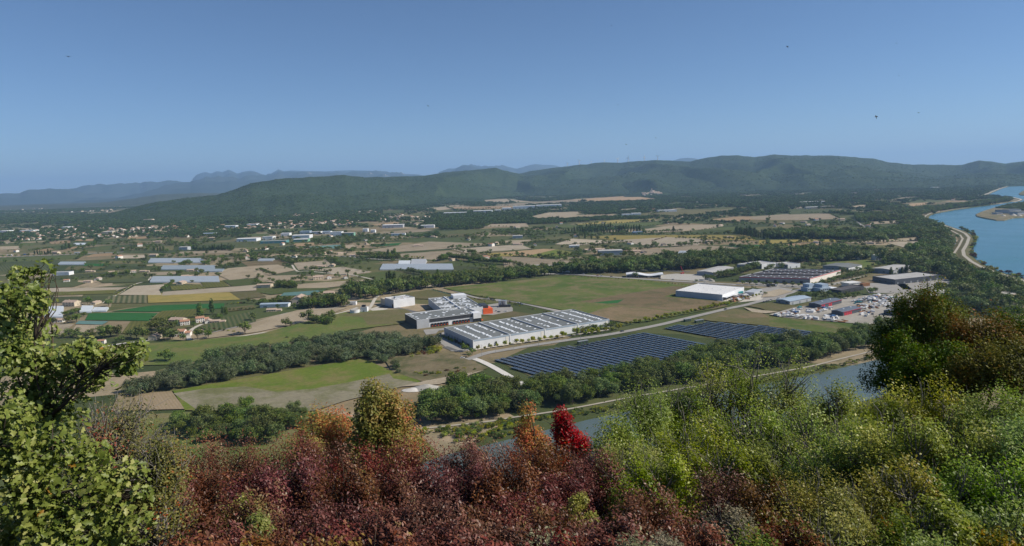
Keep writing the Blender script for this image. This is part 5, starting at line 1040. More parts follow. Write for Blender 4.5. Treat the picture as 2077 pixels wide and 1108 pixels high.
def wood(k, poly, spacing, h, kind, grp, hv=.42, keepfree=True, seed=0):
    poly = np.array(Z(k, poly)); w = G(poly[:, 0], poly[:, 1]); mn, mx = w.min(0), w.max(0); r = np.random.default_rng(seed + int(poly[0, 0]) + int(poly[0, 1]))
    gx, gy = np.meshgrid(np.arange(mn[0], mx[0] + spacing, spacing), np.arange(mn[1], mx[1] + spacing, spacing * .87)); gx = gx + (np.arange(gx.shape[0]) % 2)[:, None] * spacing / 2
    P = np.stack([gx.ravel(), gy.ravel(), gx.ravel() * 0], 1); P[:, :2] += r.normal(size=(len(P), 2)) * spacing * .27
    P = P[inside(w[:, :2], P[:, :2])]
    if keepfree and len(P): P = P[free(PX(P))]
    if len(P): P = P[off_road(P)]
    for p in P: TREES.append((p[0], p[1], 0., h * (1 + hv * r.normal() * .6) * (1.15 if r.random() < .12 else 1), kind, grp))
def line(k, pts, spacing, h, kind, grp, hv=.15, jit=.6):
    pts = np.array(Z(k, pts)); w = G(pts[:, 0], pts[:, 1])
    for i in range(len(w) - 1):
        L = np.linalg.norm(w[i + 1] - w[i]); n = max(1, int(L / spacing))
        for j in range(n):
            p = w[i] + (w[i + 1] - w[i]) * (j + .5) / n; TREES.append((p[0] + rt.normal() * jit, p[1] + rt.normal() * jit, 0., h * (1 + hv * rt.normal()), kind, grp))
# belt between solar farm and canal, from the chalk track to the far bend
wood('', [(838,866),(846,838),(880,812),(935,796),(1035,792),(1050,812),(1040,842),(930,857)], 8.5, 14, 'near', 0, keepfree=False)
wood('', [(1060,800),(1110,782),(1165,785),(1240,772),(1330,748),(1440,722),(1500,712),(1560,735),(1450,770),(1290,797),(1180,818),(1090,832),(1050,838)], 8.5, 13, 'near', 0, keepfree=False)
wood('', [(1500,712),(1560,706),(1640,705),(1700,700),(1790,680),(1790,700),(1710,718),(1630,738),(1560,752)], 9, 14, 'near', 0, keepfree=False)
wood('', [(1740,690),(1800,668),(1900,650),(1900,680),(1795,700)], 9, 13, 'near', 0, keepfree=False)
# grove
wood('', [(262,796),(330,770),(380,748),(440,733),(520,716),(640,702),(700,690),(760,692),(860,700),(884,708),(800,728),(738,728),(700,735),(640,742),(590,752),(520,764),(420,783),(320,800),(270,806)], 9.5, 11.5, 'grove', 1, keepfree=False)
wood('f', [(840,740),(960,730),(1100,780),(1200,860),(1160,880),(1040,800)], 8, 7.5, 'grove', 1, keepfree=False)
wood('f', [(1180,700),(1500,670),(1520,700),(1250,745)], 6, 4.5, 'shrub', 5, keepfree=False)
wood('f', [(1250,860),(1700,830),(1840,845),(1600,890),(1300,900)], 8, 3.0, 'shrub', 5, keepfree=False)
wood('', [(345,880),(360,862),(420,850),(500,838),(560,850),(600,865),(560,900),(420,900)], 9, 12, 'near', 6, keepfree=False)
wood('', [(560,850),(600,838),(640,842),(640,870),(570,880)], 10, 9, 'near', 6, keepfree=False)
# hedge belt behind the meadow
wood('', [(690,602),(760,606),(800,597),(870,586),(930,580),(1000,574),(1070,564),(1110,560),(1150,556),(1150,549),(1060,551),(960,561),(880,570),(790,580),(700,590)], 9.5, 13, 'broad', 2)
wood('f', [(360,350),(740,330),(740,300),(640,280),(380,310)], 6.5, 11, 'broad', 2, keepfree=False); wood('f', [(0,300),(300,270),(330,290),(60,320)], 7, 7, 'broad', 2)
wood('f', [(410,465),(440,430),(640,420),(660,440),(600,475),(480,470)], 8, 9, 'broad', 5, keepfree=False); wood('f', [(165,180),(330,182),(320,160),(180,140)], 6, 8, 'broad', 5, keepfree=False)
wood('', [(1150,557),(1290,553),(1420,546),(1500,536),(1620,532),(1760,530),(1830,536),(1830,520),(1720,512),(1560,512),(1420,524),(1300,536),(1160,545)], 9.5, 15, 'broad', 2)
wood('d', [(0,700),(300,690),(600,700),(1100,680),(1300,700),(1280,730),(800,750),(300,740),(0,740)], 10, 15, 'broad', 4)
wood('', [(1845,560),(1830,530),(1850,500),(1870,475),(1905,475),(1930,490),(1925,520),(1935,535),(1960,550),(2077,588),(2077,650),(1990,640),(1900,610),(1905,590),(1870,575)], 11, 14, 'broad', 4)
wood('d', [(700,560),(900,540),(1220,560),(1300,600),(1420,650),(1480,700),(1440,780),(1380,800),(1300,780),(1300,710),(1100,690),(1000,680),(1100,620),(820,600),(740,610)], 12, 13, 'broad', 4)
wood('d', [(900,500),(1060,480),(1200,500),(1500,470),(1700,450),(1960,415),(1990,425),(1700,470),(1400,520),(1240,550),(1000,540)], 13, 12, 'broad', 4)
wood('d', [(1660,675),(1690,720),(1680,780),(1660,830),(1690,900),(1640,860),(1648,760)], 8, 5, 'shrub', 4, keepfree=False); wood('d', [(1560,650),(1620,662),(1660,700),(1630,690)], 8, 4, 'shrub', 4, keepfree=False)
wood('d', [(1690,900),(1790,960),(1900,1005),(2077,1050),(2077,1062),(1830,995),(1720,935)], 8, 5, 'shrub', 4, keepfree=False)
wood('d', [(1850,495),(1950,470),(2077,450),(2300,430),(2300,520),(2060,515),(1960,500)], 9, 9, 'broad', 4, keepfree=False)
# business park streets
for pts, sp, h in (([(1500,577),(1540,579),(1600,581),(1640,582)], 9, 8), ([(1648,585),(1700,570),(1745,560),(1770,553)], 9, 9), ([(1655,588),(1710,576),(1760,563)], 12, 5), ([(1450,566),(1490,560),(1535,546)], 8, 11), ([(1455,562),(1495,556),(1530,543)], 9, 11), ([(1480,570),(1540,575),(1570,584)], 8, 4), ([(1430,570),(1440,565),(1450,571)], 8, 8), ([(1620,600),(1660,600),(1700,604),(1745,600)], 8, 8), ([(1630,605),(1700,608),(1740,606)], 9, 8), ([(1760,556),(1790,548),(1815,535)], 9, 6), ([(1525,590),(1545,597),(1560,600)], 9, 6), ([(1690,560),(1745,552)], 9, 8)): line('', pts, sp, h, 'broad', 3)
for x, y, h in ((1342,559,6),(1348,551,8),(1412,573,5),(1615,607,8),(1640,603,7),(1765,597,9),(1775,594,9)): q = G(x, y); TREES.append((q[0], q[1], 0, h, 'broad', 3))
# lone trees among near fields
for k, x, y, h in (('e',1985,552,11),('e',1690,585,9),('e',1600,595,11),('e',1485,605,7),('e',1230,100,8),('e',430,475,8),('e',545,470,8),('e',620,455,9),('e',850,580,12),('e',900,575,10),('e',620,575,10),('e',560,575,8),('e',950,570,10),('e',1110,590,12),('e',1060,580,9),('e',1160,590,10),('e',1230,545,13),('e',1290,520,15),('e',1350,545,13),('e',1330,590,12),('e',1380,600,10),('e',1400,590,9),('e',1420,500,8),('e',1390,450,7),('e',1570,500,7),('e',2060,440,9),('e',710,310,9),('e',880,325,9),('e',740,560,6),('e',455,575,7),('e',680,410,6),('e',1340,770,9),('e',1380,775,8),
   ('f',240,490,10),('f',275,490,6),('f',610,475,7),('f',945,120,7),('f',1240,55,8),('f',1275,60,8),('f',1335,70,7),('f',360,120,7),('f',300,120,6),('f',400,115,6),('f',1970,130,9),('f',1630,160,8),('f',1530,170,8),('f',250,585,3),('f',1690,690,6),('f',1750,715,5),('f',1720,735,4),('b',550,955,8),('b',640,925,12),('b',720,880,9),('b',1230,995,7),('b',1260,1000,8),('c',1145,795,13),('c',1035,835,9),('c',1240,885,16),('c',1290,885,12),('c',380,880,14),('c',430,885,11),('c',320,880,8),('c',30,975,14),('c',60,980,12),('c',1590,840,12),('c',1690,835,12),('c',520,840,12),('c',545,850,10),('c',660,910,9),('c',500,905,8),('c',910,880,11),('c',1450,780,12),('c',1400,785,9),('c',1560,760,10),('c',1620,770,10),
   ('d',900,770,24),('d',940,775,20),('d',290,770,16),('d',320,775,12),('d',230,640,14),('d',560,570,10),('d',720,640,10),('d',60,615,12),('b',1730,860,14),('b',1760,862,12),('b',1830,870,10),('b',1870,865,10),('b',930,905,12),('b',980,910,12),('b',860,915,10),('b',1050,910,10),('b',440,850,12),('b',300,890,10),('b',370,880,10)):
    (px, py), = Z(k, [(x, y)]); q = G(px, py); TREES.append((q[0], q[1], 0, h * (1.35 if k in 'ef' else 1.1), 'broad', 5))
# hedges and clipped windbreaks
for k, pts, sp, h, kd, g in (('e',[(520,410),(560,400),(640,370)],3.2,7,'broad',5),('e',[(1310,200),(1360,170),(1410,130)],4,6,'broad',5),('e',[(930,240),(1010,195),(1100,152)],3,2.2,'shrub',5),('e',[(340,230),(610,230)],4,1.8,'shrub',5),('e',[(1380,197),(1660,185)],5,1.8,'shrub',5),('e',[(1830,310),(1990,300)],4,3,'shrub',5),('e',[(1850,360),(2070,350)],5,3.5,'broad',5),('e',[(1990,300),(2077,300)],6,8,'broad',5),
   ('e',[(1640,500),(1800,520),(1950,545)],9,2.5,'shrub',5),('b',[(30,990),(160,1030)],3.5,5,'broad',5),('b',[(1480,920),(1560,895),(1800,930),(2060,950)],5,12,'broad',2),('b',[(1160,890),(1360,895)],7,5,'young',5),('b',[(930,1085),(1060,1085)],4,4,'broad',5),('b',[(820,910),(1160,910)],8,13,'broad',2),('b',[(820,880),(1000,890),(1160,900)],9,13,'broad',2),('c',[(60,785),(250,765),(470,760)],6,8,'broad',5),('c',[(390,800),(510,790)],5,6,'broad',5),('c',[(120,735),(260,735)],7,9,'broad',5),('c',[(1330,790),(1530,780),(1780,770)],7,7,'broad',5),('c',[(1540,625),(1700,620)],7,6,'broad',5),('d',[(850,645),(900,665),(980,680)],7,10,'broad',4),('d',[(820,960),(1000,960),(1060,905)],9,7,'broad',3),('c',[(1130,755),(1250,722)],9,3,'shrub',5),('g',[(0,1060),(0,1061)],9,3,'shrub',5),
   ('e',[(430,590),(660,585),(1000,560)],8,8,'broad',5),('f',[(1430,190),(1690,255)],3,1.6,'shrub',5),('g',[(440,85),(900,110),(1330,150),(1480,165)],6,2.2,'shrub',5),('p',[(1040,770),(1300,880),(1460,945)],7,4,'shrub',5),('p',[(1620,235),(1740,260),(1850,280)],6,4,'broad',3),('p',[(1540,245),(1700,300)],4,1.5,'shrub',5),('q',[(540,80),(680,130)],4,2.4,'shrub',5),('q',[(750,150),(860,170)],4,1.6,'shrub',5),('q',[(940,185),(1100,215)],4,1.6,'shrub',5),('e',[(1560,150),(1660,185)],6,1.6,'shrub',5)): line(k, pts, sp, h, kd, g, .12, .5)
# rows of poplars and cypresses
for k, pts, sp, h in (('e',[(1615,415),(1625,416)],4,20),('e',[(1690,395),(1750,390)],9,19),('e',[(1805,385),(1835,400)],9,12),('c',[(420,690),(750,690),(1040,680)],9,17),('c',[(590,650),(800,660),(1040,665)],9,16),('c',[(460,735),(720,745)],20,14),('c',[(1300,680),(1301,680)],5,17),('c',[(1440,690),(1441,690)],5,10),('d',[(0,830),(340,832)],10,15),('d',[(390,830),(520,832)],11,16),('d',[(0,740),(300,740)],8,16),('c',[(1800,690),(2077,720)],7,18),('c',[(1800,700),(1980,735),(2077,745)],8,18),('f',[(1050,125),(1130,140)],8,17),('f',[(840,270),(842,270)],5,19),('f',[(1470,90),(1471,90)],5,14),
   ('a',[(1240,840),(1340,845)],12,16),('a',[(490,830),(580,820)],10,18),('a',[(1560,835),(1890,830)],9,16),('a',[(270,865),(420,865)],9,12),('b',[(1030,890),(1160,895)],9,16),('s',[(1710,120),(1711,121)],5,11),('s',[(1787,105),(1788,105)],5,9),('s',[(1858,105),(1859,105)],5,9),('s',[(1918,100),(1919,100)],5,12),('b',[(745,1060),(746,1060)],5,9),('p',[(1700,940),(1790,920),(1900,905)],8,5.5),('p',[(1130,820),(1320,890),(1410,920)],14,4.5),('e',[(340,510),(341,512)],5,10),('e',[(655,190+820),(656,1012)],5,9),('b',[(1700,660),(1720,665)],9,12)):
    line(k, pts, sp, h, 'poplar', 7)
GRP.append(('poplar_tree', 'slim upright poplar standing among the fields', 'slim poplars and cypresses'))
# young yellow green street trees
line('', [(962,713),(1030,702),(1100,692),(1165,682),(1240,671)], 6.5, 6.0, 'young', 8, .2); line('', [(1180,683),(1262,668)], 9, 6.5, 'young', 8, .2); line('', [(1256,664),(1330,650),(1390,638),(1440,628),(1484,617)], 7, 6.2, 'young', 8, .15); line('', [(1490,612),(1545,600)], 8, 4.5, 'young', 8, .2)
GRP.append(('young_tree', 'young yellow green tree lining the warehouse road', 'young trees lining the warehouse road'))
line('', [(1178,676),(1215,668),(1250,660)], 7, 7.5, 'broad', 3); line('', [(1190,678),(1245,664)], 8, 6, 'broad', 3)
# hedges along some of the field edges
for k, typ, pts in FLD:
    if k not in tuple('abcd'): continue
    z_ = Z(k, pts)
    for i in range(len(z_)):
        if _fr.random() < .38: line('', [z_[i], z_[(i + 1) % len(z_)]], _fr.choice((7, 10, 16, 30)), _fr.uniform(4, 9), 'broad', 5, .3, 1.2)
# scattered trees and woods over the rest of the plain
n = 420000; Yv = 900 + (7400 - 900) * rt.random(n) ** .75; Xv = (rt.random(n) * 2 - 1) * Yv * .86
P = np.stack([Xv, Yv, Xv * 0], 1); pxy = PX(P)
dens = fbm(Xv / 260., Yv / 300., 61, 4); dens2 = fbm(Xv / 900., Yv / 1100., 67, 3)
far = np.clip((Yv - 1500) / 3500, 0, 1)
hedge = (np.abs(((Xv * .91 + Yv * .4) / 155.) % 1 - .5) < .035) | (np.abs(((-Xv * .4 + Yv * .91) / 125.) % 1 - .5) < .045)
p_keep = np.where(hedge, .30 * (dens > .42), 0) + np.clip((dens - .505) * 3.0, 0, .9) * (.5 + far * .55) * np.clip((dens2 - .22) * 2.6, .15, 1.25)
p_keep *= np.where((pxy[:, 0] > 1150) & (pxy[:, 1] < 440), 1.9, 1.0) * np.where((pxy[:, 1] > 480), .6, 1.)
keep = (rt.random(n) < p_keep * 1.7) & (pxy[:, 1] < 566) & (pxy[:, 0] > -60) & (pxy[:, 0] < 2140)
P, pxy = P[keep], pxy[keep]; ok = free(pxy); P = P[ok]; P = P[off_road(P, 4)]
far_pts = []
for k, poly, sp in (('c',[(1050,405),(1300,390),(1700,385),(2077,400),(2200,440),(2077,480),(1700,470),(1300,440)],17),('c',[(440,480),(900,450),(1240,440),(1500,460),(1500,485),(1000,500),(500,510)],17),('c',[(-60,570),(300,560),(700,565),(1180,555),(1100,580),(700,590),(300,620),(-60,630)],13),('c',[(310,660),(600,650),(1040,640),(1040,690),(700,695),(400,700)],11),
   ('d',[(0,395),(380,400),(600,350),(900,360),(950,400),(700,430),(200,470),(0,470)],17),('d',[(700,430),(950,440),(1130,410),(1150,450),(800,490)],16),('d',[(1300,340),(1700,300),(1980,290),(1850,330),(1750,375),(1500,410),(1300,400)],18),('d',[(0,480),(160,490),(180,540),(0,550)],14),('d',[(900,330),(1320,330),(1320,400),(960,400)],20),
   ('b',[(560,570),(900,560),(1000,600),(500,600)],14),('b',[(1460,640),(1600,600),(1820,590),(1840,660),(1500,665)],12),('b',[(1200,730),(1480,690),(1500,740),(1250,760)],11),('b',[(0,575),(540,560),(540,590),(0,620)],15),('b',[(1400,590),(1900,540),(2077,560),(2077,610),(1850,620),(1500,640)],14),('b',[(840,420),(1200,380),(1600,350),(2077,340),(2200,400),(1700,420),(1400,470),(1000,500)],19),('b',[(0,470),(300,455),(560,430),(900,400),(900,450),(560,480),(0,520)],18),
   ('a',[(300,620),(560,560),(900,540),(1100,560),(1050,600),(900,640),(600,610)],18),('a',[(1560,830),(1890,800),(1890,835),(1570,840)],10),('a',[(1180,590),(1700,560),(2077,560),(2077,620),(1500,640),(1230,620)],17),('a',[(0,560),(400,560),(700,540),(300,600),(0,620)],19),('a',[(900,690),(1500,640),(2077,620),(2077,690),(1500,735),(1000,740)],24),('a',[(0,700),(500,640),(900,640),(900,720),(0,760)],26),('b',[(0,600),(800,560),(800,650),(0,680)],24),('b',[(500,460),(1000,450),(1050,600),(520,570)],26),
   ('c',[(0,300),(700,320),(1400,300),(2077,290),(2077,380),(1400,380),(700,390),(0,400)],24),('d',[(0,290),(1300,280),(1300,330),(600,345),(0,380)],24)):
    poly = np.array(Z(k, poly)); w = G(poly[:, 0], poly[:, 1]); mn, mx = w.min(0), w.max(0); gx, gy = np.meshgrid(np.arange(mn[0], mx[0], sp), np.arange(mn[1], mx[1], sp)); q = np.stack([gx.ravel(), gy.ravel(), gx.ravel() * 0], 1); q[:, :2] += rt.normal(size=(len(q), 2)) * sp * .35
    q = q[inside(w[:, :2], q[:, :2])]; q = q[fbm(q[:, 0] / 140., q[:, 1] / 170., 37, 3) > .40]; q = q[free(PX(q))]
    for p in q: far_pts.append((p[0], p[1], sp * rt.uniform(.55, .95) if sp < 20 else rt.uniform(8, 13)))
for p in P:
    h = rt.uniform(6, 12) * (1 + .45 * min(1, max(0, (p[1] - 2200) / 3000)))
    if p[1] < 2300: TREES.append((p[0], p[1], 0., h, 'broad', 5))
    else: far_pts.append((p[0], p[1], h))
# garden trees behind the houses
hh = np.array([h[:2] for h in HOUSES] + [c[:2] for c in rest]); hh = np.repeat(hh, 3, axis=0); a_ = rt.uniform(.1, 3.04, len(hh)); d_ = rt.uniform(14, 34, len(hh))
gt = np.stack([hh[:, 0] + d_ * np.cos(a_), hh[:, 1] + d_ * np.sin(a_), 0 * a_], 1); gt = gt[free(PX(gt))]
for x, y, _ in gt:
    h = rt.uniform(4.5, 9)
    if y < 2300: TREES.append((x, y, 0., h, 'broad', 5))
    else: far_pts.append((x, y, h * 1.15))
# individuals: the 300 that show largest of the broad kinds; everything past that is one woodland mass
def add_tree(t):
    x, y, z, h, kind, gi = t; nm, lab, grp = GRP[gi]; tm, cm, _ = PR[kind][rt.integers(len(PR[kind]))]
    if kind == 'shrub': nm, lab, grp = 'low_shrub', 'low bush growing at a field or road edge', 'low bushes at field edges'
    if kind == 'broad' and gi in (0, 1): nm = 'field_tree'
    if kind in ('near', 'grove', 'broad') and gi in (3, 4, 5): nm = 'field_tree'
    o = empty(nm, (x, y, z), rt.uniform(0, 6.28)); wv = rt.uniform(.88, 1.18) * (1.55 if kind == 'poplar' else 1); o.scale = (h * wv, h * wv, h); tag(o, lab, 'bush' if kind == 'shrub' else 'tree', grp)
    link('trunk', tm, o); link('crown', cm, o)
def size(t): return t[3] / math.hypot(t[0], t[1])
inframe = lambda t: (lambda q: -10 < q[0] < 2087)(PX(np.array(t[:3])))
rest = {}
for kinds, lim in ((('near', 'grove', 'broad'), 300), (('poplar',), 200), (('young',), 200), (('shrub',), 150)):
    L = sorted([t for t in TREES if t[4] in kinds], key=size, reverse=True); c = 0
    for t in L:
        if c < lim and inframe(t): add_tree(t); c += 1
        else: rest.setdefault(t[4], []).append(t)
for kd, L in rest.items():
    nm = {'near': 'canal_woodland', 'grove': 'grove_thicket', 'broad': 'plain_woodland', 'poplar': 'poplar_rows', 'young': 'street_saplings', 'shrub': 'field_edge_scrub'}[kd]
    key = kd; hs = np.array([t[3] for t in L])[:, None] * (np.ones(3) * rt.uniform(.9, 1.15, len(L))[:, None])
    scatter(nm, 'mass of smaller %s beyond the nearer ones' % {'near': 'canal side trees', 'grove': 'silvery grove trees', 'broad': 'trees and hedges across the plain', 'poplar': 'poplars', 'young': 'young trees', 'shrub': 'bushes'}[kd], 'woodland', key, [p[2] for p in PR[kd]], [t[:3] for t in L], hs, rt.uniform(0, 6.28, len(L)), rt.integers(0, len(PR[kd]), len(L)))
fp = np.array(far_pts)
scatter('far_woodland', 'mass of far trees and hedgerows across the valley', 'woodland', 'far', [p[2] for p in PR['far']], np.stack([fp[:, 0], fp[:, 1], fp[:, 0] * 0], 1), fp[:, 2:3] * np.array([[1.25, 1.25, 1.]]), rt.uniform(0, 6.28, len(fp)), rt.integers(0, 4, len(fp)))
# forest on the hills
FP = []; FS = []
for key, n, base in (('hill3', 20000, 6.5), ('hill23', 5000, 6.5), ('hill41', 14000, 9), ('hill57', 11000, 8.5)):
    px, vs, Pg = RIDGES[key]; u = rt.random(n) * (len(px) - 1.001); v = rt.random(n) * (len(vs) - 4.001); i, j = v.astype(int), u.astype(int); a, b = (v - i)[:, None], (u - j)[:, None]
    q = (Pg[i, j] * (1 - a) + Pg[i + 1, j] * a) * (1 - b) + (Pg[i, j + 1] * (1 - a) + Pg[i + 1, j + 1] * a) * b
    k = (fbm(q[:, 0] / 190., q[:, 1] / 190., 71, 3) > .30) & (q[:, 2] > 1)
    FP.append(q[k] - np.array([0, 0, 1.5])); FS.append(base * rt.uniform(.6, 1.25, k.sum()))
FP = np.concatenate(FP); FS = np.concatenate(FS)
scatter('hill_forest', 'unbroken dark green forest covering the hills', 'forest', 'clump', [p[2] for p in PR['clump']], FP, FS[:, None] * np.array([[1.1, 1.1, .8]]), rt.uniform(0, 6.28, len(FP)), rt.integers(0, 3, len(FP)))
# scrub on the hidden lower slope and along the near canal bank
n = 900; X = rt.uniform(-260, 300, n); Y = rt.uniform(60, 300, n); zz = hill_z(X, Y); k = zz > 1
scatter('slope_scrub', 'oak scrub covering the lower slope below the viewpoint', 'scrub', 'near', [p[2] for p in PR['near']], np.stack([X, Y, zz], 1)[k], rt.uniform(4, 7.5, k.sum())[:, None] * np.ones(3), rt.uniform(0, 6.28, k.sum()), rt.integers(0, 4, k.sum()))
bk_ = G(np.array([905,925,945,965,985,1005,1025,1045,1060,930,960,990,1010,1040,1075,915,950,980,1020]), np.array([880,876,873,871,868,867,864,862,860,888,885,881,878,874,872,893,891,888,884]))
bk_ = np.concatenate([bk_ + rt.normal(size=bk_.shape) * np.array([4, 5, 0]) for _ in range(5)]); bk_[:, 2] = .2
scatter('bank_scrub', 'pale green scrub along the canal bank', 'scrub', 'shrub', [p[2] for p in PR['shrub']], bk_, rt.uniform(2.2, 4, len(bk_))[:, None] * np.ones(3), rt.uniform(0, 6.28, len(bk_)), rt.integers(0, 2, len(bk_)))
tp = G(np.linspace(845, 1790, 420), np.interp(np.linspace(845, 1790, 420), [845, 930, 1040, 1180, 1290, 1450, 1630, 1790], [879, 871, 858, 839, 818, 791, 759, 720])); tp[:, :2] += rt.normal(size=(420, 2)) * 2.6; tp[:, 2] = .3
scatter('towpath_scrub', 'low green scrub between towpath and canal water', 'scrub', 'shrub', [p[2] for p in PR['shrub']], tp, rt.uniform(1.0, 3.2, 420)[:, None] * np.ones(3), rt.uniform(0, 6.28, 420), rt.integers(0, 2, 420))

# ------------------------------------------------------------------ storage yard, vehicles
def kind_mesh(name, fn): m = MB(); mats = fn(m); return m.mesh(name, mats)
def f_van(m):
    m.box(-2.6, 1.5, -1, 1, .45, 2.5, 0); m.poly([(1.51, -1, .45), (2.6, -1, .45), (2.6, -1, 1.3), (1.9, -1, 2.2), (1.51, -1, 2.3)], 0); m.poly([(1.51, 1, 2.3), (1.9, 1, 2.2), (2.6, 1, 1.3), (2.6, 1, .45), (1.51, 1, .45)], 0)
    m.quad((2.6, -1, .45), (2.6, 1, .45), (2.6, 1, 1.3), (2.6, -1, 1.3), 0); m.quad((2.6, -1, 1.3), (2.6, 1, 1.3), (1.9, 1, 2.2), (1.9, -1, 2.2), 1); m.quad((1.9, -1, 2.2), (1.9, 1, 2.2), (1.51, 1, 2.3), (1.51, -1, 2.3), 0)
    for x in (-1.6, 1.7):
        for y in (-1.02, .82): m.cyl(x, .36, y, y + .2, .36, n=10, m=2, axis='y')
    return [M['paintwhite'], M['glass'], M['black']]
def f_boat(m):
    S = [(-4, .9, .9), (-1, 1.25, .8), (2, 1.1, .85), (3.6, .45, 1.1), (4.4, .02, 1.35)]; b = len(m.V)
    for x, w, z in S: m.V += [(x, -w, 1.1 + z), (x, 0, .7), (x, w, 1.1 + z)]
    for i in range(4): k = b + 3 * i; m.F += [(k, k + 1, k + 4, k + 3), (k + 1, k + 2, k + 5, k + 4), (k + 2, k, k + 3, k + 5)]; m.M += [0, 0, 0]
    m.F.append((b, b + 2, b + 1)); m.M.append(0); m.box(-1.5, 1.2, -.7, .7, 1.95, 2.7, 0); m.box(-2.5, 2.5, -.5, .5, .25, .69, 2)
    return [M['yardpaint'], M['glass'], M['steel']]
def f_crates(m):
    for x, y, z in ((0, 0, 0), (1.3, 0, 0), (0, 1.3, 0), (1.3, 1.3, 0), (0, 0, 1.02), (1.3, 1.3, 1.02), (1.3, .1, 1.02)): m.box(x - 1.2, x, y - 1.2, y, z, z + 1.0)
    return [M['yardpaint']]
def f_pipes(m):
    for i in range(4): m.cyl(-.9 + i * .62, .32, -4, 4, .3, n=8, axis='y')
    for i in range(3): m.cyl(-.6 + i * .62, .86, -4, 4, .3, n=8, axis='y')
    return [M['wood']]
def car_fn(mat):
    def f(m):
        m.box(-2.1, 2.1, -.88, .88, .35, .85, 0); b = len(m.V)
        m.V += [(-1.7, -.85, .851), (1.1, -.85, .851), (1.1, .85, .851), (-1.7, .85, .851), (-1.2, -.7, 1.45), (.4, -.7, 1.45), (.4, .7, 1.45), (-1.2, .7, 1.45)]
        for q, mi in (((4, 5, 6, 7), 0), ((0, 1, 5, 4), 1), ((1, 2, 6, 5), 1), ((2, 3, 7, 6), 1), ((3, 0, 4, 7), 1)): m.F.append(tuple(b + i for i in q)); m.M.append(mi)
        for x in (-1.3, 1.3):
            for y in (-.9, .7): m.cyl(x, .33, y, y + .2, .33, n=10, m=2, axis='y')
        return [mat, M['glass'], M['black']]
    return f
KM = {'van': kind_mesh('van_body', f_van), 'boat': kind_mesh('boat_hull', f_boat), 'crates': kind_mesh('crate_stack', f_crates), 'pipes': kind_mesh('pipe_bundle', f_pipes), 'wcar': kind_mesh('car_white', car_fn(M['paintwhite'])), 'dcar': kind_mesh('car_dark', car_fn(M['slate'])), 'rcar': kind_mesh('car_red', car_fn(M['red']))}
KL = {'van': ('white_van', 'white van parked in the storage yard', 'van', 'vans parked in the storage yard'), 'boat': ('stored_boat', 'boat hull stored on a cradle in the yard', 'boat', 'boats stored in the yard'), 'crates': ('crate_stack', 'stack of crates on the yard gravel', 'crates', 'crate stacks on the yard'), 'pipes': ('pipe_bundle', 'bundle of brown pipes lying in the yard', 'pipes', 'pipe bundles in the yard'),
      'wcar': ('parked_car', 'small white car on a road or car park', 'car', 'white cars'), 'dcar': ('parked_car', 'small dark car on a road or car park', 'car', 'dark cars'), 'rcar': ('parked_car', 'small red car on a road or car park', 'car', 'red cars')}
def put(kd, x, y, rz, sc=1.): nm, lab, cat, g = KL[kd]; o = link(nm, KM[kd], None, (x, y, .46)); o.rotation_euler = (0, 0, rz); o.scale = (sc,) * 3; tag(o, lab, cat, g)
placed = []
for poly, n, mix in ((Z('s', [(90,690),(230,660),(430,600),(440,640),(320,690),(720,735),(900,770),(980,790),(700,765),(100,712)]), 60, ('crates', 'crates', 'boat', 'van', 'pipes')), (Z('s', [(530,640),(700,620),(860,590),(870,620),(720,660),(560,670)]), 22, ('boat', 'crates', 'van')), (Z('s', [(1180,500),(1400,430),(1600,420),(1850,470),(1850,560),(1700,600),(1560,560),(1380,520),(1200,540)]), 95, ('crates', 'boat', 'crates', 'van', 'boat')),
                    (Z('s', [(1230,560),(1560,560),(1540,600),(1300,620)]), 26, ('pipes', 'crates', 'boat')), (Z('s', [(790,710),(970,730),(970,755),(790,750)]), 10, ('van', 'crates', 'boat')), (Z('s', [(1290,610),(1480,640),(1470,700),(1300,730)]), 12, ('pipes', 'crates', 'van')), (Z('s', [(1000,780),(1090,770),(1090,795),(1000,800)]), 3, ('pipes',)), (Z('r', [(860,570),(1000,540),(1130,500),(1180,560),(960,610)]), 26, ('crates', 'pipes', 'van'))):
    poly = np.array(poly); mn, mx = poly.min(0), poly.max(0); c = 0
    for _ in range(n * 25):
        if c >= n: break
        p = mn + (mx - mn) * rt.random(2)
        if not inside(poly, p[None])[0]: continue
        q = G(p[0], p[1])
        if any((q[0] - a) ** 2 + (q[1] - b) ** 2 < 17 for a, b in placed): continue
        placed.append((q[0], q[1])); put(mix[rt.integers(len(mix))], q[0], q[1], rt.choice([.5, 2.1, .45, 1.2, 2.9]) + rt.normal() * .1, rt.uniform(.9, 1.25)); c += 1
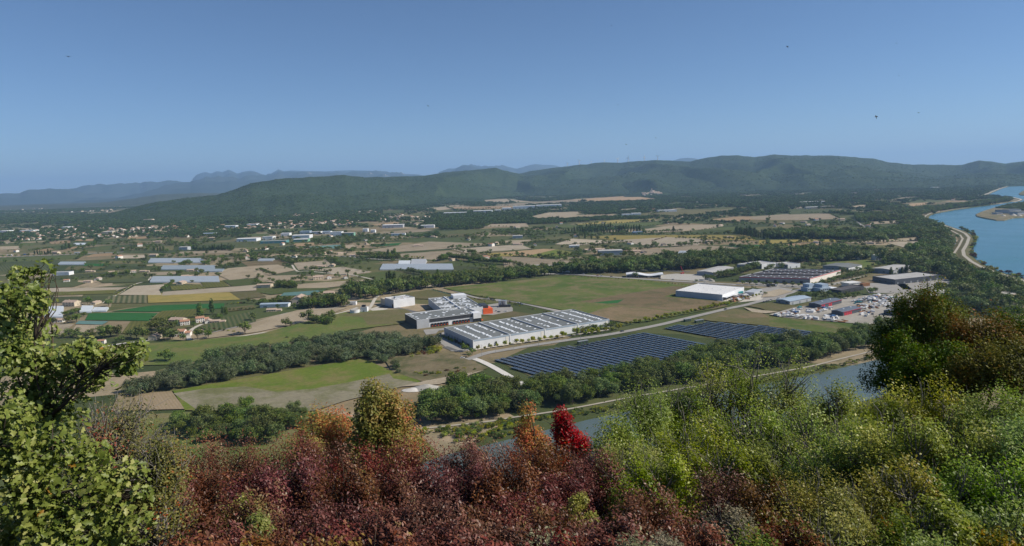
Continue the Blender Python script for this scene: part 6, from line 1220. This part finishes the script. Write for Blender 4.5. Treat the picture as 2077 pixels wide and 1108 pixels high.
for x, y, rz, kd in ((1184,557.5,-.1,'wcar'),(1212,560,-.15,'rcar'),(1220,560.5,-.15,'wcar'),(1240,562,-.1,'dcar'),(1365,568,-.1,'wcar'),(1411,572,-.1,'wcar'),(1430,573.5,-.1,'wcar'),(1535,579,-.05,'dcar'),(1597,582,0,'wcar'),(1608,583,0,'dcar'),(1660,581.5,.4,'wcar'),(1550,614,.4,'dcar'),(1556,612.5,.4,'dcar'),(1561,611,.4,'wcar'),(1472,628.5,.5,'dcar'),(1563,610,.4,'dcar'),(1051,616,-.3,'wcar'),(1056,617.5,-.3,'dcar'),(1060,618.5,-.3,'wcar'),(1026,633,.2,'wcar'),(1007,632,.1,'wcar'),(1012,634,.2,'dcar'),(1330,564,.1,'dcar'),(1322,563,.1,'wcar'),(1316,563.5,.1,'wcar'),(1338,566,.1,'dcar'),(938,728,.2,'wcar'),(988,606,.1,'dcar'),(992,607,.1,'wcar'),(997,608.5,.1,'dcar'),(1002,610,.1,'wcar'),(1262,673.5,.5,'dcar'),(1580,606,.5,'wcar'),(1500,594,.3,'wcar'),(1506,596,.3,'dcar'),(1510,592,.3,'wcar')):
    q = G(x, y); put(kd, q[0], q[1], rz)
for x, y, rz, tm_, lab in ((1567,582,-.02,'dark','dark articulated lorry on the highway by the dark roofed warehouse'),(1150,554,-.1,'white','white lorry on the highway behind the meadow'),(21,519.5,.05,'white','white lorry on the far motorway by the orchards'),(54,518,.05,'blue','blue lorry on the far motorway'),(158,514.5,.05,'white','long white lorry on the far motorway near poplars'),(1503,597,.6,'teal','teal lorry parked at the white warehouse')):
    q = G(x, y); o = empty('lorry', (q[0], q[1], .46), rz); tag(o, lab, 'lorry'); m = MB(); m.box(-9, 3.4, -1.25, 1.25, 1.1, 3.9); m.obj('trailer', [M[tm_]], o); m = MB(); m.box(3.8, 5.9, -1.2, 1.2, .6, 3.3); cb = m.obj('cab', [M['paintwhite']], o); m = MB(); m.box(5.9, 5.95, -1.1, 1.1, 1.9, 3.0); m.obj('windscreen', [M['glass']], cb)
    for x_ in (-8, -6.8, -5.6, 4.8, 2.2):
        m = MB(); m.cyl(x_, .5, -1.22, 1.22, .5, n=12, axis='y'); m.obj('wheel', [M['black']], o)
q = G(1809, 606); o = empty('tank_trailer', (q[0], q[1], .4), math.radians(15)); tag(o, 'large white cylindrical tank lying behind the storage yard', 'tank'); m = MB(); m.cyl(0, 2.6, -9, 9, 2.3, n=20, axis='x'); m.obj('shell', [M['paintwhite']], o)
for s in (-6, 6): m = MB(); m.box(s - .5, s + .5, -1.6, 1.6, 0, .9); m.obj('saddle', [M['concrete']], o)
q = G(1384, 556); o = empty('crane', (q[0], q[1], .3), .3); tag(o, 'small red mobile crane on the building plot by the highway', 'crane'); m = MB(); m.box(-3, 3, -1.2, 1.2, .7, 2); m.obj('carrier', [M['red']], o); m = MB(); m.poly([(2, -.3, 2.01), (2.6, -.3, 2.01), (-3.4, -.2, 14), (-3.8, -.2, 14)]); m.poly([(-3.8, .2, 14), (-3.4, .2, 14), (2.6, .3, 2.01), (2, .3, 2.01)]); m.poly([(2, -.3, 2.01), (-3.8, -.2, 14), (-3.8, .2, 14), (2, .3, 2.01)]); m.poly([(2.6, .3, 2.01), (-3.4, .2, 14), (-3.4, -.2, 14), (2.6, -.3, 2.01)]); m.obj('boom', [M['red']], o)
for x_ in (-2, 2): m = MB(); m.cyl(x_, .5, -1.3, 1.3, .5, n=12, axis='y'); m.obj('wheel', [M['black']], o)
# quay on the river island
for i, (x, y, wd, d, h) in enumerate(((1895,527,16,12,5),(1935,530,22,14,6),(1975,535,26,12,8),(2020,540,20,14,5),(2060,545,34,14,6),(1860,545,12,9,3.5))):
    q = G(*Z('d', [(x, y)])[0]); o = empty('quay_shed', (q[0], q[1], 2.9), .2); tag(o, 'pale gravel works shed on the river island quay', 'shed', 'gravel works on the island'); m = MB(); m.box(-wd, wd, -d, d, 0, h * 1.6); m.obj('wall', [M['palegrey']], o); m = MB(); m.box(-wd - 1, wd + 1, -d - 1, d + 1, h * 1.6 + .01, h * 1.6 + .8); m.obj('roof', [M['roofgrey']], o)
for x, y, rr in ((1830,540,9),(1910,560,8),(1990,556,11),(2040,560,9)):
    q = G(*Z('d', [(x, y)])[0]); m = MB(); m.cyl(0, 0, 0, rr * .62, rr, .6, 14); o = m.obj('gravel_heap', [M['gravel']]); o.location = (q[0], q[1], 2.9); tag(o, 'cone of pale gravel on the island quay', 'gravel heap', 'gravel heaps on the quay')
q = G(865, 789); m = MB(); m.cyl(0, 0, 0, 4.5, 10, 1.2, 12); o = m.obj('rubble_heap', [M['concrete']]); o.location = (q[0], q[1], .3); o.scale = (1.5, .8, .8); tag(o, 'grey heap of rubble on bare ground behind the autumn tree', 'rubble heap')
q = G(838, 792); m = MB(); m.cyl(0, 0, 0, 2.5, 7, 1.0, 10); o = m.obj('rubble_heap', [M['chalk']]); o.location = (q[0], q[1], .3); o.scale = (1.4, .8, .7); tag(o, 'low white heap of crushed stone beside the grey rubble', 'rubble heap')
# brush piles in the tan fields
# electricity poles and lamp posts
pm = MB(); pm.cyl(0, 0, 0, 11, .16, .1, 6); pm.box(-1.1, 1.1, -.06, .06, 10, 10.14); pole_m = pm.mesh('pole_shaft', [M['steel']])
for k, x, y in (('b',1298,828),('b',1372,822),('b',1665,845),('b',1870,835),('f',842,250),('f',1480,165),('q',218,705),('q',380,680),('q',590,650),('q',890,605),('q',1385,530),('q',1640,482),('e',325,300),('p',1350,1060),('p',1645,1070),('e',1640,380)):
    q = G(*Z(k, [(x, y)])[0]); o = link('utility_pole', pole_m, None, (q[0], q[1], 0)); o.rotation_euler = (0, 0, rt.uniform(0, 3)); tag(o, 'thin grey utility pole beside a road or field', 'pole', 'utility poles')
# fence round the long solar field
fpx = [(990,722),(1004,742),(1050,764),(1100,784)]; fw = G(np.array(fpx)[:, 0], np.array(fpx)[:, 1]); 
o = empty('wire_fence', tuple(fw[0])); tag(o, 'thin wire fence along the chalk track by the solar farm', 'fence'); pmesh = MB(); pmesh.box(-.05, .05, -.05, .05, 0, 2.0); pmm = pmesh.mesh('fence_post', [M['steel']]); rl = MB()
for i in range(len(fw) - 1):
    L = np.linalg.norm(fw[i + 1] - fw[i]); nn = int(L / 4)
    for j in range(nn): p = fw[i] + (fw[i + 1] - fw[i]) * j / nn; link('post', pmm, o, tuple(p - fw[0]))
    a, b = fw[i] - fw[0], fw[i + 1] - fw[0]
    for z in (.5, 1.2, 1.9): rl.quad((a[0], a[1], z), (b[0], b[1], z), (b[0], b[1], z + .03), (a[0], a[1], z + .03))
c = rl.obj('wires', [M['steel']], o); c['kind'] = 'stuff'
# swallows in the sky
def bird(px, py, span_px, Y, tilt, lab, roll=0.):
    q = AT(px, py, Y); s = span_px / F * Y; o = empty('bird', tuple(q), roll); o.rotation_euler = (tilt, 0, roll); tag(o, lab, 'bird', 'swifts in the sky')
    b = MB(); S = [(-.5, .01), (-.3, .06), (0, .085), (.22, .07), (.34, .03), (.40, .004)]; k = 8
    for y, r in S: b.V += [(r * math.cos(6.283 * i / k), y, r * .9 * math.sin(6.283 * i / k)) for i in range(k)]
    for i in range(len(S) - 1):
        for j in range(k): b.F.append((i * k + j, i * k + (j + 1) % k, (i + 1) * k + (j + 1) % k, (i + 1) * k + j)); b.M.append(0)
    b.V = [tuple(v * s for v in p) for p in b.V]; b.obj('body', [birdm], o)
    for sg in (-1, 1):
        w = MB(); pts = [(.06, .14, .03), (.28, .12, .10), (.5, -.16, .04), (.26, -.02, .09), (.06, -.06, .03)]; top = [(sg * x * s, y * s, z * s) for x, y, z in pts]; bot = [(x, y, z - .012 * s) for x, y, z in top]
        w.poly(top); w.poly(bot[::-1])
        for i in range(5): j = (i + 1) % 5; w.poly([top[i], bot[i], bot[j], top[j]])
        w.obj('wing', [birdm], o)
birdm = plain_mat('sooty feathers', (.035, .033, .035), .8, .2, .2, 5)
for a in ((1777,237,10,38,1.2,'dark swift banking with spread wings, largest of the flock',.3),(138,115,11,42,.3,'small dark swift high in open sky',.8),(323,180,6,60,.1,'small dark swift high in open sky',.2),(868,215,6,60,.6,'small dark swift high in open sky',.9),(1597,95,7,58,.7,'small dark swift high in open sky',2.),(1240,52,5,80,.2,'small dark swift high in open sky',.5),(1253,213,5,80,.2,'small dark swift high in open sky',.1),(1270,293,5,80,.3,'small dark swift high in open sky',1.),(1863,229,5,80,.3,'small dark swift high in open sky',2.2),(1818,88,4,90,.3,'small dark swift high in open sky',.4),(1823,153,4,90,.5,'small dark swift high in open sky',.6),(1330,280,4,90,.5,'small dark swift high in open sky',.6)): bird(*a[:5], a[5], a[6])
# ------------------------------------------------------------------ foreground vegetation on the slope
lf = {
 'red': leaf_mat('maroon autumn leaves', [(.0, (.050, .017, .012)), (.35, (.115, .038, .026)), (.62, (.185, .066, .045)), (.85, (.27, .115, .075)), (1., (.24, .17, .07))], .22, .45, .12, .35),
 'rust': leaf_mat('rust brown leaves', [(.0, (.055, .024, .013)), (.4, (.13, .058, .028)), (.7, (.20, .105, .045)), (1., (.20, .175, .06))], .22, .45, .12, .35),
 'feather': leaf_mat('bright spring green leaves', [(.0, (.075, .11, .02)), (.35, (.18, .25, .04)), (.7, (.30, .37, .075)), (1., (.45, .46, .15))], .45, .45, .1, .4),
 'lime': leaf_mat('yellowing green leaves', [(.0, (.09, .11, .022)), (.35, (.22, .24, .046)), (.7, (.38, .37, .085)), (1., (.55, .47, .16))], .45, .45, .1, .4),
 'oak': leaf_mat('oak leaves', [(.0, (.055, .078, .022)), (.4, (.135, .172, .052)), (.75, (.23, .265, .09)), (.95, (.34, .345, .15)), (1., (.30, .19, .07))], .3, .45, .06, .3),
 'dark': leaf_mat('dark summer leaves', [(.0, (.030, .050, .010)), (.4, (.075, .115, .018)), (.72, (.135, .17, .03)), (.9, (.20, .19, .04)), (1., (.25, .13, .035))], .3, .55, .1, .15),
 'bronze': leaf_mat('bronze green leaves', [(.0, (.042, .045, .012)), (.35, (.11, .105, .022)), (.7, (.18, .14, .03)), (1., (.28, .14, .04))], .3, .55, .1, .15),
 'maple': leaf_mat('turning maple leaves', [(.0, (.075, .095, .018)), (.38, (.20, .215, .034)), (.58, (.32, .24, .05)), (.76, (.48, .16, .05)), (1., (.52, .065, .05))], .35, .45, .04, .25, .012),
 'crimson': leaf_mat('crimson leaves', [(.0, (.16, .012, .018)), (.5, (.36, .022, .035)), (.85, (.50, .05, .07)), (1., (.30, .16, .05))], .35, .45, .04, .25, .012),
 'straw': plain_mat('dry straw', (.40, .31, .19), .9, .15, .25, 8),
 'sparse': leaf_mat('small pale leaves', [(.0, (.065, .075, .025)), (.5, (.16, .165, .055)), (.85, (.26, .22, .09)), (1., (.30, .09, .05))], .3, .5, .06, .3),
 'silver': leaf_mat('silvery seeding leaves', [(.0, (.10, .105, .06)), (.5, (.21, .20, .12)), (1., (.36, .32, .22))], .3, .6, .06, .2),
}
def plant(name, label, cat, group, px, ytop, Y, wpx, leafm, leaf, n, seed, bark=None, k=12, gap=.27, droop=.0, twigs=2, tfun=None, lumpf=.30, flat=.9, depth=None, aspect=.55, spread=.55, stems=4, zmin=.12, shell=.5, bare=0):
    r = np.random.default_rng(seed); q = AT(px, ytop, Y); x = float(q[0]); gz = float(hill_z(x, Y)) - .15; h = max(.8, float(q[2]) - gz); w = wpx / F * math.hypot(Y, q[2] - CAMZ)
    o = empty(name, (x, Y, gz)); tag(o, label, cat, group)
    L = []; dd = (depth or flat) * w
    for i in range(k):
        a = 2 * math.pi * (i * .618 + .1 * r.normal()); rr = math.sqrt((i + .5) / k); lw = w * lumpf * r.uniform(.75, 1.2); zz = h * (zmin + (1 - zmin) * math.sqrt(max(0.05, 1 - (rr * .92) ** 2)) * r.uniform(.55, .93)); lh = min(lw * .85, h * .38)
        L.append((rr * (w / 2 - lw * .55) * math.cos(a), rr * (dd / 2 - lw * .55) * math.sin(a), max(lh * .6, min(zz, h - lh * .92)), lw * .62, lw * .62, lh))
    P, N, g = crown(L, n, leaf, r, shell, gap=gap, freq=1.1)
    up = None
    if droop: up = r.normal(size=P.shape) * .5 + np.array([0, 0, -droop])
    V, Q = leaves(P, N, leaf * (.6 + .75 * r.random(len(P))), r, aspect=aspect, up=up)
    hz = P[:, 2] / h
    tint = np.clip(.46 + (g - .5) * 1.1 + r.normal(size=len(P)) * .17 + (fbm(P[:, 0] / w * 3 + seed, P[:, 1] / w * 3 + P[:, 2] / w * 2, seed, 2) - .5) * spread, 0, 1)
    if tfun is not None: tint = np.clip(tfun(P, w, h, tint, r), 0, 1)
    link('crown', me_np(name + '_crown', V, Q, leafm, tint=tint), o)
    paths = []; rs = .012 * h + .012
    for s in range(stems):
        a = 6.283 * s / stems + r.normal() * .3; paths.append((bend((.1 * w * math.cos(a) * .4, .1 * w * math.sin(a) * .4, -.1), (w * .16 * math.cos(a), dd * .16 * math.sin(a), h * .5), r, 4, .06), np.linspace(rs * 1.3, rs * .7, 4)))
    for l in L:
        s = paths[r.integers(stems)][0]; b = bend(s[2 if l[2] > h * .35 else 1], l[:3], r, 4, .07, .05); paths.append((b, np.linspace(rs * .7, rs * .2, 4)))
        for _ in range(twigs):
            d = r.normal(size=3); d[2] = abs(d[2]) + .2; d /= np.linalg.norm(d); e = np.array(l[:3]) + d * np.array(l[3:6]) * r.uniform(.85, 1.12)
            paths.append((bend(b[2], e, r, 4, .07), np.linspace(rs * .28, rs * .07, 4)))
    for _ in range(bare):                               # leafless shoots sticking out
        l = L[r.integers(len(L))]; d = r.normal(size=3); d[2] = abs(d[2]) + .4; d /= np.linalg.norm(d); b0 = np.array(l[:3]); e = b0 + d * max(l[3:6]) * r.uniform(.9, 1.35)
        paths.append((bend(b0, e, r, 4, .08), np.linspace(rs * .22, rs * .05, 4)))
    TV, TQ = tubes(paths, 4)
    link('trunk', me_np(name + '_trunk', TV, TQ, bark or M['bark'], smooth=True), o)
    return o
S = 400
# tall dark trees where the slope shoulders out
for px, yt, Y, wp, lm, n in ((1868,556,40,215,'dark',30000),(1985,625,37,235,'bronze',26000),(2085,600,38,240,'dark',28000),(1930,590,44,200,'dark',20000),(2060,690,31,250,'bronze',20000),(1835,660,37,150,'dark',14000),(1900,690,34,220,'dark',20000)):
    S += 1; plant('slope_tree', 'tall dark green tree on the shoulder of the slope' if lm == 'dark' else 'tall bronze green tree on the shoulder of the slope', 'tree', 'dark trees on the shoulder of the slope' if lm == 'dark' else 'bronze trees on the shoulder of the slope', px, yt, Y, wp, lf[lm], .135, int(n), S, k=34, gap=.30, stems=1, lumpf=.21, zmin=.14, twigs=3, shell=.7)
# autumn trees standing above the red thicket
def mtint(P, w, h, t, r): return .12 + .42 * t + .50 * sm((P[:, 0] / w + .12) * 1.6) * (.4 + .6 * r.random(len(P))) + .12 * (P[:, 2] / h - .5)
def otint(P, w, h, t, r): return .34 + .5 * t + .15 * r.random(len(P))
plant('maple_tree', 'green and orange maple turning colour above the red thicket', 'tree', None, 768, 760, 38, 190, lf['maple'], .17, 23000, 431, k=30, gap=.24, stems=1, lumpf=.24, tfun=mtint, zmin=.15)
plant('maple_tree', 'small orange tinted maple beside the larger one', 'tree', None, 650, 800, 40, 165, lf['maple'], .14, 12500, 432, k=12, gap=.26, stems=1, lumpf=.36, tfun=otint)
plant('maple_tree', 'low golden maple at the edge of the thicket', 'tree', None, 610, 845, 33, 110, lf['maple'], .11, 8000, 433, k=10, gap=.26, stems=2, lumpf=.38, tfun=lambda P, w, h, t, r: .25 + .5 * t)
plant('crimson_shrub', 'crimson leaved shrub glowing above the maroon thicket', 'shrub', None, 1152, 788, 29, 100, lf['crimson'], .115, 7500, 434, k=12, gap=.30, stems=3, lumpf=.32, bare=8)
plant('rust_shrub', 'rust orange shrub next to the crimson one', 'shrub', None, 1078, 800, 31, 95, lf['maple'], .11, 7500, 435, k=12, gap=.28, stems=3, lumpf=.34, tfun=otint)
# maroon thicket
red = []
for px, yt, Y in ((315,905,19),(385,878,20),(455,886,20),(520,890,21),(585,872,20),(650,880,21),(715,884,20),(780,888,21),(850,884,20),(915,880,20),(985,886,21),(1050,892,21),(1115,896,21),(1175,900,21), (330,960,15),(410,945,15.5),(500,950,15),(590,940,15.5),(680,945,15),(770,950,15.5),(860,945,15),(950,948,15.5),(1040,945,15),(1120,950,15.5),(1190,930,17),
                  (470,1010,11.5),(570,1030,11.5),(670,1015,11.5),(770,1035,11),(870,1010,11.5),(960,1030,11),(1050,1005,11.5),(1130,1030,11),(540,1065,8.8),(660,1060,8.6),(790,1062,8.6),(900,1065,8.6),(1010,1062,8.6),(1120,1065,8.6),(440,1060,9.0),(400,1085,7.2),(500,1095,7),(600,1092,7),(700,1095,7),(800,1095,7),(900,1095,7),(1000,1092,7),(1100,1095,7),(1200,1092,7)):
    red.append((px, yt, Y))
for i, (px, yt, Y) in enumerate(red):
    S += 1; rr = random.Random(S); lmk = 'rust' if rr.random() < .22 else 'red'
    plant('dogwood_shrub', ('dense maroon dogwood bush ' if lmk == 'red' else 'rust brown dogwood bush ') + ('on the top edge of the thicket below the maples' if Y > 18 else ('in the middle of the thicket' if Y > 13 else ('low in the thicket beneath taller bushes' if Y > 8.9 else 'at the very foot of the thicket'))), 'bush', ('maroon ' if lmk == 'red' else 'rust brown ') + ('bushes on the top edge of the thicket' if Y > 18 else ('bushes in the middle of the thicket' if Y > 13 else ('bushes low in the thicket' if Y > 8.9 else 'bushes at the foot of the thicket'))), px + rr.uniform(-14, 14), yt + (13 if Y > 18 else 6) + rr.uniform(-10, 10), Y + rr.uniform(-.6, .6), rr.uniform(150, 190) * (1.12 if Y < 13 else 1), lf[lmk], .074 if Y > 13 else .064, 8200 if Y > 13 else 7200, S, k=9, gap=.345, droop=.9, twigs=1, lumpf=.42, aspect=.46, zmin=.2, bare=2)
for px, yt, Y, w, lab, lmk in ((1310,992,12,200,'maroon bush below the feathery green bushes','red'),(1455,962,14.5,190,'brown maroon bush tucked under the feathery green bushes','rust'),(1560,970,14,150,'small brown bush between green bushes','rust'),(1600,1065,9,190,'maroon bush beside the yellowing climber','red'),(1400,1060,9.5,180,'dark maroon bush at the dry stems','red'),(1240,1060,9.5,170,'maroon bush by the scarlet twig','red'),(250,985,12.5,170,'maroon bush showing between oak and thicket','red')):
    S += 1; plant('dogwood_shrub', lab, 'bush', None, px, yt, Y, w, lf[lmk], .064, 8000, S, k=10, gap=.32, droop=.9, twigs=2, lumpf=.40, aspect=.46, zmin=.2, bare=3)
S += 1; plant('green_shrub', 'fresh green bush caught inside the maroon thicket', 'bush', None, 505, 1045, 10.5, 110, lf['feather'], .06, 4500, S, k=8, gap=.28)
S += 1; plant('green_shrub', 'yellow green bush rising between maroon bushes', 'bush', None, 1170, 985, 13, 90, lf['lime'], .045, 5000, S, k=8, gap=.28)
S += 1; plant('green_shrub', 'olive green bush in a shaded gap of the thicket', 'bush', None, 480, 985, 13, 130, lf['lime'], .055, 5000, S, k=8, gap=.32)
# feathery green bushes
fe = [(1250,838,22,170),(1300,775,25,190),(1370,722,27,190),(1440,702,28,200),(1520,694,28,220),(1600,712,27,210),(1680,745,25,180),(1270,900,18,220),(1380,850,20,240),(1500,820,20.5,260),(1620,825,20,250),(1720,830,18,200),(1330,920,16,200),(1450,900,16.5,230),(1570,890,16.5,240),(1690,890,15.5,220)]
for px, yt, Y, w in fe:
    S += 1; plant('feathery_bush', ('airy bright green bush rising in front of the canal water' if Y > 21.5 else ('airy bright green bush on the slope below the canal side bushes' if Y > 17.5 else 'airy bright green bush just above the brown maroon bushes')), 'bush', ('airy bushes before the canal' if Y > 21.5 else ('airy bushes of the middle slope' if Y > 17.5 else 'airy bushes above the maroon bushes')), px, yt, Y, w, lf['feather'], .092 if Y > 19 else .078, 11500, S, M['greybark'], k=15, gap=.36, twigs=6, lumpf=.33, shell=.75, aspect=.5, bare=16)
fy = [(1800,770,19,190),(1890,765,19,200),(1980,790,18,200),(2070,770,18,200),(1770,850,15,220),(1870,850,14.5,230),(1975,850,14.5,230),(2075,850,14,220),(1830,930,12,220),(1950,930,12,230),(2060,930,11.5,220),(1900,1020,9.5,220),(2030,1020,9.5,230)]
for i, (px, yt, Y, w) in enumerate(fy):
    S += 1; kd = 'lime' if i in (0, 1, 4, 8) else 'feather'
    plant('wild_bush', 'yellowing green bush in front of the dark trees' if kd == 'lime' else 'green twiggy bush in front of the dark trees', 'bush', 'yellowing bushes before the dark trees' if kd == 'lime' else 'green bushes before the dark trees', px, yt, Y, w, lf[kd], .075 if Y > 13 else .064, 11000, S, M['greybark'], k=14, gap=.34, twigs=5, lumpf=.34, shell=.7, bare=12)
for px, yt, Y, w, lab, kd, n in ((1650,955,12.5,230,'pale yellow green climber spreading over brown bushes','lime',9000),(1750,985,11.5,200,'yellow leaved climber with silvery seed heads','lime',8000),(1480,1020,10.5,170,'pale cream green climber on the maroon bushes','silver',6500),(1690,1040,9.2,200,'golden leaved bush above dry stems','lime',8000),(1340,1080,8.6,150,'grey green wormwood tuft','silver',4500),(1100,1075,8.6,150,'pale dry green tuft among maroon leaves','silver',4500),(1800,1050,9,170,'dark green bramble in shade','dark',6000),(1290,1095,7,170,'grey green bush at the foot of the maroon bushes','silver',5000),(1520,1085,7.2,200,'dark bramble under the maroon bush','dark',6000),(1720,1092,7,200,'low lime green bramble','lime',6000),(1870,1080,7.4,200,'green bramble below the twiggy bushes','feather',6000),(2010,1085,7.2,210,'olive bramble below the twiggy bushes','bronze',6000)):
    S += 1; plant('wild_bush', lab, 'bush', None, px, yt, Y, w, lf[kd], .05, n, S, M['greybark'], k=11, gap=.32, twigs=4, lumpf=.36, shell=.7, bare=8)
# grey twiggy bush behind the oak
for px, yt, Y, w, lab in ((215,800,12.5,330,'grey twiggy bush with sparse yellow leaves beside the oak'),(300,870,12,200,'thinner grey twiggy bush dotted with red leaves')):
    S += 1; plant('twiggy_bush', lab, 'bush', None, px, yt, Y, w, lf['sparse'], .052, 14000, S, M['greybark'], k=15, gap=.30, twigs=16, lumpf=.36, shell=.95, bare=60)
# oaks
def oak(label, Y, lumps_px, n, leaf, seed, trunk_px):
    r = np.random.default_rng(seed); base = AT(trunk_px, 1000, Y); gz = float(hill_z(base[0], Y)) - .2; o = empty('oak_tree', (float(base[0]), Y, gz)); tag(o, label, 'tree'); org = np.array([base[0], Y, gz])
    L = []
    for px, py, rp in lumps_px:
        yy = Y + r.uniform(-.5, .5); c = AT(px, py, yy); rr = rp / F * math.hypot(yy, c[2] - CAMZ); L.append(tuple(c - org) + (rr, rr * 1.2, rr))
    P, N, g = crown(L, n, leaf, r, .95, gap=.40, freq=1.9, upb=.2)
    N = N + np.array([.2, -.35, .1]) * r.random((len(P), 1))
    V, Q = leaves(P, N, leaf * (.55 + .7 * r.random(len(P))), r, 'oak', fold=.3, aspect=.62)
    t1 = np.clip(.48 + (g - .5) * .9 + r.normal(size=len(P)) * .2, 0, .95); t1[r.random(len(P)) < .004] = 1.0
    link('crown', me_np('oak_crown', V, Q, lf['oak'], tint=np.repeat(t1, 10)), o)
    cz = np.array([l[:3] for l in L]); top = cz[np.argmax(cz[:, 2])]; trunk = bend((0, 0, -.2), top * np.array([.8, 1, .85]), r, 7, .06); paths = [(trunk, np.linspace(.07, .015, 7))]
    for l in L:
        i = int(np.argmin(np.linalg.norm(trunk - np.array(l[:3]) * np.array([1, 1, .8]), axis=1))); b = bend(trunk[max(0, min(i, 5))], l[:3], r, 5, .08); paths.append((b, np.linspace(.018, .006, 5)))
        for _ in range(9):
            d = r.normal(size=3); d /= np.linalg.norm(d); e = np.array(l[:3]) + d * np.array(l[3:6]) * r.uniform(.8, 1.1); paths.append((bend(b[3], e, r, 4, .09), np.linspace(.009, .003, 4)))
    TV, TQ = tubes(paths, 5); link('trunk', me_np('oak_trunk', TV, TQ, M['bark'], smooth=True), o)
oak('tall young oak with lobed leaves reaching above the thicket', 8.6, [(42,560,22),(85,548,20),(28,600,38),(70,610,34),(12,650,48),(62,665,40),(30,715,55),(90,740,45),(140,735,38),(178,715,34),(150,770,45),(205,760,34),(240,715,24),(278,712,24),(262,745,22),(60,800,60),(120,830,50),(30,870,60),(215,720,22)], 6000, .084, 611, 30)
oak('low spreading oak bush with glossy lobed leaves on the slope', 6.6, [(30,930,60),(100,905,55),(170,930,48),(60,1000,75),(150,1000,70),(225,985,50),(265,960,26),(290,1000,20),(40,1080,80),(140,1080,80),(235,1070,60),(280,1060,26),(20,860,48)], 6000, .074, 612, 90)
# dry grass and stems
def tuft(label, px, py, Y, n, hgt, wid, mat, seed):
    r = np.random.default_rng(seed); c = AT(px, py, Y); gz = float(hill_z(c[0], Y)); paths = []
    for _ in range(n):
        b = np.array([r.normal() * wid, r.normal() * wid, 0]); e = b + np.array([r.normal() * hgt * .35, r.normal() * hgt * .35, hgt * r.uniform(.5, 1.1)]); paths.append((bend(b, e, r, 4, .07), np.array([.004, .0035, .003, .0015])))
    TV, TQ = tubes(paths, 3); o = link('dry_grass', me_np('dry_grass', TV, TQ, mat), None, (float(c[0]), Y, gz - .1)); tag(o, label, 'grass', None, 'stuff')
tuft('straw coloured dry grass stems beside the oak bush', 345, 1060, 7.6, 45, 1.0, .22, lf['straw'], 3)
tuft('dry brown stems below the golden leaved bush', 1880, 1080, 8.2, 30, 1.0, .4, lf['straw'], 4)
tuft('dry grey stems among the maroon bushes', 1180, 1085, 7.8, 22, .9, .3, lf['straw'], 5)
tuft('tangle of dry stems under the twiggy bushes', 2020, 1085, 7.8, 30, 1.0, .4, lf['straw'], 6)

# ------------------------------------------------------------------ haze: the air itself
hz = bpy.data.materials.new('valley haze'); hz.use_nodes = True; ht = hz.node_tree; ht.nodes.clear()
pvn = ht.nodes.new('ShaderNodeVolumePrincipled'); pvn.inputs['Color'].default_value = (.42, .66, 1.0, 1); pvn.inputs['Density'].default_value = 4.3e-5; pvn.inputs['Anisotropy'].default_value = 0.1
ho = ht.nodes.new('ShaderNodeOutputMaterial'); ht.links.new(pvn.outputs[0], ho.inputs['Volume'])
m = MB(); m.box(-52000, 52000, -2500, 58000, -4, 1500); o = m.obj('haze', [hz]); tag(o, 'thin blue haze hanging over the valley', 'haze', None, 'stuff')
